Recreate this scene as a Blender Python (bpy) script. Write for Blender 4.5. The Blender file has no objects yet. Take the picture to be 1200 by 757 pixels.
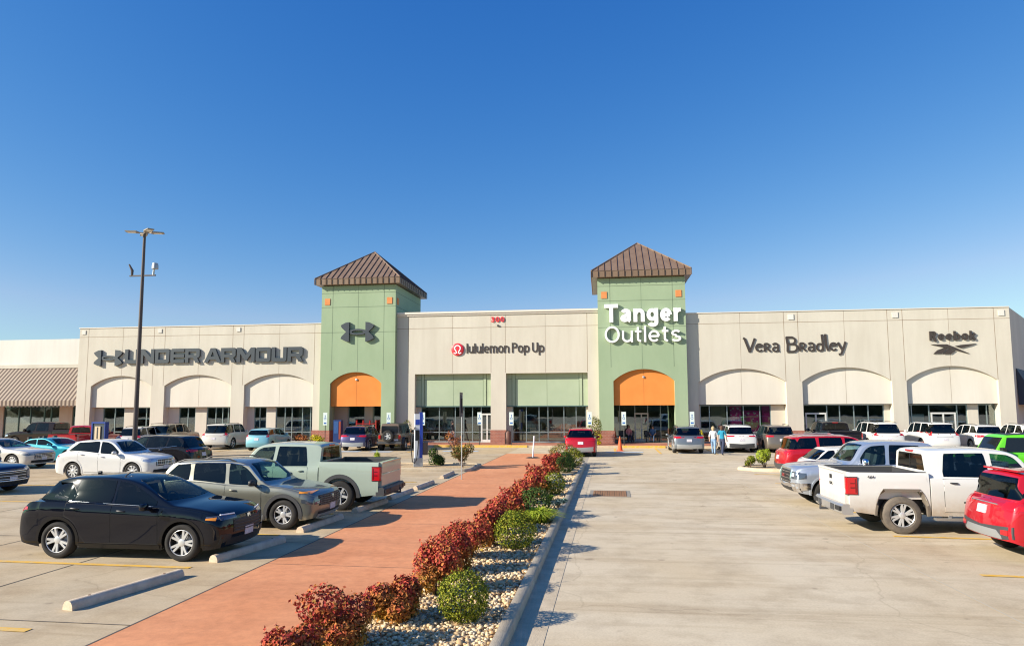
import bpy, bmesh, math, random
import numpy as np
from mathutils import Vector, Matrix
from mathutils.bvhtree import BVHTree

rng = random.Random(7)
SC = bpy.context.scene
COL = SC.collection
R = math.radians

# ------------------------------------------------------------------ materials
MATS = {}

def mat(name, color, rough=0.6, metal=0.0, coat=0.0, spec=0.5, **kw):
    if name in MATS:
        return MATS[name]
    m = bpy.data.materials.new(name)
    m.use_nodes = True
    b = m.node_tree.nodes['Principled BSDF']
    b.inputs['Base Color'].default_value = (*color, 1)
    b.inputs['Roughness'].default_value = rough
    b.inputs['Metallic'].default_value = metal
    b.inputs['Coat Weight'].default_value = coat
    b.inputs['Coat Roughness'].default_value = 0.03
    b.inputs['Specular IOR Level'].default_value = spec
    for k, v in kw.items():
        b.inputs[k.replace('_', ' ')].default_value = v
    MATS[name] = m
    return m

def N(m, typ, **props):
    n = m.node_tree.nodes.new(typ)
    for k, v in props.items():
        setattr(n, k, v)
    return n

def L(m, a, b):
    m.node_tree.links.new(a, b)

def ramp(m, fac, stops, interp='LINEAR'):
    r = N(m, 'ShaderNodeValToRGB')
    r.color_ramp.interpolation = interp
    el = r.color_ramp.elements
    while len(el) < len(stops):
        el.new(0.5)
    for e, (p, c) in zip(el, stops):
        e.position = p
        e.color = (*c, 1) if len(c) == 3 else c
    L(m, fac, r.inputs['Fac'])
    return r.outputs['Color']

def noise(m, scale, detail=6, rough=0.6, vec=None, stretch=None, dist=0.0):
    t = N(m, 'ShaderNodeTexCoord')
    n = N(m, 'ShaderNodeTexNoise')
    n.inputs['Scale'].default_value = scale
    n.inputs['Detail'].default_value = detail
    n.inputs['Roughness'].default_value = rough
    n.inputs['Distortion'].default_value = dist
    src = vec or t.outputs['Object']
    if stretch:
        mp = N(m, 'ShaderNodeMapping')
        mp.inputs['Scale'].default_value = stretch
        L(m, src, mp.inputs['Vector'])
        src = mp.outputs['Vector']
    L(m, src, n.inputs['Vector'])
    return n.outputs['Fac']

def mixc(m, fac, a, b, blend='MIX'):
    x = N(m, 'ShaderNodeMix', data_type='RGBA', blend_type=blend)
    for sock, v in ((x.inputs[0], fac), (x.inputs[6], a), (x.inputs[7], b)):
        if hasattr(v, 'is_output'):
            L(m, v, sock)
        elif isinstance(v, (int, float)):
            sock.default_value = v
        else:
            sock.default_value = (*v, 1)
    return x.outputs[2]

def bump(m, height, strength=0.3, dist=0.01):
    b = N(m, 'ShaderNodeBump')
    b.inputs['Strength'].default_value = strength
    b.inputs['Distance'].default_value = dist
    L(m, height, b.inputs['Height'])
    L(m, b.outputs['Normal'], m.node_tree.nodes['Principled BSDF'].inputs['Normal'])

def base(m, colsock):
    L(m, colsock, m.node_tree.nodes['Principled BSDF'].inputs['Base Color'])

def noisy(name, c1, c2, scale=3, rough=0.8, bump_s=0.0, stretch=None, lo=0.35, hi=0.65, bscale=40, spec=0.3):
    if name in MATS:
        return MATS[name]
    m = mat(name, c1, rough, spec=spec)
    f = noise(m, scale, 7, 0.62, stretch=stretch)
    base(m, ramp(m, f, [(lo, c1), (hi, c2)]))
    if bump_s:
        bump(m, noise(m, bscale, 3, 0.6), bump_s, 0.02)
    return m

def concrete(name, c_main, c_dark, c_warm, streak):
    m = mat(name, c_main, 0.85, spec=0.25)
    big = noise(m, 0.22, 4, 0.55)
    mid = noise(m, 1.1, 8, 0.68)
    st = noise(m, 1.0, 6, 0.6, stretch=streak)
    fine = noise(m, 30, 4, 0.7)
    c = mixc(m, ramp(m, big, [(0.38, (0, 0, 0)), (0.62, (1, 1, 1))]), c_main, c_warm)
    dk = ramp(m, mid, [(0.46, (1, 1, 1)), (0.68, (0.80, 0.78, 0.76))])
    c = mixc(m, 1.0, c, dk, 'MULTIPLY')
    sk = ramp(m, st, [(0.40, (1.0, 1.0, 1.0)), (0.52, (0.94, 0.93, 0.91)), (0.60, (0.80, 0.75, 0.69)), (0.70, (0.58, 0.50, 0.42))])
    c = mixc(m, 0.42, c, sk, 'MULTIPLY')
    # tyre marks: long dark smears, patchy along their length
    tm = noise(m, 1.0, 5, 0.65, stretch=(streak[0] * .6, streak[1] * 2.6, 1), dist=0.6)
    c = mixc(m, 0.6, c, ramp(m, tm, [(0.55, (1, 1, 1)), (0.66, (0.78, 0.75, 0.71)), (0.78, (0.5, 0.46, 0.42))]), 'MULTIPLY')
    # hairline cracks
    t_ = N(m, 'ShaderNodeTexCoord'); vo = N(m, 'ShaderNodeTexVoronoi', feature='DISTANCE_TO_EDGE'); vo.inputs['Scale'].default_value = .16
    nv = N(m, 'ShaderNodeTexNoise'); nv.inputs['Scale'].default_value = .8; nv.inputs['Detail'].default_value = 8
    ad_ = N(m, 'ShaderNodeMixRGB', blend_type='ADD'); ad_.inputs[0].default_value = 1.6
    L(m, t_.outputs['Object'], nv.inputs['Vector']); L(m, t_.outputs['Object'], ad_.inputs[1]); L(m, nv.outputs['Color'], ad_.inputs[2]); L(m, ad_.outputs[0], vo.inputs['Vector'])
    c = mixc(m, 0.28, c, ramp(m, vo.outputs['Distance'], [(0.0, (0.45, 0.42, 0.38)), (0.0016, (1, 1, 1))]), 'MULTIPLY')
    # oil drips and small stains
    sp = ramp(m, noise(m, 2.3, 2, 0.4), [(0.70, (0, 0, 0)), (0.76, (1, 1, 1))])
    c = mixc(m, mixc(m, 0.45, (0, 0, 0), sp), c, c_dark)
    fg = ramp(m, fine, [(0.3, (0.86, 0.86, 0.86)), (0.6, (1, 1, 1))])
    c = mixc(m, 1.0, c, fg, 'MULTIPLY')
    base(m, c)
    bump(m, fine, 0.25, 0.01)
    return m

M_ROAD = concrete('road_concrete', (0.66, 0.555, 0.395), (0.20, 0.14, 0.09), (0.60, 0.48, 0.315), (0.10, 0.9, 1))
M_LOT = concrete('lot_concrete', (0.55, 0.445, 0.30), (0.17, 0.13, 0.09), (0.56, 0.42, 0.25), (0.35, 0.6, 1))
M_CURB = noisy('curb_concrete', (0.46, 0.37, 0.25), (0.60, 0.49, 0.34), 3, 0.85, 0.3, bscale=60)
M_STOP = noisy('wheel_stop_concrete', (0.55, 0.42, 0.29), (0.70, 0.56, 0.40), 5, 0.85, 0.3, bscale=70)
M_WALK = noisy('red_stained_concrete', (0.66, 0.265, 0.115), (0.74, 0.32, 0.15), 0.7, 0.75, 0.15, stretch=(1, 0.6, 1))
f_ = noise(M_WALK, 5, 8, 0.7)
b_ = M_WALK.node_tree.nodes['Principled BSDF'].inputs['Base Color'].links[0].from_socket
base(M_WALK, mixc(M_WALK, 0.8, b_, ramp(M_WALK, f_, [(0.42, (1, 1, 1)), (0.7, (0.76, 0.74, 0.74))]), 'MULTIPLY'))
b_ = M_WALK.node_tree.nodes['Principled BSDF'].inputs['Base Color'].links[0].from_socket
base(M_WALK, mixc(M_WALK, 0.8, b_, ramp(M_WALK, noise(M_WALK, 1.0, 6, .65, stretch=(.25, .9, 1), dist=.5), [(0.48, (1, 1, 1)), (0.72, (0.78, 0.76, 0.76))]), 'MULTIPLY'))
M_APRON = noisy('red_apron_concrete', (0.40, 0.15, 0.09), (0.50, 0.21, 0.13), 0.9, 0.8)
M_JOINT = mat('joint_filler', (0.10, 0.085, 0.07), 0.9)
M_SEAL = mat('pale_joint_sealant', (0.50, 0.43, 0.31), 0.8)
M_YELLOW = noisy('faded_yellow_paint', (0.74, 0.42, 0.06), (0.62, 0.46, 0.22), 7, 0.8, lo=0.45, hi=0.68)
M_BLUEPAINT = noisy('faded_blue_paint', (0.30, 0.42, 0.60), (0.55, 0.55, 0.50), 6, 0.8)
M_CREAM = noisy('cream_stucco', (0.565, 0.515, 0.42), (0.625, 0.575, 0.475), 0.5, 0.9, 0.12, stretch=(1, 1, 0.35), bscale=60)
M_CREAM2 = noisy('pale_cream_stucco', (0.655, 0.60, 0.50), (0.705, 0.65, 0.55), 0.5, 0.9, 0.1, stretch=(1, 1, 0.35), bscale=60)
M_WHITEW = noisy('off_white_stucco', (0.66, 0.63, 0.56), (0.72, 0.69, 0.62), 0.6, 0.9, stretch=(1, 1, 0.3))
for m_ in (M_CREAM, M_CREAM2, M_WHITEW):
    b_ = m_.node_tree.nodes['Principled BSDF'].inputs['Base Color'].links[0].from_socket
    k_ = ramp(m_, noise(m_, 1.4, 6, 0.65, stretch=(1.6, 1.6, .10)), [(0.45, (1, 1, 1)), (0.75, (0.86, 0.84, 0.81))])
    base(m_, mixc(m_, 0.38, b_, k_, 'MULTIPLY'))
M_GREEN = noisy('sage_green_stucco', (0.29, 0.372, 0.232), (0.332, 0.417, 0.267), 0.5, 0.9, 0.12, stretch=(1, 1, 0.4), bscale=60)
M_GREEN2 = noisy('pale_green_panel', (0.36, 0.43, 0.285), (0.41, 0.48, 0.33), 0.4, 0.85)
M_ORANGE = noisy('orange_stucco', (0.72, 0.235, 0.05), (0.77, 0.265, 0.06), 0.8, 0.85)
M_ACCENT = noisy('terracotta_tile', (0.62, 0.22, 0.07), (0.72, 0.28, 0.10), 2, 0.8)
M_GROOVE = mat('reveal_groove', (0.30, 0.22, 0.15), 0.9)
M_GROOVEG = mat('reveal_groove_green', (0.13, 0.17, 0.11), 0.9)
M_TRIMW = mat('white_coping', (0.70, 0.63, 0.53), 0.6)
M_ROOF = noisy('brown_metal_roof', (0.185, 0.118, 0.072), (0.235, 0.155, 0.098), 1.5, 0.45, stretch=(1, 1, 0.3), spec=0.5)
M_ROOFD = mat('brown_metal_seam', (0.12, 0.065, 0.035), 0.5)
M_AWNB = mat('brown_awning_stripe', (0.085, 0.05, 0.035), 0.7)
M_AWNC = mat('beige_awning_stripe', (0.36, 0.28, 0.205), 0.7)
M_ALU = mat('aluminium_frame', (0.32, 0.38, 0.37), 0.4, 0.6)
M_ALUD = mat('dark_teal_frame', (0.10, 0.17, 0.16), 0.4, 0.4)
M_INT = noisy('store_interior', (0.42, 0.37, 0.31), (0.30, 0.24, 0.19), 0.35, 0.9)
M_INTF = mat('store_floor', (0.34, 0.29, 0.24), 0.5)
M_SIGNG = mat('charcoal_sign_letters', (0.048, 0.058, 0.068), 0.45)
M_SIGNB = mat('dark_brown_letters', (0.055, 0.042, 0.034), 0.5)
M_SIGNW = mat('white_sign_letters', (0.88, 0.88, 0.86), 0.4)
M_SIGNR = mat('red_sign', (0.72, 0.03, 0.045), 0.4)
M_BLACK = mat('black_plastic', (0.018, 0.018, 0.02), 0.5)
M_GLOSSK = mat('gloss_black_trim', (0.008, 0.008, 0.009), 0.22, spec=0.4)
M_DKGREY = mat('dark_grey_plastic', (0.05, 0.05, 0.052), 0.55)
M_TYRE = noisy('tyre_rubber', (0.022, 0.021, 0.020), (0.04, 0.036, 0.032), 4, 0.85)
M_TYREDUST = noisy('dusty_tyre_rubber', (0.10, 0.085, 0.07), (0.17, 0.14, 0.11), 5, 0.9)
M_ALLOY = mat('alloy_rim', (0.62, 0.62, 0.61), 0.35, 0.45)
M_ALLOYD = mat('dark_alloy_rim', (0.12, 0.12, 0.125), 0.35, 0.8)
M_BRAKE = mat('dark_brake_metal', (0.02, 0.02, 0.02), 0.6, 0.3)  # one near-black metal for the rim barrel and the plate behind the spokes
M_CHROME = mat('chrome', (0.80, 0.80, 0.82), 0.12, 1.0)
M_STEEL = mat('brushed_bumper_steel', (0.60, 0.58, 0.55), 0.38, 0.8)
M_GALV = mat('galvanised_steel', (0.42, 0.43, 0.43), 0.5, 0.6)
M_POLE = noisy('dark_bronze_pole', (0.075, 0.058, 0.055), (0.11, 0.085, 0.075), 2, 0.5, stretch=(1, 1, 0.2))
def carglass(name, tint, refl=0.05):
    m = bpy.data.materials.new(name); m.use_nodes = True
    nt = m.node_tree; nt.nodes.clear()
    o = nt.nodes.new('ShaderNodeOutputMaterial')
    tr = nt.nodes.new('ShaderNodeBsdfTransparent'); tr.inputs[0].default_value = (*tint, 1)
    gl = nt.nodes.new('ShaderNodeBsdfGlossy'); gl.inputs['Roughness'].default_value = 0.04; gl.inputs['Color'].default_value = (.9, .95, .93, 1)
    lw = nt.nodes.new('ShaderNodeLayerWeight'); lw.inputs['Blend'].default_value = 0.22
    mr = nt.nodes.new('ShaderNodeMapRange'); mr.inputs['To Min'].default_value = refl; mr.inputs['To Max'].default_value = 0.75
    mx = nt.nodes.new('ShaderNodeMixShader')
    nt.links.new(lw.outputs['Fresnel'], mr.inputs['Value']); nt.links.new(mr.outputs[0], mx.inputs[0])
    nt.links.new(tr.outputs[0], mx.inputs[1]); nt.links.new(gl.outputs[0], mx.inputs[2]); nt.links.new(mx.outputs[0], o.inputs[0])
    return m
M_GLASSC = carglass('privacy_car_glass', (0.10, 0.105, 0.11), .04)
M_GLASSW = carglass('windscreen_glass', (0.64, 0.80, 0.70), .02)
M_GLASST = carglass('clear_car_glass', (0.58, 0.74, 0.69), .04)
M_GLASSO = mat('dark_opaque_glass', (0.012, 0.014, 0.016), 0.05, spec=0.5)
M_SEAT = mat('grey_seat_fabric', (0.075, 0.07, 0.065), 0.8)
M_SEATT = mat('tan_seat_leather', (0.30, 0.23, 0.15), 0.6)
M_DASH = mat('dark_dashboard', (0.03, 0.03, 0.032), 0.6)
M_LAMPR = mat('red_lamp_lens', (0.50, 0.008, 0.012), 0.12, coat=0.7)
M_LAMPA = mat('amber_lamp_lens', (0.80, 0.28, 0.02), 0.15, coat=0.7)
M_LAMPW = mat('clear_lamp_lens', (0.52, 0.55, 0.60), 0.08, 0.5, coat=1.0)
M_LAMPD = mat('smoked_lamp_lens', (0.10, 0.12, 0.15), 0.06, 0.4, coat=1.0)
M_PLATE = noisy('licence_plate', (0.68, 0.68, 0.70), (0.50, 0.42, 0.46), 14, 0.5)
M_LED = mat('white_led_strip', (0.85, 0.88, 0.95), 0.2)
M_SEAMK = mat('panel_gap', (0.012, 0.012, 0.012), 0.8)

def paint(name, c, metal=0.0, rough=0.32, dirt=0.0):
    key = 'paint_' + name
    if key in MATS:
        return MATS[key]
    m = mat(key, c, rough + .08, metal, coat=1.0, spec=0.0 if max(c) < .07 else .2)
    if max(c) < .07: m.node_tree.nodes['Principled BSDF'].inputs['Coat IOR'].default_value = 1.48
    if dirt:
        t = N(m, 'ShaderNodeTexCoord')
        s = N(m, 'ShaderNodeSeparateXYZ')
        L(m, t.outputs['Object'], s.inputs[0])
        mr = N(m, 'ShaderNodeMapRange')
        mr.inputs['From Min'].default_value = 0.95
        mr.inputs['From Max'].default_value = 0.38
        L(m, s.outputs['Z'], mr.inputs['Value'])
        nz = noise(m, 3, 8, 0.7)
        mu = N(m, 'ShaderNodeMath', operation='MULTIPLY')
        L(m, mr.outputs[0], mu.inputs[0]); L(m, nz, mu.inputs[1])
        mu2 = N(m, 'ShaderNodeMath', operation='MULTIPLY'); mu2.inputs[1].default_value = dirt
        L(m, mu.outputs[0], mu2.inputs[0])
        base(m, mixc(m, mu2.outputs[0], c, (0.36, 0.25, 0.15)))
    return m

def shell_paint(pm):
    """the paint of a body shell: painted outside, dark trim inside"""
    key = pm.name + '_shell'
    if key not in MATS:
        m = pm.copy(); m.name = key
        nt = m.node_tree; b = nt.nodes['Principled BSDF']; o = [n for n in nt.nodes if n.type == 'OUTPUT_MATERIAL'][0]
        d = nt.nodes.new('ShaderNodeBsdfDiffuse'); d.inputs[0].default_value = (.05, .048, .045, 1)
        g = nt.nodes.new('ShaderNodeNewGeometry'); x = nt.nodes.new('ShaderNodeMixShader')
        nt.links.new(g.outputs['Backfacing'], x.inputs[0]); nt.links.new(b.outputs[0], x.inputs[1]); nt.links.new(d.outputs[0], x.inputs[2]); nt.links.new(x.outputs[0], o.inputs[0])
        MATS[key] = m
    return MATS[key]

def leafmat(name, stops, rough=0.6, zgrad=None):
    """leaf colour varies from leaf to leaf"""
    m = mat(name, stops[0][1], rough, spec=0.3)
    g = N(m, 'ShaderNodeNewGeometry')
    c = ramp(m, g.outputs['Random Per Island'], stops)
    if zgrad:
        t = N(m, 'ShaderNodeTexCoord')
        s = N(m, 'ShaderNodeSeparateXYZ')
        L(m, t.outputs['Object'], s.inputs[0])
        nz = noise(m, 3.0, 2, 0.5)
        a = N(m, 'ShaderNodeMath', operation='MULTIPLY_ADD')
        a.inputs[1].default_value = 0.9; a.inputs[2].default_value = -0.45
        L(m, nz, a.inputs[0])
        ad = N(m, 'ShaderNodeMath', operation='ADD')
        L(m, s.outputs['Z'], ad.inputs[0]); L(m, a.outputs[0], ad.inputs[1])
        mr = N(m, 'ShaderNodeMapRange')
        mr.inputs['From Min'].default_value = zgrad[1]; mr.inputs['From Max'].default_value = zgrad[0]
        L(m, ad.outputs[0], mr.inputs['Value'])
        c2 = ramp(m, g.outputs['Random Per Island'], zgrad[2])
        c = mixc(m, mr.outputs[0], c, c2)
    base(m, c)
    m.node_tree.nodes['Principled BSDF'].inputs['Specular IOR Level'].default_value = 0.12
    m.node_tree.nodes['Principled BSDF'].inputs['Roughness'].default_value = 0.7
    return m

M_BARB = leafmat('barberry_leaves', [(0.0, (0.15, 0.022, 0.020)), (0.35, (0.36, 0.042, 0.036)), (0.65, (0.48, 0.085, 0.048)),
                                     (0.87, (0.56, 0.20, 0.06)), (1.0, (0.30, 0.16, 0.04))], 0.55,
                 (0.10, 0.50, [(0.0, (0.20, 0.15, 0.025)), (0.4, (0.42, 0.20, 0.03)), (0.7, (0.38, 0.30, 0.045)), (1.0, (0.44, 0.13, 0.03))]))
M_BOX = leafmat('boxwood_leaves', [(0.0, (0.03, 0.05, 0.008)), (0.35, (0.09, 0.12, 0.012)), (0.7, (0.22, 0.24, 0.02)), (1.0, (0.42, 0.38, 0.04))], 0.5)
M_BOXD = leafmat('dark_evergreen_leaves', [(0.0, (0.02, 0.045, 0.012)), (0.6, (0.055, 0.10, 0.02)), (1.0, (0.11, 0.15, 0.03))], 0.5)
M_LIME = leafmat('lime_green_leaves', [(0.0, (0.16, 0.24, 0.02)), (0.5, (0.34, 0.42, 0.03)), (1.0, (0.50, 0.52, 0.06))], 0.5)
M_OLIVE = leafmat('olive_autumn_leaves', [(0.0, (0.08, 0.10, 0.025)), (0.5, (0.17, 0.17, 0.04)), (0.8, (0.26, 0.16, 0.05)), (1.0, (0.30, 0.08, 0.06))], 0.55)
M_MUMY = leafmat('yellow_flowers', [(0.0, (0.10, 0.16, 0.02)), (0.25, (0.55, 0.50, 0.02)), (1.0, (0.80, 0.62, 0.03))], 0.6)
M_MUMR = leafmat('rust_flowers', [(0.0, (0.10, 0.12, 0.02)), (0.3, (0.42, 0.10, 0.04)), (0.7, (0.5, 0.22, 0.06)), (1.0, (0.30, 0.07, 0.05))], 0.6)
M_BLUEGR = leafmat('blue_grey_leaves', [(0.0, (0.12, 0.18, 0.14)), (1.0, (0.30, 0.38, 0.30))], 0.6)
M_STEM = mat('woody_stem', (0.10, 0.06, 0.04), 0.9)
M_GRAVBED = noisy('gravel_bed', (0.34, 0.22, 0.11), (0.66, 0.50, 0.30), 22, 0.95, 0.9, bscale=28)
M_STONES = leafmat('river_stones', [(0.0, (0.30, 0.18, 0.09)), (0.25, (0.55, 0.38, 0.20)), (0.55, (0.68, 0.51, 0.30)), (0.85, (0.78, 0.64, 0.43)), (1.0, (0.42, 0.36, 0.27))], 0.8)
M_ROCK = noisy('boulder_rock', (0.42, 0.36, 0.28), (0.60, 0.54, 0.44), 3, 0.9, 0.6, bscale=9)

def brickmat():
    m = mat('red_brown_brick', (0.35, 0.14, 0.09), 0.85)
    t = N(m, 'ShaderNodeTexCoord')
    mp = N(m, 'ShaderNodeMapping')
    mp.inputs['Rotation'].default_value = (R(90), 0, 0)
    L(m, t.outputs['Object'], mp.inputs['Vector'])
    b = N(m, 'ShaderNodeTexBrick')
    b.inputs['Color1'].default_value = (0.36, 0.135, 0.085, 1)
    b.inputs['Color2'].default_value = (0.27, 0.10, 0.07, 1)
    b.inputs['Mortar'].default_value = (0.40, 0.30, 0.24, 1)
    b.inputs['Scale'].default_value = 2.2
    b.inputs['Mortar Size'].default_value = 0.012
    L(m, mp.outputs['Vector'], b.inputs['Vector'])
    base(m, b.outputs['Color'])
    return m
M_BRICK = brickmat()

def storeglass():
    m = bpy.data.materials.new('shop_window_glass')
    m.use_nodes = True
    nt = m.node_tree
    nt.nodes.clear()
    o = nt.nodes.new('ShaderNodeOutputMaterial')
    tr = nt.nodes.new('ShaderNodeBsdfTransparent'); tr.inputs[0].default_value = (0.72, 0.80, 0.78, 1)
    gl = nt.nodes.new('ShaderNodeBsdfGlossy'); gl.inputs['Roughness'].default_value = 0.015
    gl.inputs['Color'].default_value = (0.9, 0.95, 0.95, 1)
    lw = nt.nodes.new('ShaderNodeLayerWeight'); lw.inputs['Blend'].default_value = 0.32
    mx = nt.nodes.new('ShaderNodeMixShader')
    mr = nt.nodes.new('ShaderNodeMapRange')
    mr.inputs['To Min'].default_value = 0.15; mr.inputs['To Max'].default_value = 0.8
    nt.links.new(lw.outputs['Fresnel'], mr.inputs['Value'])
    nt.links.new(mr.outputs[0], mx.inputs[0])
    nt.links.new(tr.outputs[0], mx.inputs[1]); nt.links.new(gl.outputs[0], mx.inputs[2])
    # slight waviness of the panes
    t = nt.nodes.new('ShaderNodeTexCoord'); nz = nt.nodes.new('ShaderNodeTexNoise'); nz.inputs['Scale'].default_value = 0.7
    bp = nt.nodes.new('ShaderNodeBump'); bp.inputs['Strength'].default_value = 0.02; bp.inputs['Distance'].default_value = 0.1
    nt.links.new(t.outputs['Object'], nz.inputs['Vector']); nt.links.new(nz.outputs['Fac'], bp.inputs['Height'])
    nt.links.new(bp.outputs['Normal'], gl.inputs['Normal'])
    nt.links.new(mx.outputs[0], o.inputs[0])
    return m
M_SHOPGLASS = storeglass()

# ------------------------------------------------------------------ mesh building
class MB:
    """collects shapes, links them as one mesh object"""
    def __init__(s):
        s.v = []; s.f = []; s.m = []
    def add(s, verts, faces, mi=0):
        o = len(s.v)
        s.v += [tuple(p) for p in verts]
        for f in faces:
            s.f.append([o + i for i in f]); s.m.append(mi)
        return s
    def box(s, x0, x1, y0, y1, z0, z1, mi=0):
        v = [(x, y, z) for x in (x0, x1) for y in (y0, y1) for z in (z0, z1)]
        return s.add(v, [(0, 1, 3, 2), (4, 6, 7, 5), (0, 4, 5, 1), (2, 3, 7, 6), (0, 2, 6, 4), (1, 5, 7, 3)], mi)
    def obox(s, c, size, M=None, mi=0, taper=1.0):
        hx, hy, hz = size[0] / 2, size[1] / 2, size[2] / 2
        v = []
        for x in (-hx, hx):
            for y in (-hy, hy):
                for z in (-hz, hz):
                    k = taper if z > 0 else 1.0
                    p = Vector((x * k, y * k, z))
                    if M is not None:
                        p = M @ p
                    v.append((p.x + c[0], p.y + c[1], p.z + c[2]))
        return s.add(v, [(0, 1, 3, 2), (4, 6, 7, 5), (0, 4, 5, 1), (2, 3, 7, 6), (0, 2, 6, 4), (1, 5, 7, 3)], mi)
    def prism_xz(s, pts, y0, y1, mi=0):
        n = len(pts)
        v = [(x, y0, z) for x, z in pts] + [(x, y1, z) for x, z in pts]
        f = [list(range(n)), list(range(2 * n - 1, n - 1, -1))]
        f += [(i, (i + 1) % n, n + (i + 1) % n, n + i) for i in range(n)]
        return s.add(v, f, mi)
    def prism_xy(s, pts, z0, z1, mi=0):
        n = len(pts)
        v = [(x, y, z0) for x, y in pts] + [(x, y, z1) for x, y in pts]
        f = [list(range(n - 1, -1, -1)), list(range(n, 2 * n))]
        f += [(i, (i + 1) % n, n + (i + 1) % n, n + i) for i in range(n)]
        return s.add(v, f, mi)
    def tube(s, path, rad, seg=8, mi=0, cap=True):
        path = [Vector(p) for p in path]
        rads = rad if isinstance(rad, (list, tuple)) else [rad] * len(path)
        rings = []
        for i, p in enumerate(path):
            d = (path[min(i + 1, len(path) - 1)] - path[max(i - 1, 0)]).normalized()
            a = d.orthogonal().normalized() if abs(d.z) < 0.9 else Vector((1, 0, 0)).cross(d).normalized()
            if abs(d.z) < 0.9:
                a = Vector((0, 0, 1)).cross(d).normalized()
            b = d.cross(a)
            rings.append([p + (a * math.cos(2 * math.pi * k / seg) + b * math.sin(2 * math.pi * k / seg)) * rads[i] for k in range(seg)])
        v = [q for r_ in rings for q in r_]
        f = []
        for i in range(len(rings) - 1):
            for k in range(seg):
                f.append((i * seg + k, i * seg + (k + 1) % seg, (i + 1) * seg + (k + 1) % seg, (i + 1) * seg + k))
        if cap:
            f.append(list(range(seg - 1, -1, -1)))
            f.append([(len(rings) - 1) * seg + k for k in range(seg)])
        return s.add(v, f, mi)
    def lathe(s, prof, seg=24, axis='z', c=(0, 0, 0), mi=0):
        v = []
        for r_, h in prof:
            for k in range(seg):
                a = 2 * math.pi * k / seg
                p = (r_ * math.cos(a), r_ * math.sin(a), h)
                if axis == 'y':
                    p = (p[0], p[2], p[1])
                elif axis == 'x':
                    p = (p[2], p[0], p[1])
                v.append((p[0] + c[0], p[1] + c[1], p[2] + c[2]))
        f = []
        for i in range(len(prof) - 1):
            for k in range(seg):
                f.append((i * seg + k, i * seg + (k + 1) % seg, (i + 1) * seg + (k + 1) % seg, (i + 1) * seg + k))
        return s.add(v, f, mi)
    def grid(s, G, mi=0, close=False):
        """G: rows of points"""
        n, m_ = len(G), len(G[0])
        v = [p for r_ in G for p in r_]
        f = [(i * m_ + j, i * m_ + j + 1, (i + 1) * m_ + j + 1, (i + 1) * m_ + j) for i in range(n - 1) for j in range(m_ - 1)]
        return s.add(v, f, mi)
    def mesh(s, name, mats, smooth=None, fix=True, weld=0):
        me = bpy.data.meshes.new(name)
        me.from_pydata(s.v, [], s.f)
        if not isinstance(mats, (list, tuple)):
            mats = [mats]
        for m_ in mats:
            me.materials.append(m_)
        me.polygons.foreach_set('material_index', s.m)
        if fix or weld:
            bm = bmesh.new(); bm.from_mesh(me)
            if weld:
                bmesh.ops.remove_doubles(bm, verts=bm.verts, dist=weld)
            if fix:
                bmesh.ops.recalc_face_normals(bm, faces=bm.faces)
            bm.to_mesh(me); bm.free()
        if smooth is not None:
            me.shade_smooth()
            if smooth < 179:
                me.set_sharp_from_angle(angle=R(smooth))
        me.update()
        return me
    def build(s, name, mats, parent=None, smooth=None, fix=True, weld=0):
        return link(name, s.mesh(name, mats, smooth, fix, weld), parent)

def link(name, me, parent=None):
    o = bpy.data.objects.new(name, me)
    COL.objects.link(o)
    if parent is not None:
        o.parent = parent
    return o

def tag(o, label=None, cat=None, group=None, kind=None):
    if label: o['label'] = label
    if cat: o['category'] = cat
    if group: o['group'] = group
    if kind: o['kind'] = kind
    return o

def thing(name, label, cat, loc=(0, 0, 0), rz=0, group=None):
    o = bpy.data.objects.new(name, None)
    COL.objects.link(o)
    o.location = loc
    o.rotation_euler = (0, 0, rz)
    o.empty_display_size = 0.2
    return tag(o, label, cat, group)

def structure(o):
    o['kind'] = 'structure'
    return o

def kids(o):
    return [c for c in bpy.data.objects if c.parent == o]

def copy_thing(o, loc, rz, label, scale=1.0):
    r = o.copy(); COL.objects.link(r)
    r.location = loc; r.rotation_euler = (0, 0, rz); r.scale = (scale,) * 3
    r['label'] = label
    for c in kids(o):
        d = c.copy(); COL.objects.link(d); d.parent = r
        for g in kids(c):
            e = g.copy(); COL.objects.link(e); e.parent = d
    return r

def curve_mesh(name, splines, extrude, mats, bevel=0.0):
    """filled flat outlines (holes allowed) -> mesh standing in the x-z plane facing -y"""
    cu = bpy.data.curves.new(name, 'CURVE')
    cu.dimensions = '2D'; cu.fill_mode = 'BOTH'; cu.extrude = extrude
    for pts in splines:
        sp = cu.splines.new('POLY'); sp.points.add(len(pts) - 1); sp.use_cyclic_u = True
        for p, (x, y) in zip(sp.points, pts):
            p.co = (x, y, 0, 1)
    ob = bpy.data.objects.new(name, cu); COL.objects.link(ob)
    me = bpy.data.meshes.new_from_object(ob.evaluated_get(bpy.context.evaluated_depsgraph_get()))
    bpy.data.objects.remove(ob); bpy.data.curves.remove(cu)
    return me

def text_mesh(txt, size, extrude, offset=0.0, spacing=1.0, shear=0.0):
    cu = bpy.data.curves.new('text', 'FONT')
    cu.body = txt; cu.size = size; cu.extrude = extrude; cu.offset = offset
    cu.space_character = spacing; cu.shear = shear; cu.resolution_u = 6
    ob = bpy.data.objects.new('text', cu); COL.objects.link(ob)
    me = bpy.data.meshes.new_from_object(ob.evaluated_get(bpy.context.evaluated_depsgraph_get()))
    bpy.data.objects.remove(ob); bpy.data.curves.remove(cu)
    return me

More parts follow.
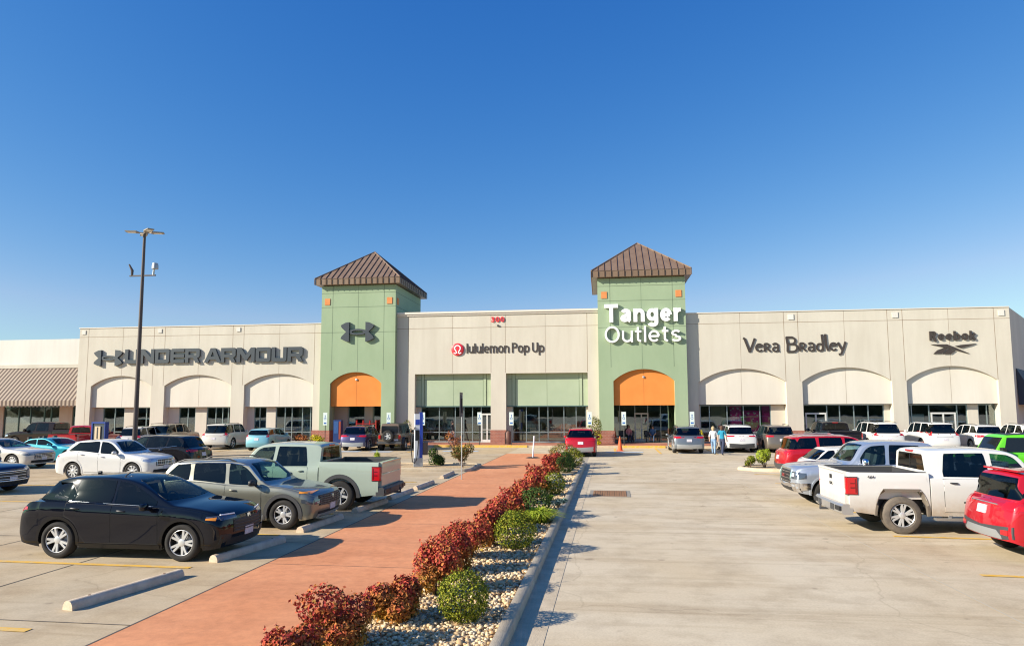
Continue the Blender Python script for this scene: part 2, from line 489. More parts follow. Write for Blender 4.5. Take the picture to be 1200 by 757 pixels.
def fit_upright(me, x0, x1, z0, z1, y, mats, keep=False):
    """place a flat mesh (x,y plane) upright filling the box x0..x1, z0..z1 with its middle depth at y"""
    n = len(me.vertices)
    co = np.empty(n * 3); me.vertices.foreach_get('co', co); co = co.reshape(-1, 3)
    mn, mx = co.min(0), co.max(0)
    sx = (x1 - x0) / (mx[0] - mn[0]); sz = (z1 - z0) / (mx[1] - mn[1])
    out = np.empty_like(co)
    out[:, 0] = x0 + (co[:, 0] - mn[0]) * sx
    out[:, 2] = z0 + (co[:, 1] - mn[1]) * sz
    out[:, 1] = y - co[:, 2]
    me.vertices.foreach_set('co', out.ravel())
    me.materials.clear()
    for m_ in (mats if isinstance(mats, (list, tuple)) else [mats]):
        me.materials.append(m_)
    me.update()
    return me

def join_meshes(name, mes, mats):
    mb = MB()
    for me, mi in mes:
        mb.add([v.co[:] for v in me.vertices], [list(p.vertices) for p in me.polygons], mi)
    return mb.mesh(name, mats, fix=False)

def ribbon(path, w):
    """outline of a stroke of width w along a path"""
    P = [np.array(p, float) for p in path]
    Lf, Rt = [], []
    for i in range(len(P)):
        d = P[min(i + 1, len(P) - 1)] - P[max(i - 1, 0)]
        d /= (np.linalg.norm(d) + 1e-9)
        nrm = np.array([-d[1], d[0]])
        ww = w[i] if isinstance(w, (list, tuple)) else w
        Lf.append(P[i] + nrm * ww / 2); Rt.append(P[i] - nrm * ww / 2)
    return [tuple(p) for p in Lf] + [tuple(p) for p in reversed(Rt)]

def arc(cx, cy, rx, ry, a0, a1, n=14):
    return [(cx + rx * math.cos(R(a0 + (a1 - a0) * i / n)), cy + ry * math.sin(R(a0 + (a1 - a0) * i / n))) for i in range(n + 1)]

def stroke_text(txt, x0, x1, zb, cap, w, y_back, dep, m=None, step=.0016):
    """plain sans lettering drawn as strokes; zb = baseline, cap = capital height (m), w = stroke weight (fraction of cap)"""
    h = w / 2; X = .73
    def ln(*p): return list(p)
    G = {}
    G['T'] = (.86, [ln((0, 1 - h), (.86, 1 - h)), ln((.43, 0), (.43, 1 - h))])
    G['a'] = (.66, [arc(.32, X - .22, .30 - h, .22 - h, 165, 0) + [(.62 - h, .10), (.66 - h * .6, h * .5)], [(.62 - h, .40), (.40, .41 + h * .2)] + arc(.27, .21, .27 - h, .21 - h, 95, 270) + [(.40, h + .03), (.62 - h, .17)]])
    G['n'] = (.66, [ln((h, 0), (h, X)), arc(.345, X - .30, .315 - h, .30 - h, 175, 0) + [(.66 - h, 0)]])
    G['u'] = (.66, [ln((.66 - h, 0), (.66 - h, X)), ln((h, X)) + arc(.315, .30, .315 - h, .30 - h, 180, 355)])
    G['g'] = (.68, [arc(.33, X / 2 + .02, .33 - h, X / 2 - .02 - h, 0, 360, 28), ln((.68 - h, X), (.68 - h, .0)) + arc(.36, -.04, .32 - h, .24 - h, 0, -165)])
    G['e'] = (.68, [arc(.34, X / 2, .34 - h, X / 2 - h, 0, 318, 26), ln((h, X / 2 - .01), (.68 - h, X / 2 - .01))])
    G['r'] = (.40, [ln((h, 0), (h, X)), arc(.40, X - .34, .40 - h, .34 - h, 175, 88)])
    G['O'] = (.92, [arc(.46, .5, .46 - h, .52 - h, 0, 360, 36)])
    G['o'] = (.70, [arc(.35, X / 2, .35 - h, X / 2 + .01 - h, 0, 360, 30)])
    G['t'] = (.40, [ln((.17, .94), (.17, .2)) + arc(.17 + .2, .2, .2, .2 - h, 180, 265), ln((0, X - h), (.38, X - h))])
    G['l'] = (w, [ln((h, 0), (h, 1))])
    G['i'] = (w, [ln((h, 0), (h, X))])
    G['s'] = (.60, [arc(.30, X * .735, .28 - h, X * .265 - h, 25, 265, 16) + arc(.30, X * .265, .30 - h, X * .265 - h, 85, -155, 16)])
    G['m'] = (1.02, [ln((h, 0), (h, X)), arc(.30, X - .27, .27 - h * .7, .27 - h, 175, 0) + [(.57 - h * .7, 0)], arc(.75 - h * .3, X - .27, .27 - h * .7, .27 - h, 175, 0) + [(1.02 - h, 0)]])
    G['P'] = (.68, [ln((h, 0), (h, 1)), ln((h, 1 - h), (.38, 1 - h)) + arc(.40, .73, .28 - h, .27 - h, 85, -85) + [(h, .46 + h)]])
    G['p'] = (.70, [ln((h, -.26), (h, X)), arc(.37, X / 2, .33 - h, X / 2 - h, 0, 360, 28)])
    G['b'] = (.70, [ln((h, 0), (h, 1)), arc(.37, X / 2, .33 - h, X / 2 - h, 0, 360, 28)])
    G['U'] = (.76, [ln((h, 1)) + arc(.38, .36, .38 - h, .36 - h, 180, 360) + [(.76 - h, 1)]])
    G['R'] = (.76, [ln((h, 0), (h, 1)), ln((h, 1 - h), (.42, 1 - h)) + arc(.44, .72, .28 - h, .28 - h, 85, -85) + [(h, .44 + h)], ln((.40, .45), (.76 - h, -.12))])
    G['k'] = (.66, [ln((h, 0), (h, 1)), ln((.60 - h * .5, X), (h * 1.6, .30)), ln((.26, .42), (.66 - h, 0))])
    G['0'] = (.64, [arc(.32, .5, .32 - h, .5 - h, 0, 360, 30)])
    G['3'] = (.62, [arc(.29, .74, .29 - h, .26 - h, 160, -80, 16) + [(.22, .515)], [(.22, .51)] + arc(.29, .27, .31 - h, .27 - h, 85, -165, 16)])
    G[' '] = (.26, [])
    tot = 0; place = []
    gap = .12 + w * .15
    for ch in txt:
        place.append((ch, tot)); tot += G[ch][0] + (gap if ch != ' ' else .02)
    tot -= gap
    sx = (x1 - x0) / tot
    mb = MB(); k = 0
    for ch, ox in place:
        for path in G[ch][1]:
            path = [p for i, p in enumerate(path) if i == 0 or abs(p[0] - path[i - 1][0]) + abs(p[1] - path[i - 1][1]) > 1e-4]
            # keep the stroke weight true after stretching
            q = [((px + ox) * sx / cap, pz) for px, pz in path]
            rb = ribbon(q, w)
            n = len(rb) // 2; A_, B_ = rb[:n], list(reversed(rb[n:]))
            d = dep + step * (k % 6); k += 1
            F_ = [(x0 + a * cap, y_back - d, zb + b * cap) for a, b in A_] + [(x0 + a * cap, y_back - d, zb + b * cap) for a, b in B_]
            K_ = [(x, y_back, z) for x, y, z in F_]
            o = len(F_)
            fs = []
            for i in range(n - 1):
                fs += [(i, i + 1, n + i + 1, n + i), (i, o + i, o + i + 1, i + 1), (n + i, n + i + 1, o + n + i + 1, o + n + i)]
            fs += [(0, n, o + n, o), (n - 1, o + n - 1, o + 2 * n - 1, 2 * n - 1)]
            mb.add(F_ + K_, fs)
    return mb
# ------------------------------------------------------------------ vehicles
def pchip(pts, q):
    x = np.array([p[0] for p in pts], float); y = np.array([p[1] for p in pts], float)
    h = np.diff(x); d = np.diff(y) / h
    m = np.zeros_like(y)
    for i in range(1, len(x) - 1):
        if d[i - 1] * d[i] > 0:
            w1 = 2 * h[i] + h[i - 1]; w2 = h[i] + 2 * h[i - 1]
            m[i] = (w1 + w2) / (w1 / d[i - 1] + w2 / d[i])
    m[0] = d[0]; m[-1] = d[-1]
    q = np.clip(np.atleast_1d(np.array(q, float)), x[0], x[-1])
    i = np.clip(np.searchsorted(x, q) - 1, 0, len(x) - 2)
    t = (q - x[i]) / h[i]
    return ((1 + 2 * t) * (1 - t) ** 2 * y[i] + t * (1 - t) ** 2 * h[i] * m[i] + t * t * (3 - 2 * t) * y[i + 1] + t * t * (t - 1) * h[i] * m[i + 1])

WHEELS = {}
def wheel_meshes(r, w, rim_r, nsp, kind):
    key = (round(r, 3), w, rim_r, nsp, kind)
    if key in WHEELS:
        return WHEELS[key]
    t = MB(); h = w / 2
    prof = [(rim_r, -h * .8), (rim_r + .02, -h), (r - .05, -h), (r - .015, -h * .86), (r, -h * .6), (r, h * .6), (r - .015, h * .86), (r - .05, h), (rim_r + .03, h), (rim_r + .004, h * .86), (rim_r - .006, h * .7)]
    t.lathe(prof, 40, 'y')
    tyre = t.mesh('wheel', [M_TYRE], 35)
    k = MB(); rr = rim_r
    k.lathe([(rr, h * .82), (rr - .008, h * .86), (rr - .016, h * .80)], 40, 'y', mi=0)
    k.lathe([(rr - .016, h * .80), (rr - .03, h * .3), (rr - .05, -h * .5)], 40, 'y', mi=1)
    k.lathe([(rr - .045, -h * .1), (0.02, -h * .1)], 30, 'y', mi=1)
    k.lathe([(.16, h * .05), (.15, h * .12), (.03, h * .12)], 24, 'y', mi=2)
    k.lathe([(.075, h * .4), (.07, h * .74), (.05, h * .80), (.001, h * .80)], 20, 'y', mi=0)
    for i in range(nsp):
        a = 2 * math.pi * i / nsp + (.3 if kind == 'twin' else 0)
        offs = [0.0] if kind == 'single' else [-.125 * 6 / nsp, .125 * 6 / nsp]
        for da in offs:
            p0 = np.array([math.cos(a + da * .6), math.sin(a + da * .6)]) * .05
            p1 = np.array([math.cos(a + da * 1.3), math.sin(a + da * 1.3)]) * (rr - .018)
            d = p1 - p0; d /= np.linalg.norm(d); nn = np.array([-d[1], d[0]])
            w0, w1 = (.034, .028) if kind == 'single' else (.022, .020)
            y0, y1 = h * .72, h * .80
            v = []
            for (p, ww, yy) in ((p0, w0, y0), (p1, w1, y1)):
                for sgn in (-1, 1):
                    for dy in (0, -.035):
                        kk = 1.0 if dy == 0 else 1.25
                        q = p + nn * sgn * ww * kk
                        v.append((q[0], yy + dy, q[1]))
            k.add(v, [(0, 2, 6, 4), (0, 4, 5, 1), (2, 3, 7, 6), (1, 5, 7, 3)], 0)
    rim = k.mesh('rim', [M_ALLOY, M_BRAKE, M_GALV], 30)
    WHEELS[key] = (tyre, rim)
    return WHEELS[key]

CARS = []
class Car:
    """a vehicle shell lofted from its side profile, with parts laid onto the shell.
    d = metres behind the front bumper, z = height."""
    def __init__(s, name, label, cat, spec, pos, heading, paint_m, group=None, rim=None, tyre=None, far=False, scale=1.0, windows=None):
        s.sp = spec; s.far = far; s.cuts = []; CARS.append(s)
        s.Lg = spec['L']; s.hw = spec['W'] / 2
        s.root = thing(name, label, cat, (pos[0], pos[1], pos[2] if len(pos) > 2 else 0.004), R(heading), group)
        s.root.scale = (scale,) * 3
        s.paint = paint_m
        s.rim = rim; s.tyre = tyre
        s.fo, s.wb, s.r = spec['fo'], spec['wb'], spec['r']
        s.ra = spec.get('ra', s.r + .055)
        s.ax = [s.fo, s.fo + s.wb]
        s.gc = spec['gc']
        s.G0 = s.hw * .955 - .03
        s.shell()
        s.wheels()
        s.undercarriage()
    # --- surface definition
    def X(s, d):
        return s.Lg / 2 - d
    def zbot(s, d):
        sp = s.sp
        z = s.gc + .05 * max(0, 1 - d / (s.fo - s.ra + .02)) + sp.get('tailup', .10) * max(0, 1 - (s.Lg - d) / (s.Lg - s.ax[1] - s.ra + .02))
        for a in s.ax:
            if abs(d - a) < s.ra:
                if sp.get('square'):
                    k = abs(d - a) / s.ra
                    z = max(z, s.r + s.ra * min(1, (1 - k) * 3.2 + .45) * .98)
                else:
                    z = max(z, s.r + math.sqrt(max(0, s.ra ** 2 - (d - a) ** 2)) * sp.get('archk', 1.0))
        return z
    def wid(s, d):
        e0, e1 = s.sp.get('round', (.45, .40))
        k = 1.0
        if d < e0:
            u = 1 - d / e0; k = 1 - s.sp.get('nose_in', .13) * (1 - math.sqrt(max(0, 1 - u ** 2.2)))
        if d > s.Lg - e1 and not s.sp.get('pickup'):
            u = 1 - (s.Lg - d) / e1; k = min(k, 1 - s.sp.get('tail_in', .11) * (1 - math.sqrt(max(0, 1 - u ** 2.2))))
        return s.hw * k
    def deform(s, d, y, z):
        """plan curvature and lean of the nose and the tail"""
        x = s.X(d)
        lim = s.fo - s.ra
        if d < lim:
            w = (1 - d / lim) ** 1.6
            x -= w * (s.sp.get('nose_curve', .16) * (y / s.hw) ** 2 + float(pchip(s.sp['front'], [z])[0]))
        lim = s.Lg - s.ax[1] - s.ra
        if not s.sp.get('pickup') and s.Lg - d < lim:
            w = (1 - (s.Lg - d) / lim) ** 1.6
            x += w * (s.sp.get('tail_curve', .12) * (y / s.hw) ** 2 + float(pchip(s.sp['rear'], [z])[0]))
        return (x, y, z)
    def section(s, d, zt, zb):
        w = s.wid(d); zlo = s.zbot(d); zz = []
        P = []
        nlow = 9
        bl = s.sp.get('bulge', .055)
        for i in range(nlow):
            z = zlo + (zb - zlo) * i / (nlow - 1)
            u = (z - s.gc) / (zb - s.gc + 1e-6)
            y = w * float(np.interp(u, [0, .12, .3, .55, .78, .92, 1], s.sp.get('prof') or [1 - bl, 1 - bl * .45, 1 - bl * .22, .988, 1.0, .984, .955]))
            P.append((y, z))
        g0 = w * .955 - .025 - s.sp.get('taper', .02) * max(0, d - 2.2) ** 2
        rise = max(zt - zb, .012)
        edge = min(s.sp.get('edge', .07), .55 * rise)
        ztop = zb + rise - edge
        tum = s.sp.get('tum', .26)
        P.append((g0 + .012, zb + min(.012, .2 * rise)))
        for i in range(1, 6):
            u = i / 5
            z = zb + min(.014, .25 * rise) + (ztop - zb - min(.014, .25 * rise)) * u
            y = g0 - tum * (z - zb) - .05 * max(0, z - zb) ** 2
            P.append((y, z))
        ye = P[-1][0]
        cr = s.sp.get('crown', .03) if rise > .2 else min(.03, .3 * rise)
        for fy, fz in ((.985, .45), (.95, .72), (.88, .86)):
            P.append((ye * fy, ztop + (edge - cr) * fz / .86 if edge > cr else ztop + edge * fz * .5))
        zc = P[-1][1]
        for fy in (.66, .33, 0.0):
            P.append((ye * fy, zc + (zb + rise - zc) * (1 - (fy / .88) ** 2)))
        return P
    def stations(s, d0, d1):
        n = 34 if s.far else 66
        D = list(np.linspace(d0, d1, n))
        for a in s.ax:
            if d0 < a < d1:
                D = [d for d in D if not (a - s.ra - .02 < d < a + s.ra + .02)]
                m_ = 14 if s.far else 26
                D += [a - s.ra * math.cos(math.pi * i / m_) * .9995 for i in range(m_ + 1)]
                D += [a - s.ra - .004, a + s.ra + .004]
        D += [d0 + t for t in (.012, .03, .06, .10)] + ([d1 - t for t in (.012, .03, .06, .10)] if not s.sp.get('pickup') else [])
        D = sorted(D)
        return [d for i, d in enumerate(D) if i == 0 or d - D[i - 1] > .0015]
    def shell(s):
        d1 = s.sp.get('cab_end', s.Lg)
        D = s.stations(0, d1)
        zt = pchip(s.sp['top'], D); zb = pchip(s.sp['belt'], D)
        mb = MB(); rings = []
        for d, t, b in zip(D, zt, zb):
            P = s.section(d, max(t, b + .012), b)
            full = [(y, z) for y, z in P] + [(-y, z) for y, z in reversed(P[:-1])]
            rings.append([s.deform(d, y, z) for y, z in full])
        mb.grid(rings)
        K = (len(rings[0]) + 1) // 2
        for d, ring in ((D[0], rings[0]), (D[-1], rings[-1])):
            rows = []
            M_ = 10
            P = s.section(d, max(float(pchip(s.sp['top'], [d])[0]), float(pchip(s.sp['belt'], [d])[0]) + .012), float(pchip(s.sp['belt'], [d])[0]))
            for y, z in P:
                rows.append([s.deform(d, y * (1 - 2 * j / M_), z) for j in range(M_ + 1)])
            mb.grid(rows)
        s.body = mb.build('body', [shell_paint(s.paint)], s.root, s.sp.get('sharp', 33), weld=.0008)
        me = s.body.data
        top_ = max(me.polygons, key=lambda f_: f_.center.z)
        if top_.normal.z < 0:
            me.flip_normals()
        s.bvh = BVHTree.FromPolygons([v.co[:] for v in me.vertices], [list(p.vertices) for p in me.polygons])
    # --- projecting parts on to the shell
    def hit(s, side, u, v):
        if side == 'S':
            o, dr = Vector((u, 4, v)), Vector((0, -1, 0))
        elif side == 'F':
            o, dr = Vector((8, u, v)), Vector((-1, 0, 0))
        elif side == 'B':
            o, dr = Vector((-8, u, v)), Vector((1, 0, 0))
        else:
            o, dr = Vector((u, v, 4)), Vector((0, 0, -1))
        h = s.bvh.ray_cast(o, dr)
        if h[0] is None:
            h = s.bvh.find_nearest(Vector((u, s.hw, v)) if side == 'S' else o + dr * (8 - s.Lg / 2 if side in 'FB' else 3))
            return Vector(h[0]), -dr
        n = h[1]
        if n.dot(dr) > 0:
            n = -n
        return h[0], n
    def patch(s, name, side, cols, m, off=.005, mirror=True, rows=5, step=.07, parent=None, cut=False):
        """cols: (u, lo, hi) columns; on the side u is d (from the front)"""
        C = []
        for a, b in zip(cols[:-1], cols[1:]):
            n = max(1, int(abs(b[0] - a[0]) / step))
            for i in range(n):
                t = i / n
                C.append(tuple(a[k] + (b[k] - a[k]) * t for k in range(3)))
        C.append(cols[-1])
        if cut and not s.sp.get('opaque'):
            cv = (lambda u: s.X(u)) if side == 'S' else (lambda u: u)
            poly = [(cv(u), lo) for u, lo, hi in C] + [(cv(u), hi) for u, lo, hi in reversed(C)]
            poly = [q for i, q in enumerate(poly) if abs(q[0] - poly[i - 1][0]) + abs(q[1] - poly[i - 1][1]) > .004]
            s.cuts.append((side, poly))
        def lay(C, of):
            G = []
            for u, lo, hi in C:
                row = []
                for j in range(rows + 1):
                    v = lo + (hi - lo) * j / rows
                    p, n = s.hit(side, s.X(u) if side in 'ST' else u, v)
                    p = p + n * of
                    row.append(p)
                G.append(row)
            # skirt so that the part has an edge
            def sk(p, q):
                return p
            return G
        objs = []
        for sg in ((1, -1) if mirror else (1,)):
            mb = MB()
            G = lay(C, off)
            mb.grid([[(p.x, p.y * sg, p.z) for p in row] for row in G], 0)
            edge = [G[0][j] for j in range(rows + 1)] + [G[i][rows] for i in range(1, len(G))] + [G[-1][j] for j in range(rows - 1, -1, -1)] + [G[i][0] for i in range(len(G) - 2, 0, -1)]
            n_ = len(edge)
            dirv = {'S': Vector((0, -1, 0)), 'F': Vector((-1, 0, 0)), 'B': Vector((1, 0, 0)), 'T': Vector((0, 0, -1))}[side]
            lowr = [p + dirv * (off + .012) for p in edge]
            v = [(p.x, p.y * sg, p.z) for p in edge] + [(p.x, p.y * sg, p.z) for p in lowr]
            mb.add(v, [(i, (i + 1) % n_, n_ + (i + 1) % n_, n_ + i) for i in range(n_)], 1 if cut else 0)
            objs.append(mb.build(name, [m, M_BLACK] if cut else [m], parent[len(objs)] if isinstance(parent, list) else (parent or s.root), 30, weld=.0005))
        return objs
    def bar(s, name, side, pts, rad, m, mirror=True, parent=None, off=.0):
        objs = []
        for sg in ((1, -1) if mirror else (1,)):
            path = []
            for u, v in pts:
                p, n = s.hit(side, s.X(u) if side in 'ST' else u, v)
                p = p + n * off
                path.append((p.x, p.y * sg, p.z))
            objs.append(MB().tube(path, rad, 6).build(name, [m], parent[len(objs)] if isinstance(parent, list) else (parent or s.root), 60))
        return objs
    def zt(s, d):
        return float(pchip(s.sp['top'], [d])[0])
    def zb(s, d):
        return float(pchip(s.sp['belt'], [d])[0])
    def open_windows(s):
        """cut the window openings out of the shell and furnish the cabin"""
        if s.sp.get('opaque') or not s.cuts:
            return
        me = s.body.data
        bm = bmesh.new(); bm.from_mesh(me)
        def inside(p, poly):
            c = False; n = len(poly)
            for i in range(n):
                (x0, y0), (x1, y1) = poly[i], poly[i - 1]
                if (y0 > p[1]) != (y1 > p[1]) and p[0] < (x1 - x0) * (p[1] - y0) / (y1 - y0) + x0:
                    c = not c
            return c
        kill = set()
        for side, poly in s.cuts:
            us = [q[0] for q in poly]; vs = [q[1] for q in poly]
            bb = (min(us) - .12, max(us) + .12, min(vs) - .12, max(vs) + .12)
            for sg in ((1, -1) if side == 'S' else (1,)):
                def cand():
                    out = []
                    for f in bm.faces:
                        c = f.calc_center_median()
                        if side == 'S':
                            if c.y * sg < .2 or abs(f.normal.y) < .35: continue
                            u = c.x
                        elif side == 'F':
                            if f.normal.x < .12 or c.x < 0 - .3: continue
                            u = c.y
                        else:
                            if f.normal.x > -.12 or c.x > .3: continue
                            u = c.y
                        if bb[0] < u < bb[1] and bb[2] < c.z < bb[3]:
                            out.append(f)
                    return out
                n = len(poly)
                pool = set(cand())
                for i in range(n):
                    a, b = poly[i - 1], poly[i]
                    du, dv = b[0] - a[0], b[1] - a[1]
                    ln = math.hypot(du, dv)
                    if ln < .004: continue
                    if side == 'S':
                        co, no = (a[0], 0, a[1]), (-dv / ln, 0, du / ln)
                    else:
                        co, no = (0, a[0], a[1]), (0, -dv / ln, du / ln)
                    # only the faces that this edge really crosses
                    lo_u, hi_u, lo_v, hi_v = min(a[0], b[0]) - .15, max(a[0], b[0]) + .15, min(a[1], b[1]) - .15, max(a[1], b[1]) + .15
                    fs = []
                    for f in pool:
                        if not f.is_valid: continue
                        c = f.calc_center_median(); u = c.x if side == 'S' else c.y
                        if lo_u < u < hi_u and lo_v < c.z < hi_v:
                            fs.append(f)
                    g = set(fs)
                    for f in fs:
                        g.update(f.edges); g.update(f.verts)
                    if fs:
                        ret = bmesh.ops.bisect_plane(bm, geom=list(g), dist=1e-5, plane_co=co, plane_no=no)
                        pool = {f for f in pool if f.is_valid}
                        pool.update(f for f in ret['geom'] if isinstance(f, bmesh.types.BMFace))
                for f in pool:
                    c = f.calc_center_median()
                    if inside((c.x if side == 'S' else c.y, c.z), poly):
                        kill.add(f)
                kl = [f for f in kill if f.is_valid]
                if kl:
                    bmesh.ops.delete(bm, geom=kl, context='FACES')
                kill = set()
        bm.to_mesh(me); bm.free()
        me.set_sharp_from_angle(angle=R(s.sp.get('sharp', 33)))
        # cabin
        sp = s.sp
        seat_m = sp.get('seats', M_SEAT)
        bz = s.zb(sp['roof0'] + .5)
        hw = s.hw
        d_dash = sp['cowl'] + .10
        ms = MB()
        zf = bz - .62
        def seat(d, y, w, tall=.62):
            ms.obox((s.X(d), y, zf + .28), (.50, w, .16))
            M_ = Matrix.Rotation(R(-14), 3, 'Y')
            ms.obox((s.X(d + .30), y, zf + .28 + tall * .5), (.15, w, tall), M_, taper=.86)
            for yy in ([y] if w < .7 else [y - .38, y + .38]):
                ms.obox((s.X(d + .30 + .10), yy, zf + .28 + tall + .12), (.10, .26, .17), M_, taper=.9)
        df = sp['roof0'] + .12
        for y in (-.36, .36):
            seat(df, y, .48)
        last = sp.get('cab_end', s.Lg)
        if last - df > 1.3:
            seat(df + .92, 0, 1.25, .56)
        if not sp.get('cab_end') and s.Lg - df > 2.6 and sp['H'] > 1.8:
            seat(df + 1.75, 0, 1.2, .5)
        ms.build('seats', [seat_m], s.root, 30)
        dm = MB()
        dm.obox((s.X(d_dash + .24), 0, bz - .12), (.50, hw * 1.62, .22), taper=.9)
        dm.obox((s.X(df), 0, zf + .22), (1.4, .22, .2))
        fe_ = (sp.get('cab_end') or s.Lg - .45) - .12
        dm.obox((s.X((sp['cowl'] + fe_) / 2), 0, zf + .05), (fe_ - sp['cowl'], hw * 1.66, .06))
        dm.build('dashboard', [M_DASH], s.root)
        st = MB(); G = []
        for i in range(21):
            a = 2 * math.pi * i / 20
            G.append([(s.X(d_dash + .62) + .06 * math.sin(a) * -1.2 + math.cos(b_) * .012, .36 + math.cos(a) * (.18 + .012 * math.sin(b_)), bz - .04 + math.sin(a) * (.17 + .012 * math.sin(b_))) for b_ in np.linspace(0, 2 * math.pi, 7)])
        st.grid(G); st.build('steering_wheel', [M_DASH], s.root, 60)
    # --- parts
    def wheels(s):
        ty, rm = wheel_meshes(s.r, s.sp.get('tw', .235), s.sp.get('rim_r', s.r * .66), s.sp.get('spokes', 5), s.sp.get('spoke_kind', 'single'))
        for a in s.ax:
            for sg in (1, -1):
                w = link('wheel', ty, s.root)
                w.location = (s.X(a), sg * (s.hw - s.sp.get('inset', .02) - s.sp.get('tw', .235) / 2), s.r)
                w.rotation_euler = (0, rng.uniform(0, 6), 0 if sg > 0 else math.pi)
                if s.tyre:
                    w.material_slots[0].link = 'OBJECT'; w.material_slots[0].material = s.tyre
                r_ = link('rim', rm, w)
                if s.rim:
                    r_.material_slots[0].link = 'OBJECT'; r_.material_slots[0].material = s.rim
    def undercarriage(s):
        mb = MB(); gi = s.hw - .30
        d1 = s.Lg - .22
        zf = s.gc + .02
        a, b = s.ax
        e = s.ra + .02
        # floor pans wide between the wheels, narrow at the axles
        mb.box(s.X(a - e), s.X(.22), -s.hw * .84, s.hw * .84, zf + .05, s.gc + .36)
        mb.box(s.X(a + e), s.X(a - e), -gi, gi, zf + .06, s.r + s.ra + .06)
        mb.box(s.X(b - e), s.X(a + e), -s.hw * .92, s.hw * .92, zf, s.gc + .30)
        mb.box(s.X(b + e), s.X(b - e), -gi, gi, zf + .06, s.r + s.ra + .06)
        mb.box(s.X(d1), s.X(b + e), -s.hw * .84, s.hw * .84, zf + .10, s.gc + .40)
        # wheel-house liners
        for ax in s.ax:
            for sg in (1, -1):
                G = []
                for i in range(13):
                    t = math.pi * i / 12
                    x = s.X(ax) + (s.ra + .012) * math.cos(t); z = s.r + (s.ra + .012) * math.sin(t) * s.sp.get('archk', 1.0)
                    if s.sp.get('square'):
                        z = s.r + (s.ra + .03) * min(1, math.sin(t) * 2.4)
                    G.append([(x, sg * (s.hw - .045), z), (x, sg * (gi - .02), z)])
                mb.grid(G)
        mb.build('underbody', [M_BLACK], s.root)
    def arch_trim(s, m, width=.065, proud=.012):
        for a in s.ax:
            for sg in (1, -1):
                G = []
                n = 20
                a0 = -12
                for i in range(n + 1):
                    t = R(a0 + (180 - 2 * a0) * i / n)
                    row = []
                    for rr, of, inn in ((s.ra - .004, -.07, 1), (s.ra - .004, proud, 0), (s.ra + width, proud, 0), (s.ra + width + .006, -.005, 0)):
                        x = s.X(a) + rr * math.cos(t); z = max(s.gc - .01, s.r + rr * math.sin(t) * s.sp.get('archk', 1.0))
                        rq = max(rr, s.ra + .015)
                        p, nrm = s.hit('S', s.X(a) + rq * math.cos(t), max(s.gc + .02, s.r + rq * math.sin(t) * s.sp.get('archk', 1.0)))
                        row.append((x, sg * (p.y + of), z))
                    G.append(row)
                MB().grid(G).build('wheel_arch_trim', [m], s.root, 35)
    def sill(s, m, h=.16):
        a, b = s.ax[0] + s.ra + .05, s.ax[1] - s.ra - .05
        s.patch('sill', 'S', [(a, s.gc + .01, s.gc + h), (b, s.gc + .01, s.gc + h)], m, .012, rows=2, step=.3)
    def side_glass(s, pillars, d_front=None, rear=(None, None), lo=.035, drop=.085, m=None, mats=None, lead=.10, rear_round=0):
        """side windows follow the belt and the roof; pillars: list of (d_bottom, d_top, width)"""
        sp = s.sp
        def zu(d):
            return min(s.zt(d) - drop, s.zt(min(d + .0, s.Lg)) - drop)
        def zl(d):
            return s.zb(d) + lo
        df = d_front if d_front is not None else sp['cowl'] + .12
        db, dt = rear
        # bounds
        lines = [None] + list(pillars) + [None]
        segs = []
        xs = np.linspace(df, max(db, dt), 80)
        for k in range(len(lines) - 1):
            A, B = lines[k], lines[k + 1]
            cols = []
            for d in xs:
                l, u = zl(d), min(zu(d), s.zt(max(d - lead, 0)) - drop * .75)
                if u - l < .02:
                    continue
                def cut(lnb, lnt, keep_right, l, u):
                    # slanted line from (lnb at belt) to (lnt at roof)
                    h0, h1 = zl(lnb), zu(lnt)
                    if abs(lnt - lnb) < 1e-4:
                        ok = d >= lnb if keep_right else d <= lnb
                        return (l, u) if ok else (l, l)
                    zc = h0 + (d - lnb) / (lnt - lnb) * (h1 - h0)
                    if keep_right == (lnt > lnb):
                        return (l, min(u, zc))
                    return (max(l, zc), u)
                if A: l, u = cut(A[0] + A[2] / 2, A[1] + A[2] / 2, True, l, u)
                if B: l, u = cut(B[0] - B[2] / 2, B[1] - B[2] / 2, False, l, u)
                else: l, u = cut(db, dt, False, l, u)
                if u - l > .012:
                    cols.append((d, l, u))
            if len(cols) > 1:
                s.patch('side_window', 'S', cols, (mats[k] if mats else (m or M_GLASSC)), .006, rows=4, step=.2, cut=True)
    def windscreen(s, z0, z1, y0, y1, m=None, inset=0):
        s.patch('windscreen', 'F', [(-y0, z0 + .02, z0 + .05), (-y0 * .985, z0 + .01, z0 + .05 + (z1 - z0) * .12), (-y1, z0, z1 - .02), (-y1 + .06, z0, z1), (0, z0 - .01, z1 + .012), (y1 - .06, z0, z1), (y1, z0, z1 - .02), (y0 * .985, z0 + .01, z0 + .05 + (z1 - z0) * .12), (y0, z0 + .02, z0 + .05)], m or M_GLASSW, .006, mirror=False, rows=8, step=.12, cut=True)
    def rear_glass(s, z0, z1, y0, y1, m=None):
        s.patch('rear_window', 'B', [(-y0, z0, z0 + .06), (-y1, z0, z1), (0, z0 - .005, z1 + .01), (y1, z0, z1), (y0, z0, z0 + .06)], m or M_GLASSC, .006, mirror=False, rows=6, step=.15, cut=True)
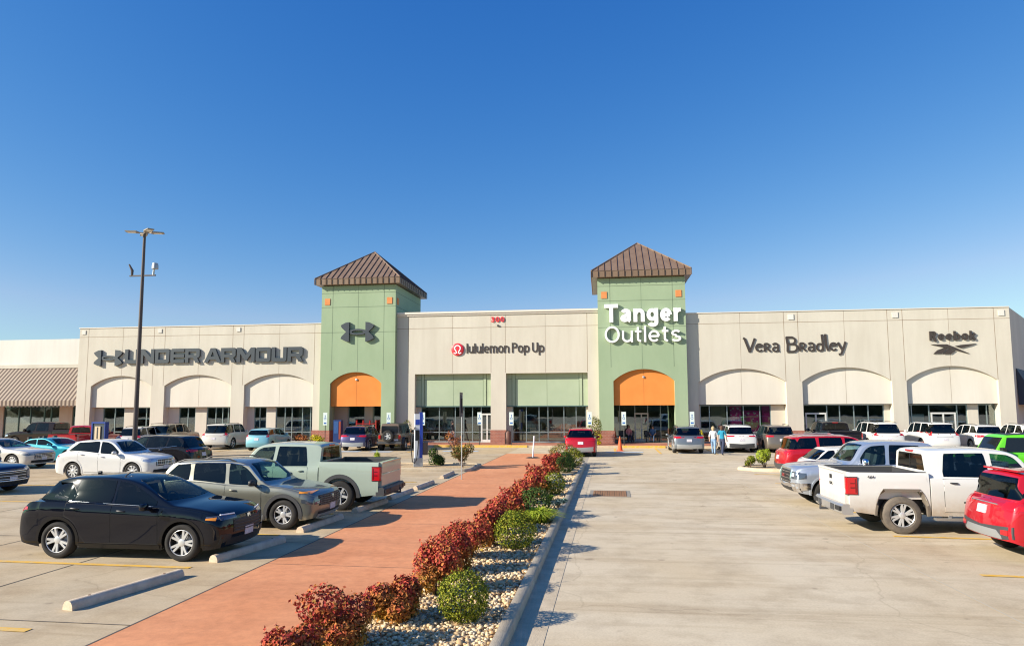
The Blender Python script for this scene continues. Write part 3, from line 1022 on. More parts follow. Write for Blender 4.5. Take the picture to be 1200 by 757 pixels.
    def doors(s, cuts, zlo=.14, handle=M_BLACK, hz=-.10, paint_m=None):
        """cuts: door edges d0, d1, d2; doors stop at the belt and follow the rear arch"""
        for i, (a, b) in enumerate(zip(cuts[:-1], cuts[1:])):
            ds = np.linspace(a + .006, b - .006, 10)
            cols = []; seam = []
            for d in ds:
                lo = s.gc + zlo
                da = abs(d - s.ax[1])
                if da < s.ra + .09:
                    lo = max(lo, s.r + math.sqrt(max(0, (s.ra + .09) ** 2 - da ** 2)))
                cols.append((d, lo, s.zb(d) - .012))
            e = .011
            seam = [(cols[0][0] - e, cols[0][1] - e, cols[0][2] + e)] + [(c[0], c[1] - e, c[2] + .004) for c in cols[1:-1]] + [(cols[-1][0] + e, cols[-1][1] - e, cols[-1][2] + e)]
            s.patch('door_gap', 'S', seam, M_SEAMK, .0015, rows=5, step=.2)
            D = s.patch('door', 'S', cols, paint_m or s.paint, .005, rows=8, step=.12)
            h = s.zb(b - .2) + hz
            for q, sg in enumerate((1, -1)):
                p, n = s.hit('S', s.X(b - .22), h)
                mb = MB()
                mb.tube([(s.X(b - .30), sg * (p.y + .012), h), (s.X(b - .27), sg * (p.y + .034), h + .002), (s.X(b - .17), sg * (p.y + .034), h + .006), (s.X(b - .13), sg * (p.y + .012), h + .006)], [.012, .016, .016, .012], 6)
                mb.build('handle', [handle], D[q], 50)
    def mirrors(s, d, z, m, size=(.13, .20, .15), out=.17):
        for sg in (1, -1):
            p, n = s.hit('S', s.X(d), z)
            mb = MB()
            c = (s.X(d) , sg * (p.y + out), z + .05)
            hx, hy, hz = size[0] / 2, size[1] / 2, size[2] / 2
            # rounded shell
            G = []
            for i in range(9):
                t = math.pi * i / 8
                ring = []
                for j in range(14):
                    f = 2 * math.pi * j / 14
                    cx = math.copysign(abs(math.cos(f)) ** .6, math.cos(f)); cz = math.copysign(abs(math.sin(f)) ** .6, math.sin(f))
                    rad = math.sin(t) ** .5 if 0 < t < math.pi else 0
                    ring.append((c[0] + hx * cx * rad, c[1] - hy * math.cos(t), c[2] + hz * cz * rad))
                ring.append(ring[0]); G.append(ring)
            mb.grid(G)
            mb.tube([(s.X(d) + .02, sg * (p.y - .02), z - .01), (c[0], sg * (p.y + out * .7), z)], [.035, .03], 6)
            mb.build('side_mirror', [m], s.root, 50, weld=.0005)
    def plate(s, side, z, m=None, y=0.0):
        s.patch('licence_plate', side, [(y - .155, z - .08, z + .08), (y + .155, z - .08, z + .08)], m or M_PLATE, .018, mirror=False, rows=1, step=1)
    def rails(s, d0, d1, yk=.80, m=None):
        for sg in (1, -1):
            path = []
            for i in range(9):
                d = d0 + (d1 - d0) * i / 8
                ye = s.section(d, s.zt(d), s.zb(d))[-6][0] * yk * 1.12
                p, n = s.hit('T', s.X(d), ye)
                up = .05 if 0 < i < 8 else .0
                path.append((p.x, sg * ye, p.z + up))
            MB().tube(path, .018, 6).build('roof_rail', [m or M_BLACK], s.root, 50)

# ---- side profiles: (d, z)
def P_SUV(L_, H, W, wb, fo, r, hood=1.02, nose=.86, cowl=1.30, roof0=2.02, roofr=.70, glassb=.25, tailz=1.00, beltf=.95, beltr=1.07, gc=.22, rake=.5, **kw):
    """cowl/roof0 from the front, roofr/glassb from the back"""
    top = [(0, nose - .06), (.05, nose), (.35, nose + (hood - nose) * .45), (cowl - .25, hood), (cowl, hood + .035), (cowl + .12, hood + .10), (roof0 - .12, H - .10), (roof0 + .12, H - .03), (roof0 + .65, H), (L_ - roofr - .75, H - .015), (L_ - roofr, H - .06), (L_ - roofr + .10, H - .12), (L_ - glassb, tailz + .03), (L_ - .06, tailz - .02), (L_, tailz - .08)]
    belt = [(0, nose - .10), (.3, nose - .02), (cowl - .2, beltf), (cowl + .8, beltf + .03), (L_ - 1.1, beltr), (L_ - .3, min(beltr, tailz)), (L_, tailz - .12)]
    sp = dict(L=L_, W=W, wb=wb, fo=fo, r=r, gc=gc, top=top, belt=belt, cowl=cowl, H=H, roof0=roof0, roofr=roofr, glassb=glassb, tailz=tailz,
              front=[(0, .12), (.28, .06), (.45, 0), (.62, 0), (.80, .03), (1.2, .12)], rear=[(0, .10), (.3, .05), (.5, 0), (.72, .02), (1.0, .08), (1.4, .12)])
    sp.update(kw)
    return sp

def P_PICK(L_=5.86, H=1.92, W=2.03, wb=3.64, fo=.98, r=.40, cab_end=3.95, hood=1.24, nose=1.08, cowl=1.55, roof0=2.15, belt=1.22, bed=1.34, gc=.36, **kw):
    top = [(0, nose - .10), (.04, nose), (.4, nose + .09), (cowl - .3, hood), (cowl, hood + .02), (cowl + .12, hood + .10), (roof0 - .10, H - .11), (roof0 + .12, H - .035), (roof0 + .7, H), (cab_end - .6, H - .01), (cab_end - .08, H - .045), (cab_end, H - .10)]
    bl = [(0, nose - .14), (.3, nose - .06), (cowl - .2, belt - .06), (cowl + .2, belt - .03), (cab_end - .5, belt), (cab_end, belt)]
    sp = dict(L=L_, W=W, wb=wb, fo=fo, r=r, gc=gc, top=top, belt=bl, cowl=cowl, H=H, roof0=roof0, cab_end=cab_end, bed=bed, pickup=True, ra=r + .09,
              front=[(0, .16), (.40, .10), (.55, 0), (.75, 0), (1.0, .03), (1.4, .12)], rear=[(0, 0), (2, 0)], tum=.20, edge=.08, bulge=.04, nose_curve=.10, nose_in=.10, tw=.27, inset=.015)
    sp.update(kw)
    return sp

class Pickup(Car):
    def undercarriage(s):
        Car.undercarriage(s)
        sp = s.sp
        # ---- bed: outer sides with arch, rails, hollow inside
        d0, d1 = sp['cab_end'] + .025, s.Lg - .10
        D = s.stations(d0, d1)
        mb = MB()
        zb = sp['bed']; w = s.hw * .985; inn = w - .11; fl = .78
        outs = []
        for d in D:
            zlo = s.zbot(d)
            P = []
            for i in range(10):
                z = zlo + (zb - .03 - zlo) * i / 9
                u = (z - s.gc) / (zb - s.gc)
                y = w * float(np.interp(u, [0, .12, .3, .6, .8, 1], [.95, .985, .995, 1.0, .995, .965]))
                da = abs(d - s.ax[1])
                P.append((y, z))
            yo = P[-1][0]
            P += [(yo - .012, zb - .008), (yo - .03, zb), (inn, zb), (inn - .01, zb - .02), (inn - .02, fl), (0, fl)]
            outs.append([(s.X(d), y, z) for y, z in P])
        mb.grid(outs); mb.grid([[(x, -y, z) for x, y, z in r_] for r_ in outs])
        for ring in (outs[0], outs[-1]):
            for sg in (1, -1):
                mb.add([(x, y * sg, z) for x, y, z in ring[:-1]] + [(ring[0][0], (inn - .02) * sg, ring[0][2])], [list(range(len(ring)))])
        # bulkhead behind the cab
        mb.box(s.X(d0 + .05), s.X(d0), -inn + .002, inn - .002, fl, zb - .012)
        s.bed = mb.build('bed', [s.paint], s.root, 33, weld=.0008)
        me = s.bed.data
        s.bvh2 = BVHTree.FromPolygons([v.co[:] for v in me.vertices], [list(p.vertices) for p in me.polygons])
        # dark liner inside the bed
        ln_ = MB()
        xa_, xb_ = s.X(d1) + .01, s.X(d0 + .06)
        for sg in (1, -1):
            ln_.box(xa_, xb_, min(sg * (inn - .035), sg * (inn - .022)), max(sg * (inn - .035), sg * (inn - .022)), fl, zb - .012)
        ln_.box(xb_ - .02, xb_, -inn + .04, inn - .04, fl, zb - .014)
        ln_.build('bed_liner', [M_DKGREY], s.root)
        # tailgate
        t = MB(); x0, x1 = s.X(s.Lg - .015), s.X(s.Lg - .10)
        yw = inn + .03
        prof = [(x1, .60), (x0 + .02, .60), (x0, .63), (x0, 1.02), (x0 + .012, 1.04), (x0, 1.06), (x0 - .005, zb - .05), (x0 - .03, zb - .012), (x0 - .02, zb + .004), (x1, zb + .004)]
        G = [[(px, y, pz) for px, pz in prof + [prof[0]]] for y in (-yw, yw)]
        t.grid(G)
        for y in (-yw, yw):
            t.add([(px, y, pz) for px, pz in prof], [list(range(len(prof)))])
        s.tailgate = t.build('tailgate', [s.paint], s.root, 25, weld=.0005)
        s.tail_x = x0
    def bed_parts(s, bumper=M_STEEL, arch=None, step=True, liner=True):
        x0 = s.tail_x; zb = s.sp['bed']; w = s.hw * .985; inn = w - .11
        b = MB()
        G = []
        for i in range(13):
            y = -s.hw * .97 + 2 * s.hw * .97 * i / 12
            k = .06 * (abs(y) / s.hw) ** 4
            G.append([(x0 + .10 + k, y, .42), (x0 - .10 + k, y, .42), (x0 - .15 + k, y, .46), (x0 - .15 + k, y, .62), (x0 - .11 + k, y, .665), (x0 + .10 + k, y, .665), (x0 + .10 + k, y, .42)])
        b.grid(G)
        for r_ in (G[0], G[-1]):
            b.add(r_[:-1], [list(range(6))])
        bp = b.build('rear_bumper', [bumper], s.root, 30, weld=.0005)
        if step:
            for sg in (1, -1):
                MB().box(x0 - .152, x0 - .02, min(sg * .66, sg * .97), max(sg * .66, sg * .97), .51, .61).build('bumper_step', [M_BLACK], bp)
            for yy in (-.46, .46):
                MB().box(x0 - .156, x0 - .10, yy - .12, yy + .12, .48, .62).build('bumper_recess', [M_DKGREY], bp)
            h = MB(); h.box(x0 - .30, x0 - .02, -.03, .03, .41, .46); h.tube([(x0 - .28, 0, .46), (x0 - .28, 0, .52)], .026, 8); h.lathe([(.001, .085), (.024, .075), (.034, .05), (.024, .02), (.012, 0)], 10, c=(x0 - .28, 0, .50))
            h.build('tow_hitch', [M_DKGREY], s.root, 40)
        if liner:
            MB().box(s.X(s.Lg - .12), s.X(s.sp['cab_end'] + .08), -inn + .03, inn - .03, .785, .80).build('bed_floor', [M_DKGREY], s.root)
            for sg in (1, -1):
                MB().box(s.X(s.Lg - .14), s.X(s.sp['cab_end'] + .06), min(sg * (inn - .015), sg * (w - .045)), max(sg * (inn - .015), sg * (w - .045)), zb + .001, zb + .012).build('rail_cap', [M_BLACK], s.root)
    def tail_lamps(s, z0=.84, z1=1.22, m=M_LAMPR, deep=.17, inner=True):
        x0 = s.X(s.Lg - .10); w = s.hw * .985
        for sg in (1, -1):
            mb = MB()
            ya, yb = w - .125, w + .012
            prof = [(ya, x0 - .075), (yb - .03, x0 - .075), (yb, x0 - .045), (yb + .004, x0 + deep), (ya, x0 + deep)]
            v = [(x, y * sg, z) for z in (z0, z1) for y, x in prof]
            n = 5
            mb.add(v, [list(range(n)), list(range(n, 2 * n))] + [(i, (i + 1) % n, n + (i + 1) % n, n + i) for i in range(n)])
            o = mb.build('tail_lamp', [m], s.root)
            bz = MB()
            prof2 = [(ya - .014, x0 - .072), (yb - .026, x0 - .072), (yb - .004, x0 - .043), (yb - .001, x0 + deep + .016), (ya - .014, x0 + deep + .016)]
            v2 = [(x, y * sg, z) for z in (z0 - .016, z1 + .016) for y, x in prof2]
            bz.add(v2, [list(range(n)), list(range(n, 2 * n))] + [(i, (i + 1) % n, n + (i + 1) % n, n + i) for i in range(n)])
            bz.build('lamp_bezel', [M_BLACK], o)
            st = MB()
            hh = z1 - z0
            for (za, zb_) in ((z0 + hh * .34, z0 + hh * .42), (z0 + hh * .62, z0 + hh * .68)):
                st.box(x0 + .02, x0 + deep - .02, min(sg * (yb - .02), sg * (yb + .007)), max(sg * (yb - .02), sg * (yb + .007)), za, zb_)
            st.box(x0 + deep - .045, x0 + deep - .018, min(sg * (yb - .02), sg * (yb + .0074)), max(sg * (yb - .02), sg * (yb + .0074)), z0 + .03, z1 - .03)
            st.build('lamp_strips', [mat('dark_red_lens', (.16, .004, .006), .15, coat=.6)], o)
            if inner:
                zc = z0 + (z1 - z0) * .20
                MB().box(x0 - .079, x0 - .05, min(sg * (ya + .02), sg * (yb - .05)), max(sg * (ya + .02), sg * (yb - .05)), zc - .045, zc + .03).build('reverse_lamp', [M_LAMPW], o)
    def hit_bed(s, d, z):
        h = s.bvh2.ray_cast(Vector((s.X(d), 4, z)), Vector((0, -1, 0)))
        return h[0] if h[0] is not None else Vector((s.X(d), s.hw * .98, z))
    def arch_trim(s, m, width=.06, proud=.012):
        for q, a in enumerate(s.ax):
            for sg in (1, -1):
                G = []
                for i in range(21):
                    t = R(-14 + 208 * i / 20)
                    row = []
                    for rr, of in ((s.ra - .004, -.08), (s.ra - .004, proud), (s.ra + width, proud), (s.ra + width + .006, -.006)):
                        zz = lambda k: max(s.gc - .01, s.r + k * (math.sin(t) if not s.sp.get('square') else min(1, max(0, math.sin(t)) * 1.35 if math.sin(t) > 0 else math.sin(t))))
                        x = s.X(a) + rr * math.cos(t); z = zz(rr)
                        rq = max(rr, s.ra + .02)
                        if q == 0:
                            p, n = s.hit('S', s.X(a) + rq * math.cos(t), max(s.gc + .03, zz(rq)))
                        else:
                            p = s.hit_bed(a - rq * math.cos(t), max(s.gc + .03, zz(rq)))
                        row.append((x, sg * (p.y + of), z))
                    G.append(row)
                MB().grid(G).build('wheel_arch_trim', [m], s.root, 35)
    def rear_screen(s, z0, z1, y0, y1, m=None):
        x = s.X(s.sp['cab_end']) - .008
        mb = MB(); pts = [(-y0, z0), (y0, z0), (y1, z1 - .03), (y1 - .04, z1), (-y1 + .04, z1), (-y1, z1 - .03)]
        mb.add([(x, y, z) for y, z in pts] + [(x + .02, y, z) for y, z in pts], [list(range(6))] + [(i, (i + 1) % 6, 6 + (i + 1) % 6, 6 + i) for i in range(6)])
        o = mb.build('rear_window', [m or M_GLASSC], s.root)
        s.cuts.append(('B', pts))
        MB().box(x - .006, x + .01, -.008, .008, z0 + .01, z1 - .01).build('window_divider', [M_BLACK], o)
        MB().box(x - .03, x + .02, -.17, .17, z1 + .035, z1 + .075).build('brake_lamp', [M_LAMPR], s.root)
    def steps(s, m=M_STEEL):
        a, b = s.ax[0] + s.ra + .15, s.sp['cab_end'] - .05
        for sg in (1, -1):
            mb = MB(); y = s.hw - .02
            mb.box(s.X(b), s.X(a), min(sg * (y - .10), sg * (y + .07)), max(sg * (y - .10), sg * (y + .07)), s.gc - .09, s.gc - .035)
            mb.box(s.X(b) + .3, s.X(b) + .36, min(sg * (y - .35), sg * y), max(sg * (y - .35), sg * y), s.gc - .07, s.gc + .02)
            mb.box(s.X(a) - .36, s.X(a) - .3, min(sg * (y - .35), sg * y), max(sg * (y - .35), sg * y), s.gc - .07, s.gc + .02)
            mb.build('side_step', [m], s.root)
# ------------------------------------------------------------------ the parked vehicles
P_BLACK = paint('black', (0.004, 0.005, 0.010), 0.0, 0.25)
P_GREY = paint('olive_grey', (0.235, 0.232, 0.19), 0.7, 0.30)
P_SAGE = paint('sage_grey', (0.36, 0.42, 0.34), 0.0, 0.4)
P_WHITE = paint('white', (0.66, 0.645, 0.61), 0.0, 0.35)
P_PEARL = paint('pearl_white', (0.57, 0.535, 0.475), 0.1, 0.35)
P_DIRTYW = paint('white_muddy', (0.66, 0.64, 0.60), 0.0, 0.4, dirt=1.5)
P_SILVER = paint('silver', (0.50, 0.54, 0.60), 0.65, 0.3)
P_NAVY = paint('navy', (0.008, 0.016, 0.055), 0.0, 0.25)
P_DARK = paint('dark_charcoal', (0.014, 0.013, 0.014), 0.0, 0.3)
P_CYAN = paint('turquoise', (0.02, 0.30, 0.38), 0.2, 0.3)
P_SKYB = paint('light_sky_blue', (0.20, 0.45, 0.52), 0.3, 0.35)
P_RED = paint('bright_red', (0.44, 0.008, 0.018), 0.15, 0.3)
P_DRED = paint('dark_red', (0.36, 0.012, 0.02), 0.3, 0.3)
P_BEIGE = paint('champagne_beige', (0.42, 0.36, 0.27), 0.55, 0.35)
P_BRONZE = paint('bronze_brown', (0.20, 0.165, 0.13), 0.6, 0.35)
P_STEELG = paint('steel_grey', (0.20, 0.22, 0.24), 0.65, 0.32)
P_PURPLE = paint('deep_purple', (0.055, 0.05, 0.12), 0.5, 0.3)
P_BROWNB = paint('brown_black', (0.022, 0.014, 0.010), 0.0, 0.3)
P_LIME = paint('lime_green', (0.13, 0.62, 0.02), 0.0, 0.35)
P_JEEPB = paint('jeep_brown', (0.17, 0.115, 0.075), 0.1, 0.4)

def letters(car, txt, x, y, z, size, m, facing, name='badge', parent=None):
    """small upright lettering; facing 'B' (tail, facing -x) or 'S-' (the -y side)"""
    me = text_mesh(txt, size, .004, .0)
    me.materials.clear(); me.materials.append(m)
    o = link(name, me, parent or car.root)
    if facing == 'B':
        o.matrix_local = Matrix(((0, 0, -1, x), (-1, 0, 0, y), (0, 1, 0, z), (0, 0, 0, 1)))
    elif facing == 'F':
        o.matrix_local = Matrix(((0, 0, 1, x), (1, 0, 0, y), (0, 1, 0, z), (0, 0, 0, 1)))
    elif facing == 'R':     # on the right-hand side of a vehicle, read from -y
        o.matrix_local = Matrix(((1, 0, 0, x), (0, 0, -1, y), (0, 1, 0, z), (0, 0, 0, 1)))
    else:                   # on the left-hand side, read from +y
        o.matrix_local = Matrix(((-1, 0, 0, x), (0, 0, 1, y), (0, 1, 0, z), (0, 0, 0, 1)))
    return o

def grille_mesh(car, name, y1, z0, z1, m_bg, m_bar, nbar=5, vert=0, y_top=None, off=.008):
    yt = y_top or y1
    g = car.patch(name, 'F', [(-yt, z0 + (z1 - z0) * .5, z1), (-y1, z0, z1), (0, z0 - .01, z1 + .01), (y1, z0, z1), (yt, z0 + (z1 - z0) * .5, z1)], m_bg, off, mirror=False, rows=4, step=.1)[0]
    for i in range(nbar):
        z = z0 + (z1 - z0) * (i + .5) / nbar
        car.bar('grille_bar', 'F', [(-y1 * .95, z), (-y1 * .5, z - .004), (0, z - .006), (y1 * .5, z - .004), (y1 * .95, z)], .010, m_bar, mirror=False, parent=g, off=.016)
    for i in range(vert):
        y = -y1 + 2 * y1 * (i + .5) / vert
        car.bar('grille_bar', 'F', [(y, z0 + .02), (y, z1 - .02)], .008, m_bar, mirror=False, parent=g, off=.016)
    return g

def suv_rear(car, lampm=M_LAMPR, lz=(.88, 1.06), ly=(.50, .90), plate_z=.80, cladding=None, chrome=False, gw=None, wrap=True):
    """rear glass, lamps, plate, bumper of a hatch-backed vehicle"""
    sp = car.sp; H = sp['H']; hw = car.hw
    z0, z1 = sp['tailz'] + .05, H - .15
    yb = hw * .965 - .03 - sp.get('tum', .26) * (z0 - 1.0) - .06
    yt = yb - sp.get('tum', .26) * (z1 - z0) - .02
    car.rear_glass(z0, z1, gw or yb, (gw or yb) - (yb - yt))
    car.patch('tail_lamp', 'B', [(hw * ly[0], lz[0] + .03, lz[1] - .01), (hw * ly[1], lz[0], lz[1])], lampm, .010, rows=2)
    if wrap:
        car.patch('tail_lamp', 'S', [(car.Lg - .34, lz[0] + .05, lz[1]), (car.Lg - .10, lz[0] + .02, lz[1])], lampm, .008, rows=2)
    car.plate('B', plate_z)
    if cladding:
        car.patch('rear_bumper', 'B', [(-hw * .93, car.gc + .14, .60), (0, car.gc + .10, .55), (hw * .93, car.gc + .14, .60)], cladding, .012, mirror=False, rows=3, step=.15)
    if chrome:
        car.bar('tailgate_trim', 'B', [(-hw * .5, plate_z + .13), (0, plate_z + .135), (hw * .5, plate_z + .13)], .014, M_CHROME, mirror=False, off=.01)

def suv_front(car, lz=(.74, .86), ly=(.52, .86), grille=(.48, .52, .76), gm=M_BLACK, bar=M_CHROME, nbar=4, vert=0, lower=True, lampm=M_LAMPW, plate=True):
    hw = car.hw
    car.patch('headlight', 'F', [(hw * ly[0], lz[0] + .01, lz[1] - .03), (hw * ly[1], lz[0], lz[1])], lampm, .010, rows=2)
    car.patch('headlight', 'S', [(.16, lz[0] + .01, lz[1]), (.42, lz[0] + .05, lz[1] - .01)], lampm, .008, rows=2)
    if grille:
        grille_mesh(car, 'grille', grille[0], grille[1], grille[2], gm, bar, nbar, vert)
    if lower:
        car.patch('lower_grille', 'F', [(-hw * .72, .30, .42), (0, .28, .43), (hw * .72, .30, .42)], M_BLACK, .008, mirror=False, rows=2, step=.15)
    if plate:
        car.plate('F', .50)

# 1 ---- black crossover in front
sp = P_SUV(4.57, 1.60, 1.80, 2.655, .92, .358, hood=1.00, nose=.84, cowl=1.18, roof0=2.02, roofr=.86, glassb=.26, tailz=1.06, beltf=.955, beltr=1.045, gc=.21, rim_r=.248, spokes=5, spoke_kind='twin', tum=.40, taper=.06, bulge=.07, prof=[.90, .955, .962, .978, 1.0, .985, .945])
sp['top'] = [(0, .84), (.05, .88), (.3, .97), (.8, 1.045), (1.12, 1.08), (1.24, 1.12), (1.75, 1.38), (2.02, 1.50), (2.3, 1.565), (2.75, 1.60), (3.2, 1.59), (3.6, 1.57), (3.92, 1.50), (4.12, 1.37), (4.41, 1.14), (4.50, 1.05), (4.55, 1.0), (4.57, .94)]
sp['belt'] = [(0, .76), (.3, .86), (1.0, .985), (2.0, 1.035), (3.4, 1.085), (4.2, 1.10), (4.57, .95)]
c = Car('crossover_suv', 'glossy black crossover with its nose towards the red walkway, the foremost parked vehicle', 'suv', sp, (-9.47, 13.42), 0, P_BLACK, 'vehicles parked left of the walkway')
c.arch_trim(M_GLOSSK, .055, .008); c.sill(M_GLOSSK, .10)
c.windscreen(1.13, 1.51, .70, .50)
c.side_glass([(2.42, 2.46, .05)], d_front=1.50, rear=(3.40, 3.30), m=M_GLASSC, mats=[M_GLASSC, M_GLASSC])
c.patch('quarter_window', 'S', [(3.50, 1.13, 1.40), (3.62, 1.135, 1.36), (3.86, 1.15, 1.20)], M_GLASSO, .005, rows=3)
c.bar('window_trim', 'S', [(1.55, 1.035), (2.4, 1.07), (3.2, 1.098), (3.45, 1.105)], .005, M_CHROME, off=.003)
c.doors([1.42, 2.42, 3.42], .12, M_BLACK)
c.mirrors(1.62, 1.00, P_BLACK)
suv_front(c, (.78, .87), (.44, .86), None, lampm=M_LAMPD)
c.bar('running_light', 'F', [(.40, .862), (.60, .866), (.74, .874)], .014, M_LED, off=.012)
c.patch('indicator', 'S', [(.24, .78, .84), (.42, .80, .825)], M_LAMPA, .012, rows=1)
grille_mesh(c, 'grille', .50, .52, .76, M_BLACK, M_DKGREY, 4, 0)
c.patch('emblem', 'F', [(-.055, .755, .815), (-.03, .75, .82), (-.012, .782, .822), (.012, .782, .822), (.03, .75, .82), (.055, .755, .815)], M_CHROME, .02, mirror=False, rows=1)
c.patch('fog_recess', 'F', [(.56, .40, .50), (.80, .34, .52)], M_BLACK, .008, rows=2)
suv_rear(c, lz=(.90, 1.0), wrap=True)
c.bar('antenna', 'T', [(3.35, 0), (3.42, 0)], .03, M_BLACK, mirror=False, off=.02)

# 2 ---- olive grey compact suv
sp = P_SUV(4.63, 1.66, 1.865, 2.755, .90, .36, hood=1.04, nose=.86, cowl=1.28, roof0=2.05, roofr=.72, glassb=.22, tailz=1.04, beltf=1.0, beltr=1.13, gc=.22, rim_r=.225, spokes=5, spoke_kind='twin', square=False)
c = Car('compact_suv', 'olive grey compact suv beside the black crossover, facing the walkway behind a wheel stop', 'suv', sp, (-9.15, 16.95), 0, P_GREY, 'vehicles parked left of the walkway')
c.arch_trim(M_DKGREY, .085); c.sill(M_DKGREY, .16)
c.windscreen(1.14, 1.55, .74, .56, M_GLASSW)
c.side_glass([(2.40, 2.46, .10), (3.36, 3.40, .10)], d_front=1.62, rear=(4.28, 3.82), mats=[M_GLASST, M_GLASSC, M_GLASSC])
c.bar('window_trim', 'S', [(1.5, 1.24), (1.9, 1.50), (2.4, 1.578), (3.2, 1.578), (3.75, 1.53)], .012, M_CHROME, off=.008)
c.doors([1.46, 2.42, 3.36], .14, P_GREY)
c.mirrors(1.66, 1.07, M_BLACK)
c.rails(2.3, 3.9)
suv_front(c, (.60, .74), (.66, .88), None, lampm=M_LAMPD)
grille_mesh(c, 'grille', .66, .56, .80, M_BLACK, M_ALLOYD, 5, 9)
c.patch('emblem', 'F', [(-.07, .72, .76), (-.035, .695, .785), (.035, .695, .785), (.07, .72, .76)], M_CHROME, .022, mirror=False, rows=1)
c.patch('indicator', 'S', [(.22, .86, .90), (.50, .87, .905)], M_LAMPA, .012, rows=1)
c.patch('bumper_guard', 'F', [(-.66, .27, .36), (0, .25, .37), (.66, .27, .36)], M_STEEL, .016, mirror=False, rows=2)
suv_rear(c)

# 3 ---- sage pickup, tail to the walkway
sp = P_PICK(5.93, 1.92, 2.03, 3.70, .98, .42, cab_end=4.02, bed=1.38, hood=1.27, nose=1.12, gc=.38, rim_r=.25)
c = Pickup('pickup_truck', 'pale sage green crew cab pickup with its tailgate towards the red walkway', 'pickup', sp, (-9.25, 20.15), 180, P_SAGE, 'vehicles parked left of the walkway')
c.arch_trim(M_DKGREY, .10)
c.side_glass([(2.62, 2.68, .11)], d_front=1.90, rear=(3.66, 3.56), lo=.03, drop=.11, mats=[M_GLASST, M_GLASSC])
c.doors([1.66, 2.64, 3.70], .12, P_SAGE)
c.windscreen(1.34, 1.80, .76, .62)
c.mirrors(1.95, 1.26, M_BLACK, (.16, .24, .24), .22)
c.bed_parts(M_DKGREY)
c.tail_lamps(.86, 1.24)
c.rear_screen(1.40, 1.76, .68, .60, M_GLASST)
c.patch('tailgate_panel', 'B', [(-.60, .80, .98), (.60, .80, .98)], P_BLACK, -.5, mirror=False, rows=1) if False else None
c.plate('B', .50)
letters(c, 'TRD', c.X(5.35), -c.hw * .985, 1.24, .09, M_DKGREY, 'R')
suv_front(c, (.82, .98), (.6, .9), (.62, .60, 1.0), bar=M_DKGREY)

# 4 ---- white crossover, second row
sp = P_SUV(4.55, 1.65, 1.865, 2.69, .90, .355, hood=1.05, nose=.88, cowl=1.25, roof0=2.05, roofr=.95, glassb=.28, tailz=1.06, beltf=1.0, beltr=1.14, gc=.20, rim_r=.24, spokes=9)
WH = c = Car('crossover_suv', 'white crossover in the second row beside the dark suv, nose to the right', 'suv', sp, (-20.6, 27.1), 0, P_WHITE, 'vehicles parked left of the walkway')
c.arch_trim(P_WHITE, .04); c.sill(M_CHROME, .05)
c.windscreen(1.14, 1.54, .74, .55)
c.side_glass([(2.42, 2.48, .07)], d_front=1.58, rear=(3.95, 3.45))
c.doors([1.42, 2.44, 3.38], .12, M_CHROME)
c.mirrors(1.64, 1.06, P_WHITE)
suv_front(c, (.72, .86), (.50, .88), (.56, .56, .80), bar=M_CHROME, vert=10, nbar=2)
suv_rear(c)

# 5 ---- dark suv with tail to the right
sp = P_SUV(4.89, 1.69, 1.91, 2.825, .98, .37, hood=1.06, nose=.88, cowl=1.35, roof0=2.15, roofr=.80, glassb=.25, tailz=1.08, beltf=1.02, beltr=1.16, gc=.20, rim_r=.25, spokes=6)
c = Car('family_suv', 'dark charcoal suv in the second row, tail lamps and plate facing right', 'suv', sp, (-21.0, 30.3), 180, P_DARK, 'vehicles parked left of the walkway')
c.windscreen(1.16, 1.56, .76, .58)
c.side_glass([(2.48, 2.54, .07), (3.48, 3.56, .09)], d_front=1.68, rear=(4.35, 3.95), mats=[M_GLASST, M_GLASSC, M_GLASSC])
c.bar('window_trim', 'S', [(1.7, 1.075), (2.6, 1.09), (3.5, 1.14), (4.0, 1.21)], .012, M_CHROME, off=.006)
c.doors([1.50, 2.50, 3.50], .12, M_CHROME)
c.mirrors(1.74, 1.08, P_DARK)
suv_rear(c, M_LAMPR, (.92, 1.04), (.42, .9)); suv_front(c)

# 6 ---- silver white sedan with big grille at the left edge
sp = P_SUV(5.05, 1.48, 1.90, 2.95, .95, .36, hood=.98, nose=.82, cowl=1.45, roof0=2.45, roofr=1.30, glassb=.62, tailz=1.02, beltf=.92, beltr=1.0, gc=.17, rim_r=.25, spokes=10, crown=.025)
c = Car('sedan_car', 'silver white sedan at the left edge with a dark mesh grille, behind the navy suv', 'sedan', sp, (-30.2, 31.2), 0, P_PEARL, 'vehicles parked left of the walkway')
c.windscreen(1.06, 1.38, .76, .56)
c.side_glass([(2.7, 2.76, .07)], d_front=1.85, rear=(4.15, 3.6))
c.doors([1.55, 2.72, 3.75], .12, M_CHROME)
c.mirrors(1.95, .98, P_PEARL)
suv_front(c, (.66, .74), (.50, .90), (.55, .48, .74), bar=M_CHROME, nbar=4, vert=8, lampm=M_LAMPD)
suv_rear(c)

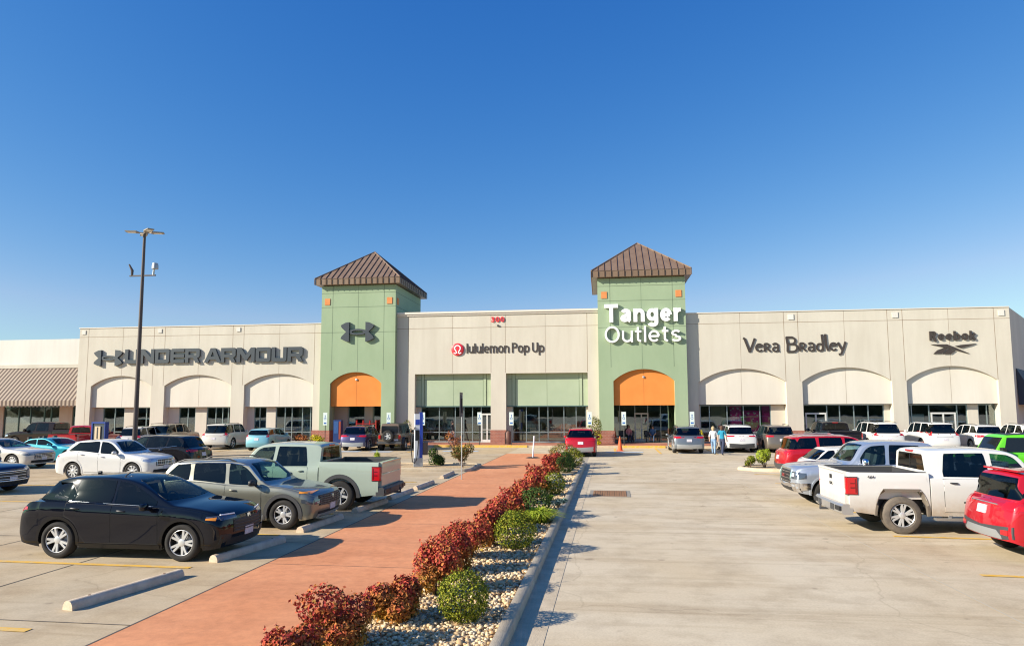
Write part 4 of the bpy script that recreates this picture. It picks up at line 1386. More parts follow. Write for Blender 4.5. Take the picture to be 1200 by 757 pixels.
# 7 ---- navy suv cut by the left edge
sp = P_SUV(4.65, 1.66, 1.84, 2.73, .92, .36, hood=1.04, nose=.90, cowl=1.25, roof0=2.0, gc=.20, rim_r=.235, spokes=6)
c = Car('family_suv', 'navy blue suv with chrome ringed grille, cut off by the left edge of the photo', 'suv', sp, (-22.9, 21.9), 0, P_NAVY, 'vehicles parked left of the walkway')
c.windscreen(1.14, 1.55, .74, .56)
c.side_glass([(2.35, 2.4, .07), (3.3, 3.36, .07)], d_front=1.6, rear=(4.15, 3.8))
c.doors([1.42, 2.38, 3.36], .12, P_NAVY); c.mirrors(1.62, 1.05, P_NAVY)
suv_front(c, (.78, .88), (.56, .9), (.60, .46, .76), bar=M_CHROME, nbar=3)
for zz in (.45, .77):
    c.bar('grille_surround', 'F', [(-.62, zz), (-.3, zz - .008), (0, zz - .01), (.3, zz - .008), (.62, zz)], .018, M_CHROME, mirror=False, off=.016)
c.patch('fog_lamp', 'F', [(.66, .44, .54), (.80, .44, .54)], M_LAMPW, .012, rows=1)
suv_rear(c)

# 8 ---- turquoise coupe
sp = P_SUV(4.8, 1.36, 1.9, 2.72, .95, .34, hood=.92, nose=.72, cowl=1.6, roof0=2.35, roofr=1.35, glassb=.55, tailz=.98, beltf=.88, beltr=.98, gc=.15, rim_r=.24)
c = Car('coupe_car', 'low turquoise coupe showing only its roof between the two white cars', 'coupe', sp, (-30.3, 35.0), 0, P_CYAN, 'vehicles parked left of the walkway', far=True)
c.windscreen(1.0, 1.27, .72, .54); c.side_glass([(2.9, 2.95, .05)], d_front=1.95, rear=(3.9, 3.5)); c.mirrors(2.0, .93, P_CYAN)
suv_front(c); suv_rear(c)

# 9 ---- brown-black pickup
sp = P_PICK(6.0, 1.95, 2.03, 3.70, .98, .40, cab_end=4.05)
c = Pickup('pickup_truck', 'brown black crew cab pickup facing left, below the striped awning', 'pickup', sp, (-42.3, 48.0), 180, P_BROWNB, 'vehicles parked left of the walkway', far=True)
c.side_glass([(2.62, 2.68, .11)], d_front=1.90, rear=(3.7, 3.6), drop=.11)
c.windscreen(1.32, 1.82, .76, .62, M_GLASST); c.mirrors(1.95, 1.26, P_BROWNB, (.16, .24, .24), .22)
c.bed_parts(); c.tail_lamps(); suv_front(c, (.82, .98), (.6, .9), (.62, .60, 1.02), bar=M_CHROME); c.rear_screen(1.38, 1.78, .68, .6)

# 10 ---- red pickup
sp = P_PICK(5.7, 1.82, 1.95, 3.4, .95, .38, cab_end=3.75, belt=1.15, bed=1.26, hood=1.15, nose=1.0)
c = Pickup('pickup_truck', 'bright red pickup with its bed beside the blue kiosk sign', 'pickup', sp, (-35.2, 43.4), 97, P_RED, 'vehicles parked left of the walkway', far=True)
c.side_glass([(2.5, 2.56, .10)], d_front=1.85, rear=(3.5, 3.42), drop=.11, m=M_GLASST)
c.windscreen(1.25, 1.68, .74, .6); c.mirrors(1.92, 1.2, P_RED)
c.bed_parts(M_CHROME); c.tail_lamps(.74, 1.12); c.rear_screen(1.30, 1.66, .66, .58); suv_front(c, (.78, .94), (.6, .9), (.6, .6, .95))

def rear_suv(name, label, cat, sp, pos, hd, pm, group, glass=True, lamps=None, clad=None, rails=True, mm=M_GLASSC, rim=None, drop=.085, plate_z=.82, chrome=False, lampm=M_LAMPR, scale=1.0):
    c = Car(name, label, cat, sp, pos, hd, pm, group, far=True, rim=rim, scale=scale)
    L_ = sp['L']
    c.side_glass([(sp['roof0'] + .42, sp['roof0'] + .48, .09), (sp['roof0'] + 1.42, sp['roof0'] + 1.46, .10)], d_front=sp['cowl'] + .36, rear=sp.get('dlo', (L_ - .40, L_ - .80)), m=mm, drop=drop)
    c.windscreen(sp['top'][4][1] + .06, sp['H'] - .12, c.hw * .78, c.hw * .60)
    lz, ly = lamps or ((.90, 1.06), (.52, .92))
    suv_rear(c, lampm, lz, ly, plate_z, clad, chrome)
    suv_front(c)
    c.doors([sp['cowl'] + .18, sp['roof0'] + .44, sp['roof0'] + 1.40], .14, pm)
    c.mirrors(sp['cowl'] + .40, sp['belt'][2][1] + .06, pm)
    if rails:
        c.rails(sp['roof0'] + .3, L_ - sp['roofr'] - .1)
    if clad:
        c.arch_trim(clad, .05)
    return c

GL = 'vehicles nosed in to the shop fronts'
BIG = dict(cowl=1.55, roof0=2.25, roofr=.32, glassb=.10, hood=1.22, nose=1.06, tailz=1.16, beltf=1.16, beltr=1.22, gc=.27, tum=.17, edge=.09)
rear_suv('compact_suv', 'pearl white compact suv with dark wraparound tail lamps, just left of the tall light pole', 'suv', P_SUV(4.65, 1.66, 1.84, 2.73, .92, .36, gc=.2), (-32.6, 45.8), 93, P_PEARL, GL)
rear_suv('large_suv', 'champagne beige large suv with wide red tail lamps, just right of the tall light pole', 'suv', P_SUV(5.1, 1.90, 2.03, 3.07, .95, .40, **BIG), (-32.0, 48.0), 95, P_BEIGE, GL, lamps=((1.0, 1.10), (.40, .93)), chrome=True, scale=.95)
rear_suv('large_suv', 'white large suv below the right arch of the dark letter sign', 'suv', P_SUV(5.2, 1.92, 2.05, 3.07, .95, .42, **BIG), (-27.45, 47.9), 95, P_PEARL, GL, lamps=((.95, 1.25), (.80, .95)), scale=.95)
# light blue hatchback
sp = P_SUV(4.14, 1.54, 1.70, 2.60, .80, .31, hood=1.02, nose=.84, cowl=.98, roof0=1.78, roofr=.50, glassb=.12, tailz=1.02, beltf=.96, beltr=1.08, gc=.17, rim_r=.20, spokes=7)
c = Car('hatchback_car', 'light blue hatchback parked left of the flower bed', 'hatchback', sp, (-23.5, 46.4), 92, P_SKYB, GL, far=True)
c.windscreen(1.1, 1.43, .68, .5); c.side_glass([(2.05, 2.08, .07), (2.98, 3.02, .07)], d_front=1.32, rear=(3.78, 3.5), m=M_GLASST)
suv_rear(c, lz=(.92, 1.12), ly=(.74, .93)); suv_front(c); c.doors([1.12, 2.06, 3.0], .12, P_SKYB); c.mirrors(1.36, 1.0, P_SKYB)
rear_suv('compact_suv', 'deep purple compact suv in front of the left green tower', 'suv', P_SUV(4.6, 1.70, 1.855, 2.69, .92, .36, gc=.2, tailz=1.08, beltr=1.14), (-16.75, 46.9), 91, P_PURPLE, GL, lamps=((.94, 1.06), (.46, .92)), clad=M_GALV)

def jeep(name, label, pos, hd, pm, group, L_=4.25, wb=2.46, four=False, top_m=M_BLACK):
    W = 1.87; H = 1.84; r = .40
    top = [(0, .98), (.03, 1.02), (.5, 1.07), (1.22, 1.12), (1.30, 1.15), (1.36, 1.22), (1.62, 1.66), (1.70, 1.78), (1.85, 1.82), (2.4, H), (L_ - .45, H - .005), (L_ - .32, H - .03), (L_ - .26, 1.70), (L_ - .22, 1.15), (L_ - .2, 1.10)]
    belt = [(0, .94), (.5, 1.02), (1.3, 1.08), (L_ - .2, 1.10)]
    sp = dict(L=L_, W=W * .86, wb=wb, fo=.72, r=r, gc=.42, top=top, belt=belt, cowl=1.30, H=H, roof0=1.70, roofr=.3, glassb=.22, tailz=1.12, cab_end=L_ - .2, ra=r + .10,
              front=[(0, .02), (1.5, .02)], rear=[(0, 0), (2, 0)], tum=.10, edge=.05, bulge=.015, nose_curve=.05, nose_in=.10, tail_curve=0, tw=.26, inset=-.11, crown=.02, square=True, opaque=True, round=(.2, .1), rim_r=.22, spokes=5, tailup=.02)
    c = Car(name, label, 'jeep', sp, pos, hd, pm, group, far=True)
    c.sp['pickup'] = True
    hwf = W / 2
    # black hardtop laid over the cabin
    mb = MB(); rows = []
    for d in np.linspace(1.80 if not four else 1.80, L_ - .22, 14):
        P = c.section(d, c.zt(d), c.zb(d))
        sec = [(y + .012, z + .006) for y, z in P[-8:]]
        if four and d < 3.45:
            sec = [(sec[3][0], sec[3][1])] * 3 + sec[3:]
        rows.append([c.deform(d, y, z) for y, z in sec] + [c.deform(d, -y, z) for y, z in reversed(sec[:-1])])
    mb.grid(rows); mb.build('hard_top', [top_m], c.root, 35)
    # wide flat flares
    for a in c.ax:
        for sg in (1, -1):
            f = MB()
            pr = [(-.62, .50), (-.50, .78), (-.40, .90), (.40, .90), (.52, .78), (.64, .48)]
            for (xa, za), (xb, zb_) in zip(pr[:-1], pr[1:]):
                y0, y1 = sg * (hwf - .20), sg * (hwf + .005)
                p = [(c.X(a) - xa, y0, za), (c.X(a) - xa, y1, za - .03), (c.X(a) - xb, y1, zb_ - .03), (c.X(a) - xb, y0, zb_)]
                f.add(p + [(x, y, z + .04) for x, y, z in p], [(0, 1, 2, 3), (4, 5, 6, 7), (0, 1, 5, 4), (1, 2, 6, 5), (2, 3, 7, 6), (3, 0, 4, 7)])
            f.build('fender_flare', [M_DKGREY], c.root)
    # windows
    ds = [(1.78, 2.52)] + ([(2.62, 3.42), (3.52, L_ - .34)] if four else [(2.66, L_ - .34)])
    for i, (a, b) in enumerate(ds):
        c.patch('side_window', 'S', [(a - (.14 if i == 0 else 0), 1.16, 1.20), (a, 1.16, 1.70), (b, 1.16, 1.70)], M_GLASSO, .018, rows=3)
        c.patch('door_gap', 'S', [(a - .14, .56, 1.10), (b + .05, .56, 1.10)], M_SEAMK, .002, rows=2) if i < (2 if four else 1) else None
        if i < (2 if four else 1):
            c.patch('door', 'S', [(a - .12, .58, 1.09), (b + .03, .58, 1.09)], pm, .007, rows=2)
    c.patch('windscreen', 'F', [(-.62, 1.20, 1.70), (.62, 1.20, 1.70)], M_GLASSO, .008, mirror=False, rows=4)
    x = c.X(L_ - .2)
    g = MB(); g.box(x - .012, x + .004, -.56, .56, 1.20, 1.68); g.build('rear_window', [M_GLASSO], c.root)
    ty, rm = wheel_meshes(r, .26, .22, 5, 'single')
    w = link('spare_wheel', ty, c.root); w.location = (x - .17, .05, 1.0); w.rotation_euler = (0, 0, R(90))
    w.rotation_euler = (0, 0, R(90)); link('rim', rm, w)
    for sg in (1, -1):
        MB().box(x - .05, x + .02, min(sg * .62, sg * .76), max(sg * .62, sg * .76), .82, 1.06).build('tail_lamp', [M_LAMPR], c.root)
        MB().lathe([(.001, 0), (.09, 0), (.09, .03), (.001, .05)], 16, 'x', (c.X(.0) + .0, sg * .46, .86)).build('headlight', [M_LAMPW], c.root)
        MB().box(c.X(1.55), c.X(1.42), min(sg * .84, sg * 1.06), max(sg * .84, sg * 1.06), 1.14, 1.34).build('side_mirror', [M_BLACK], c.root)
    MB().box(x - .16, x + .02, -.84, .84, .50, .64).build('rear_bumper', [M_DKGREY], c.root)
    MB().box(c.X(.12), c.X(-.10), -.80, .80, .50, .66).build('front_bumper', [M_DKGREY], c.root)
    for i in range(7):
        MB().box(c.X(.02), c.X(-.012), -.27 + i * .09 - .025, -.27 + i * .09 + .025, .72, .94).build('grille_slot', [M_BLACK], c.root)
    MB().box(x - .05, x - .02, -.62, -.32, .68, .80).build('licence_plate', [M_PLATE], c.root)
    return c
jeep('off_road_vehicle', 'muddy brown off-road vehicle with a spare wheel on its tail, beside the purple suv', (-14.3, 47.0), 91, P_JEEPB, GL)
c = rear_suv('compact_suv', 'bright red compact suv parked alone beyond the end of the hedge', 'suv', P_SUV(4.52, 1.68, 1.84, 2.69, .92, .36, gc=.21, tailz=1.08, beltr=1.14, roofr=.62), (-1.27, 42.6), 90, P_RED, GL, lamps=((.92, 1.04), (.58, .95)), clad=M_GALV)
rear_suv('compact_suv', 'steel grey suv in front of the right tower, right of the orange panel', 'suv', P_SUV(4.8, 1.70, 1.90, 2.80, .95, .37, gc=.21, tailz=1.08, beltr=1.14), (5.33, 46.0), 90, P_STEELG, GL, lamps=((.94, 1.06), (.50, .94)), clad=M_GALV)
rear_suv('family_suv', 'white family suv behind the two walking people', 'suv', P_SUV(4.9, 1.73, 1.93, 2.79, .98, .38, gc=.21, tailz=1.10, beltr=1.16, roofr=.6), (8.72, 47.3), 90, P_WHITE, GL, lamps=((.98, 1.08), (.46, .95)), clad=M_DKGREY)
rear_suv('family_suv', 'bronze brown suv parked right of the white family suv', 'suv', P_SUV(4.8, 1.73, 1.91, 2.80, .95, .38, gc=.21, tailz=1.10, beltr=1.16, roofr=.6), (11.1, 47.0), 90, P_BRONZE, GL, lamps=((.98, 1.10), (.5, .95)), rim=M_ALLOYD)
sp = P_PICK(5.88, 1.93, 2.03, 3.64, .98, .40)
c = Pickup('pickup_truck', 'black crew cab pickup showing its tailgate in front of a shop door', 'pickup', sp, (15.1, 48.3), 90, P_BLACK, GL, far=True)
c.side_glass([(2.62, 2.68, .11)], d_front=1.90, rear=(3.66, 3.56), drop=.11); c.windscreen(1.30, 1.78, .76, .62)
c.bed_parts(M_CHROME); c.tail_lamps(.86, 1.22); c.rear_screen(1.40, 1.78, .70, .62); suv_front(c, (.82, .98), (.6, .9), (.62, .6, 1.0)); c.mirrors(1.95, 1.26, P_BLACK, (.16, .24, .24), .22)
c.doors([1.66, 2.64, 3.70], .12, P_BLACK)
rear_suv('large_suv', 'white large suv with small square tail lamps between the black pickup and another white suv', 'suv', P_SUV(5.33, 1.95, 2.03, 3.11, .98, .41, **BIG), (18.2, 49.2), 90, P_WHITE, GL, lamps=((.98, 1.22), (.84, .97)), scale=.96)
rear_suv('large_suv', 'white large suv with tall red corner lamps in front of the rightmost arch', 'suv', P_SUV(5.3, 1.95, 2.06, 3.07, .95, .42, **BIG), (21.6, 49.4), 90, P_WHITE, GL, lamps=((.98, 1.32), (.82, .97)), scale=.95, chrome=True)
rear_suv('family_suv', 'white suv roof and dark rear glass just above the lime green off-road vehicle', 'suv', P_SUV(4.7, 1.75, 1.90, 2.79, .95, .38, gc=.21, tailz=1.12, beltr=1.16, roofr=.55), (24.75, 49.9), 90, P_WHITE, GL, scale=.96)
rear_suv('family_suv', 'white suv at the far right of the shop front row, cut by photo edge', 'suv', P_SUV(4.7, 1.78, 1.90, 2.79, .95, .38, gc=.21, tailz=1.12, beltr=1.16, roofr=.55), (27.5, 49.9), 90, P_WHITE, GL, scale=.96)

GR = 'vehicles parked right of the driveway'
# red suv, tail to the driveway
sp = P_SUV(5.0, 1.74, 2.0, 2.86, .98, .39, hood=1.10, nose=.92, cowl=1.4, roof0=2.15, roofr=.5, glassb=.2, tailz=1.12, beltf=1.05, beltr=1.16, gc=.22)
c = Car('family_suv', 'red suv behind the kerbed island, tail to the driveway', 'suv', sp, (9.75, 30.2), 0, P_RED, GR)
c.side_glass([(2.55, 2.6, .09), (3.55, 3.6, .10)], d_front=1.75, rear=(4.55, 4.25)); c.windscreen(1.2, 1.62, .78, .6)
suv_rear(c, lz=(.95, 1.08), ly=(.5, .94), clad=None) if False else suv_rear(c, M_LAMPR, (.95, 1.08), (.56, .94), .82, M_DKGREY)
suv_front(c); c.doors([1.55, 2.55, 3.55], .13, P_RED); c.rails(2.4, 4.3, m=M_ALLOY); c.mirrors(1.8, 1.1, P_RED)
# white hatchback
sp = P_SUV(4.4, 1.52, 1.80, 2.68, .88, .33, hood=.98, nose=.80, cowl=1.2, roof0=2.0, roofr=.85, glassb=.22, tailz=1.02, beltf=.94, beltr=1.06, gc=.18)
c = Car('hatchback_car', 'white hatchback squeezed between the red suv and the silver pickup', 'hatchback', sp, (9.2, 26.1), 0, P_WHITE, GR)
c.side_glass([(2.35, 2.4, .07), (3.3, 3.34, .07)], d_front=1.55, rear=(3.95, 3.6)); c.windscreen(1.08, 1.42, .72, .54)
suv_rear(c, M_LAMPR, (.88, .98)); suv_front(c); c.doors([1.4, 2.38, 3.32], .12, P_WHITE); c.mirrors(1.6, 1.0, P_WHITE)
# silver pickup, nose to the driveway
sp = P_PICK(5.86, 1.91, 2.03, 3.64, .96, .40, nose=1.10, hood=1.26, rim_r=.25)
c = Pickup('pickup_truck', 'silver blue crew cab pickup with its chrome grille towards the driveway', 'pickup', sp, (8.46, 22.15), 180, P_SILVER, GR)
c.arch_trim(P_SILVER, .05)
c.side_glass([(2.62, 2.68, .11)], d_front=1.90, rear=(3.66, 3.56), drop=.11, mats=[M_GLASST, M_GLASSC]); c.windscreen(1.32, 1.79, .77, .63, carglass('blue_windscreen', (.42, .60, .68), .05))
c.doors([1.66, 2.64, 3.70], .12, P_SILVER); c.mirrors(1.95, 1.26, M_CHROME, (.16, .24, .24), .22)
c.bed_parts(M_CHROME); c.tail_lamps(.86, 1.22); c.rear_screen(1.40, 1.78, .70, .62)
hw = c.hw
grille_mesh(c, 'grille', .52, .66, 1.02, M_BLACK, M_CHROME, 4, 0)
for sg in (-1, 1):
    c.bar('grille_surround', 'F', [(sg * .55, .62), (sg * .56, .84), (sg * .55, 1.05)], .028, M_CHROME, mirror=False, off=.012)
c.bar('grille_surround', 'F', [(-.55, 1.05), (0, 1.06), (.55, 1.05)], .026, M_CHROME, mirror=False, off=.012)
letters(c, 'GMC', c.X(0) + .045, -.13, .81, .13, mat('dark_red_badge', (.30, .02, .02), .3), 'F')
c.patch('headlight', 'F', [(.60, .80, 1.00), (hw * .92, .80, 1.00)], M_LAMPD, .012, rows=2)
c.patch('headlight', 'S', [(.15, .80, .99), (.36, .83, .98)], M_LAMPD, .010, rows=2)
c.patch('headlight_projector', 'F', [(.66, .86, .96), (.78, .86, .96)], M_LED, .022, rows=1)
c.patch('front_bumper', 'F', [(-hw * .95, .44, .70), (-.6, .42, .68), (0, .42, .60), (.6, .42, .68), (hw * .95, .44, .70)], M_CHROME, .02, mirror=False, rows=3)
c.patch('front_bumper', 'S', [(.12, .46, .70), (.46, .52, .70)], M_CHROME, .02, rows=3)
c.patch('lower_grille', 'F', [(-.58, .44, .54), (.58, .44, .54)], M_BLACK, .026, mirror=False, rows=1)
c.patch('fog_lamp', 'F', [(.66, .58, .64), (.84, .58, .64)], M_LAMPW, .028, rows=1)
# lime off-road vehicle
jeep('off_road_vehicle', 'lime green four door off-road vehicle with black hard top, beyond the white pickup', (15.9, 29.2), 180, P_LIME, GR, 4.75, 2.95, True)
# red saloon hidden behind the white pickup
sp = P_SUV(4.7, 1.47, 1.84, 2.78, .92, .33, hood=.95, nose=.78, cowl=1.4, roof0=2.35, roofr=1.25, glassb=.6, tailz=1.0, beltf=.9, beltr=.98, gc=.16)
c = Car('sedan_car', 'red sedan whose roof just shows at the right edge behind the white pickup', 'sedan', sp, (15.6, 25.4), 180, P_DRED, GR, far=True)
c.side_glass([(2.6, 2.65, .07)], d_front=1.8, rear=(3.9, 3.4)); c.windscreen(1.04, 1.36, .72, .54); suv_front(c); suv_rear(c)
# white pickup in front
sp = P_PICK(5.86, 1.95, 2.03, 3.645, .97, .425, cab_end=3.98, bed=1.40, belt=1.27, hood=1.26, nose=1.10, gc=.42, rim_r=.265, spokes=6, spoke_kind='twin', seats=M_SEATT, square=True, ra=.425 + .13)
c = Pickup('pickup_truck', 'muddy white lifted crew cab pickup with its tailgate towards the driveway', 'pickup', sp, (8.52, 18.05), 0, P_DIRTYW, GR, tyre=M_TYREDUST)
c.arch_trim(mat('dusty_arch_trim', (.16, .13, .10), .7), .045, .014)
c.side_glass([(2.62, 2.68, .12)], d_front=1.90, rear=(3.68, 3.58), lo=.035, drop=.11, mats=[M_GLASST, M_GLASSC])
c.windscreen(1.34, 1.82, .77, .63)
c.doors([1.66, 2.64, 3.70], .10, M_BLACK)
c.mirrors(1.95, 1.28, P_DIRTYW, (.16, .24, .24), .22)
c.bed_parts(M_STEEL, step=True); c.steps(M_STEEL)
c.tail_lamps(.90, 1.28, M_LAMPR)
c.rear_screen(1.43, 1.80, .72, .63, carglass('brown_tinted_glass', (.42, .36, .26), .05))
c.bar('door_moulding', 'S', [(1.72, .74), (2.6, .74)], .018, M_BLACK, off=.008)
c.bar('door_moulding', 'S', [(2.70, .74), (3.30, .74)], .018, M_BLACK, off=.008)
MB().box(c.tail_x - .012, c.tail_x + .004, -.085, .085, 1.17, 1.27).build('tailgate_handle', [M_BLACK], c.tailgate)
letters(c, 'GMC', c.tail_x - .004, .125, 1.02, .105, M_BLACK, 'B', parent=c.tailgate)
letters(c, '4X4', c.X(5.35), -c.hw * .985 - .004, 1.27, .085, M_BLACK, 'R', parent=c.bed)
suv_front(c, (.82, .98), (.6, .9), (.62, .6, 1.0))
# red suv at the lower right edge
sp = P_SUV(4.5, 1.70, 1.84, 2.66, .92, .36, hood=1.06, nose=.88, cowl=1.25, roof0=2.0, roofr=.50, glassb=.20, tailz=1.10, beltf=1.0, beltr=1.14, gc=.24, tailup=.14)
c = Car('compact_suv', 'red compact suv at the lower right edge with grey bumper and plate', 'suv', sp, (9.72, 15.05), 0, P_RED, GR)
c.arch_trim(M_DKGREY, .07); c.sill(M_DKGREY, .18)
c.side_glass([(2.4, 2.45, .09), (3.3, 3.35, .10)], d_front=1.6, rear=(4.05, 3.8)); c.windscreen(1.15, 1.58, .74, .57)
suv_rear(c, M_LAMPR, (.92, 1.10), (.62, .96), .90, None, True)
c.patch('rear_bumper', 'B', [(-c.hw * .93, .44, .66), (-.6, .40, .64), (0, .40, .60), (.6, .40, .64), (c.hw * .93, .44, .66)], M_DKGREY, .014, mirror=False, rows=4, step=.12)
c.patch('skid_plate', 'B', [(-.62, .41, .46), (-.50, .41, .56), (.50, .41, .56), (.62, .41, .46)], M_GALV, .022, mirror=False, rows=2)
c.patch('reflector', 'B', [(.62, .50, .58), (.78, .49, .59)], M_LAMPR, .024, rows=1)
suv_front(c); c.doors([1.42, 2.42, 3.32], .14, P_RED); c.mirrors(1.62, 1.05, P_RED)
MB().box(c.X(4.06), c.X(3.90), -.60, .60, 1.655, 1.69).build('spoiler', [P_RED], c.root)

for c in CARS:
    c.open_windows()
# ------------------------------------------------------------------ the shopping centre
FY = 53.0          # face of the shop fronts
SW = .15           # pavement height

def arch_pts(xa, xb, zs, zt, n=22):
    """shallow arch from (xa,zs) up to zt and down to (xb,zs): circle segment"""
    w = (xb - xa) / 2; h = zt - zs; rad = (w * w + h * h) / (2 * h); cx = (xa + xb) / 2; cz = zt - rad
    a = math.asin(min(1, w / rad))
    return [(cx + rad * math.sin(-a + 2 * a * i / n), cz + rad * math.cos(-a + 2 * a * i / n)) for i in range(n + 1)]

def wall_outline(x0, x1, zt, ops, zb=0.0):
    pts = [(x0, zb)]
    for o in ops:
        xa, xb, zs, za = o
        pts.append((xa, zb))
        pts += arch_pts(xa, xb, zs, za) if za > zs else [(xa, zs), (xb, zs)]
        pts.append((xb, zb))
    pts += [(x1, zb), (x1, zt), (x0, zt)]
    return pts

B = thing('shopping_centre', 'long cream stucco shopping building with two green towers and arched shop fronts', 'building', (0, FY, 0))
def bld(mb, name, mats, parent=None, smooth=None):
    """build in world coordinates, hang under the building"""
    o = mb.build(name, mats, None, smooth)
    o.parent = parent or B
    me = o.data
    me.transform(Matrix.Translation((0, -FY, 0)))
    return o

def vgroove(mb, x, z0, z1, y, mi=1, w=.035):
    mb.box(x - w / 2, x + w / 2, y - .003, y + .01, z0, z1, mi)
def hgroove(mb, z, x0, x1, y, mi=1, w=.035):
    mb.box(x0, x1, y - .003, y + .01, z - w / 2, z + w / 2, mi)

def glazing(x0, x1, y, z0, z1, mull, doors=(), transom=None, parent=None, mt=None):
    """a storefront window: frame, mullions, panes; doors: x ranges"""
    mb = MB(); t = .06
    mt = mt or M_ALU
    mb.box(x0, x1, y - .05, y + .05, z0, z0 + .10); mb.box(x0, x1, y - .05, y + .05, z1 - .07, z1)
    xs = [x0 + t / 2] + list(mull) + [x1 - t / 2]
    for x in xs:
        mb.box(x - t / 2, x + t / 2, y - .05, y + .05, z0 + .10, z1 - .07)
    if transom:
        for a, b in zip(xs[:-1], xs[1:]):
            mb.box(a + t / 2, b - t / 2, y - .035, y + .035, transom - .03, transom + .03)
    w = bld(mb, 'window', [mt], parent)
    p = MB(); p.box(x0 + .01, x1 - .01, y - .008, y + .008, z0 + .02, z1 - .02)
    o = bld(p, 'pane', [M_SHOPGLASS], w)
    for a, b in doors:
        d = MB()
        for xx in (a, b, (a + b) / 2):
            d.box(xx - .05, xx + .05, y - .075, y - .045, z0 + .02, z0 + 2.15)
        d.box(a - .05, b + .05, y - .08, y - .04, z0 + 2.15, z0 + 2.27)
        d.box(a + .05, b - .05, y - .07, y - .05, z0 + .02, z0 + .22)
        d.box(a, b, y - .10, y - .08, z0 + .98, z0 + 1.02)
        bld(d, 'door', [mat('pale_door_frame', (.62, .62, .58), .5)], parent or B)
    return w

# ---- left wing (three arches)
H1 = 9.75
ops = [(-43.05, -37.5, 4.80, 5.66), (-36.3, -30.35, 4.80, 5.68), (-29.2, -23.25, 4.80, 5.70)]
mb = MB(); mb.prism_xz(wall_outline(-44.35, -22.3, H1, ops), FY, FY + .95)
for x in (-43.5, -37.42, -36.42, -30.33, -29.35, -23.2):
    vgroove(mb, x, 4.8 if x not in (-43.5,) else 0.2, H1, FY)
for a, b, zs, zt in ops:
    vgroove(mb, (a + b) / 2, zt + .02, H1, FY, w=.022)
hgroove(mb, 9.0, -44.35, -22.3, FY)
wing = bld(mb, 'left_wing_wall', [M_CREAM, M_GROOVE]); wing.name = 'wing_wall'
c_ = MB(); c_.box(-44.42, -22.3, FY - .05, FY + 1.0, H1, H1 + .07); bld(c_, 'coping', [M_TRIMW], wing)
for a, b, zs, zt in ops:
    p = MB(); p.prism_xz([(a - .02, 3.02)] + [(b + .02, 3.02)] + list(reversed(arch_pts(a - .02, b + .02, zs + .0, zt))), FY + .22, FY + .60)
    vgroove(p, (a + b) / 2, 3.04, zt - .05, FY + .22, w=.02)
    bld(p, 'arch_panel', [M_CREAM2, M_GROOVE], wing)
for x in (-43.95, -36.9, -29.85):
    MBq = MB().box(x - .17, x + .17, FY - .05, FY - .005, 9.25, 9.58); bld(MBq, 'wall_tile', [M_WHITEW], wing)
# store walls behind the arches: piers and windows
YG = FY + .74
def bay(x0, x1, spans, z1=3.02, piermat=None):
    """spans: list of ('g',x0,x1,mullions,doors) or ('p',x0,x1)"""
    for sp_ in spans:
        if sp_[0] == 'p':
            bld(MB().box(sp_[1], sp_[2], YG - .10, YG + .25, SW, z1 - .004), 'pier', [piermat or M_CREAM])
        else:
            glazing(sp_[1], sp_[2], YG, SW, z1 - .006, sp_[3], sp_[4] if len(sp_) > 4 else (), .95 if len(sp_) < 6 else sp_[5])
bay(0, 0, [('p', -44.3, -42.3), ('g', -42.3, -40.3, [-41.2]), ('p', -40.3, -39.3), ('g', -39.3, -37.3, [-38.3, -37.8]), ('p', -37.3, -35.3),
           ('g', -35.3, -33.8, [-34.5]), ('p', -33.8, -32.8), ('g', -32.8, -30.2, [-32.0, -31.4, -30.9]), ('p', -30.2, -28.6),
           ('g', -28.6, -27.5, [-28.1]), ('p', -27.5, -26.7), ('g', -26.7, -23.0, [-25.9, -25.3, -24.4, -23.7])])
for a, b in ((-44.35, -43.05), (-37.5, -36.3), (-30.35, -29.2), (-23.25, -22.3)):
    bld(MB().box(a - .03, b + .03, FY - .04, FY + 1.0, .02, 1.12), 'brick_base', [M_BRICK], wing)

# ---- centre block
H2 = 10.35
ops2 = [(-14.75, -8.62, 5.55, 5.55), (-7.42, -1.05, 5.55, 5.55)]
mb = MB(); mb.prism_xz(wall_outline(-16.3, .1, H2, ops2), FY, FY + .95)
for x in (-8.6, -7.46, -15.3, -1.05):
    vgroove(mb, x, 5.6, H2 - .1, FY)
for x in (-11.7, -4.3):
    vgroove(mb, x, 5.6, H2 - .1, FY, w=.022)
hgroove(mb, 9.2, -16.3, 0, FY)
cw = bld(mb, 'centre_wall', [M_CREAM, M_GROOVE]); cw.name = 'centre_wall'
c_ = MB(); c_.box(-16.3, .1, FY - .16, FY + 1.0, H2, H2 + .16); c_.box(-16.3, .1, FY - .08, FY + .9, H2 - .14, H2)
bld(c_, 'cornice', [M_TRIMW], cw)
for a, b, zs, zt in ops2:
    p = MB(); p.box(a - .02, b + .02, FY + .45, FY + .9, 3.02, 5.7)
    for x in (a + .55, b - .55):
        p.box(x - .10, x + .10, FY + .40, FY + .46, 3.03, 5.54)
        vgroove(p, x - .13, 3.03, 5.54, FY + .45, 1); vgroove(p, x + .13, 3.03, 5.54, FY + .45, 1)
    vgroove(p, (a + b) / 2, 3.03, 5.54, FY + .45, 1, .025); hgroove(p, 5.1, a, b, FY + .45, 1, .03)
    bld(p, 'green_panel', [M_GREEN2, M_GROOVEG], cw)
    bld(MB().box(a, b, FY + .42, FY + .92, 2.94, 3.02), 'panel_trim', [M_ALUD], cw)
for a, b in ((-15.9, -14.75), (-8.62, -7.42), (-1.05, .0)):
    bld(MB().box(a - .03, b + .03, FY - .04, FY + 1.0, .02, 1.15), 'brick_base', [M_BRICK], cw)
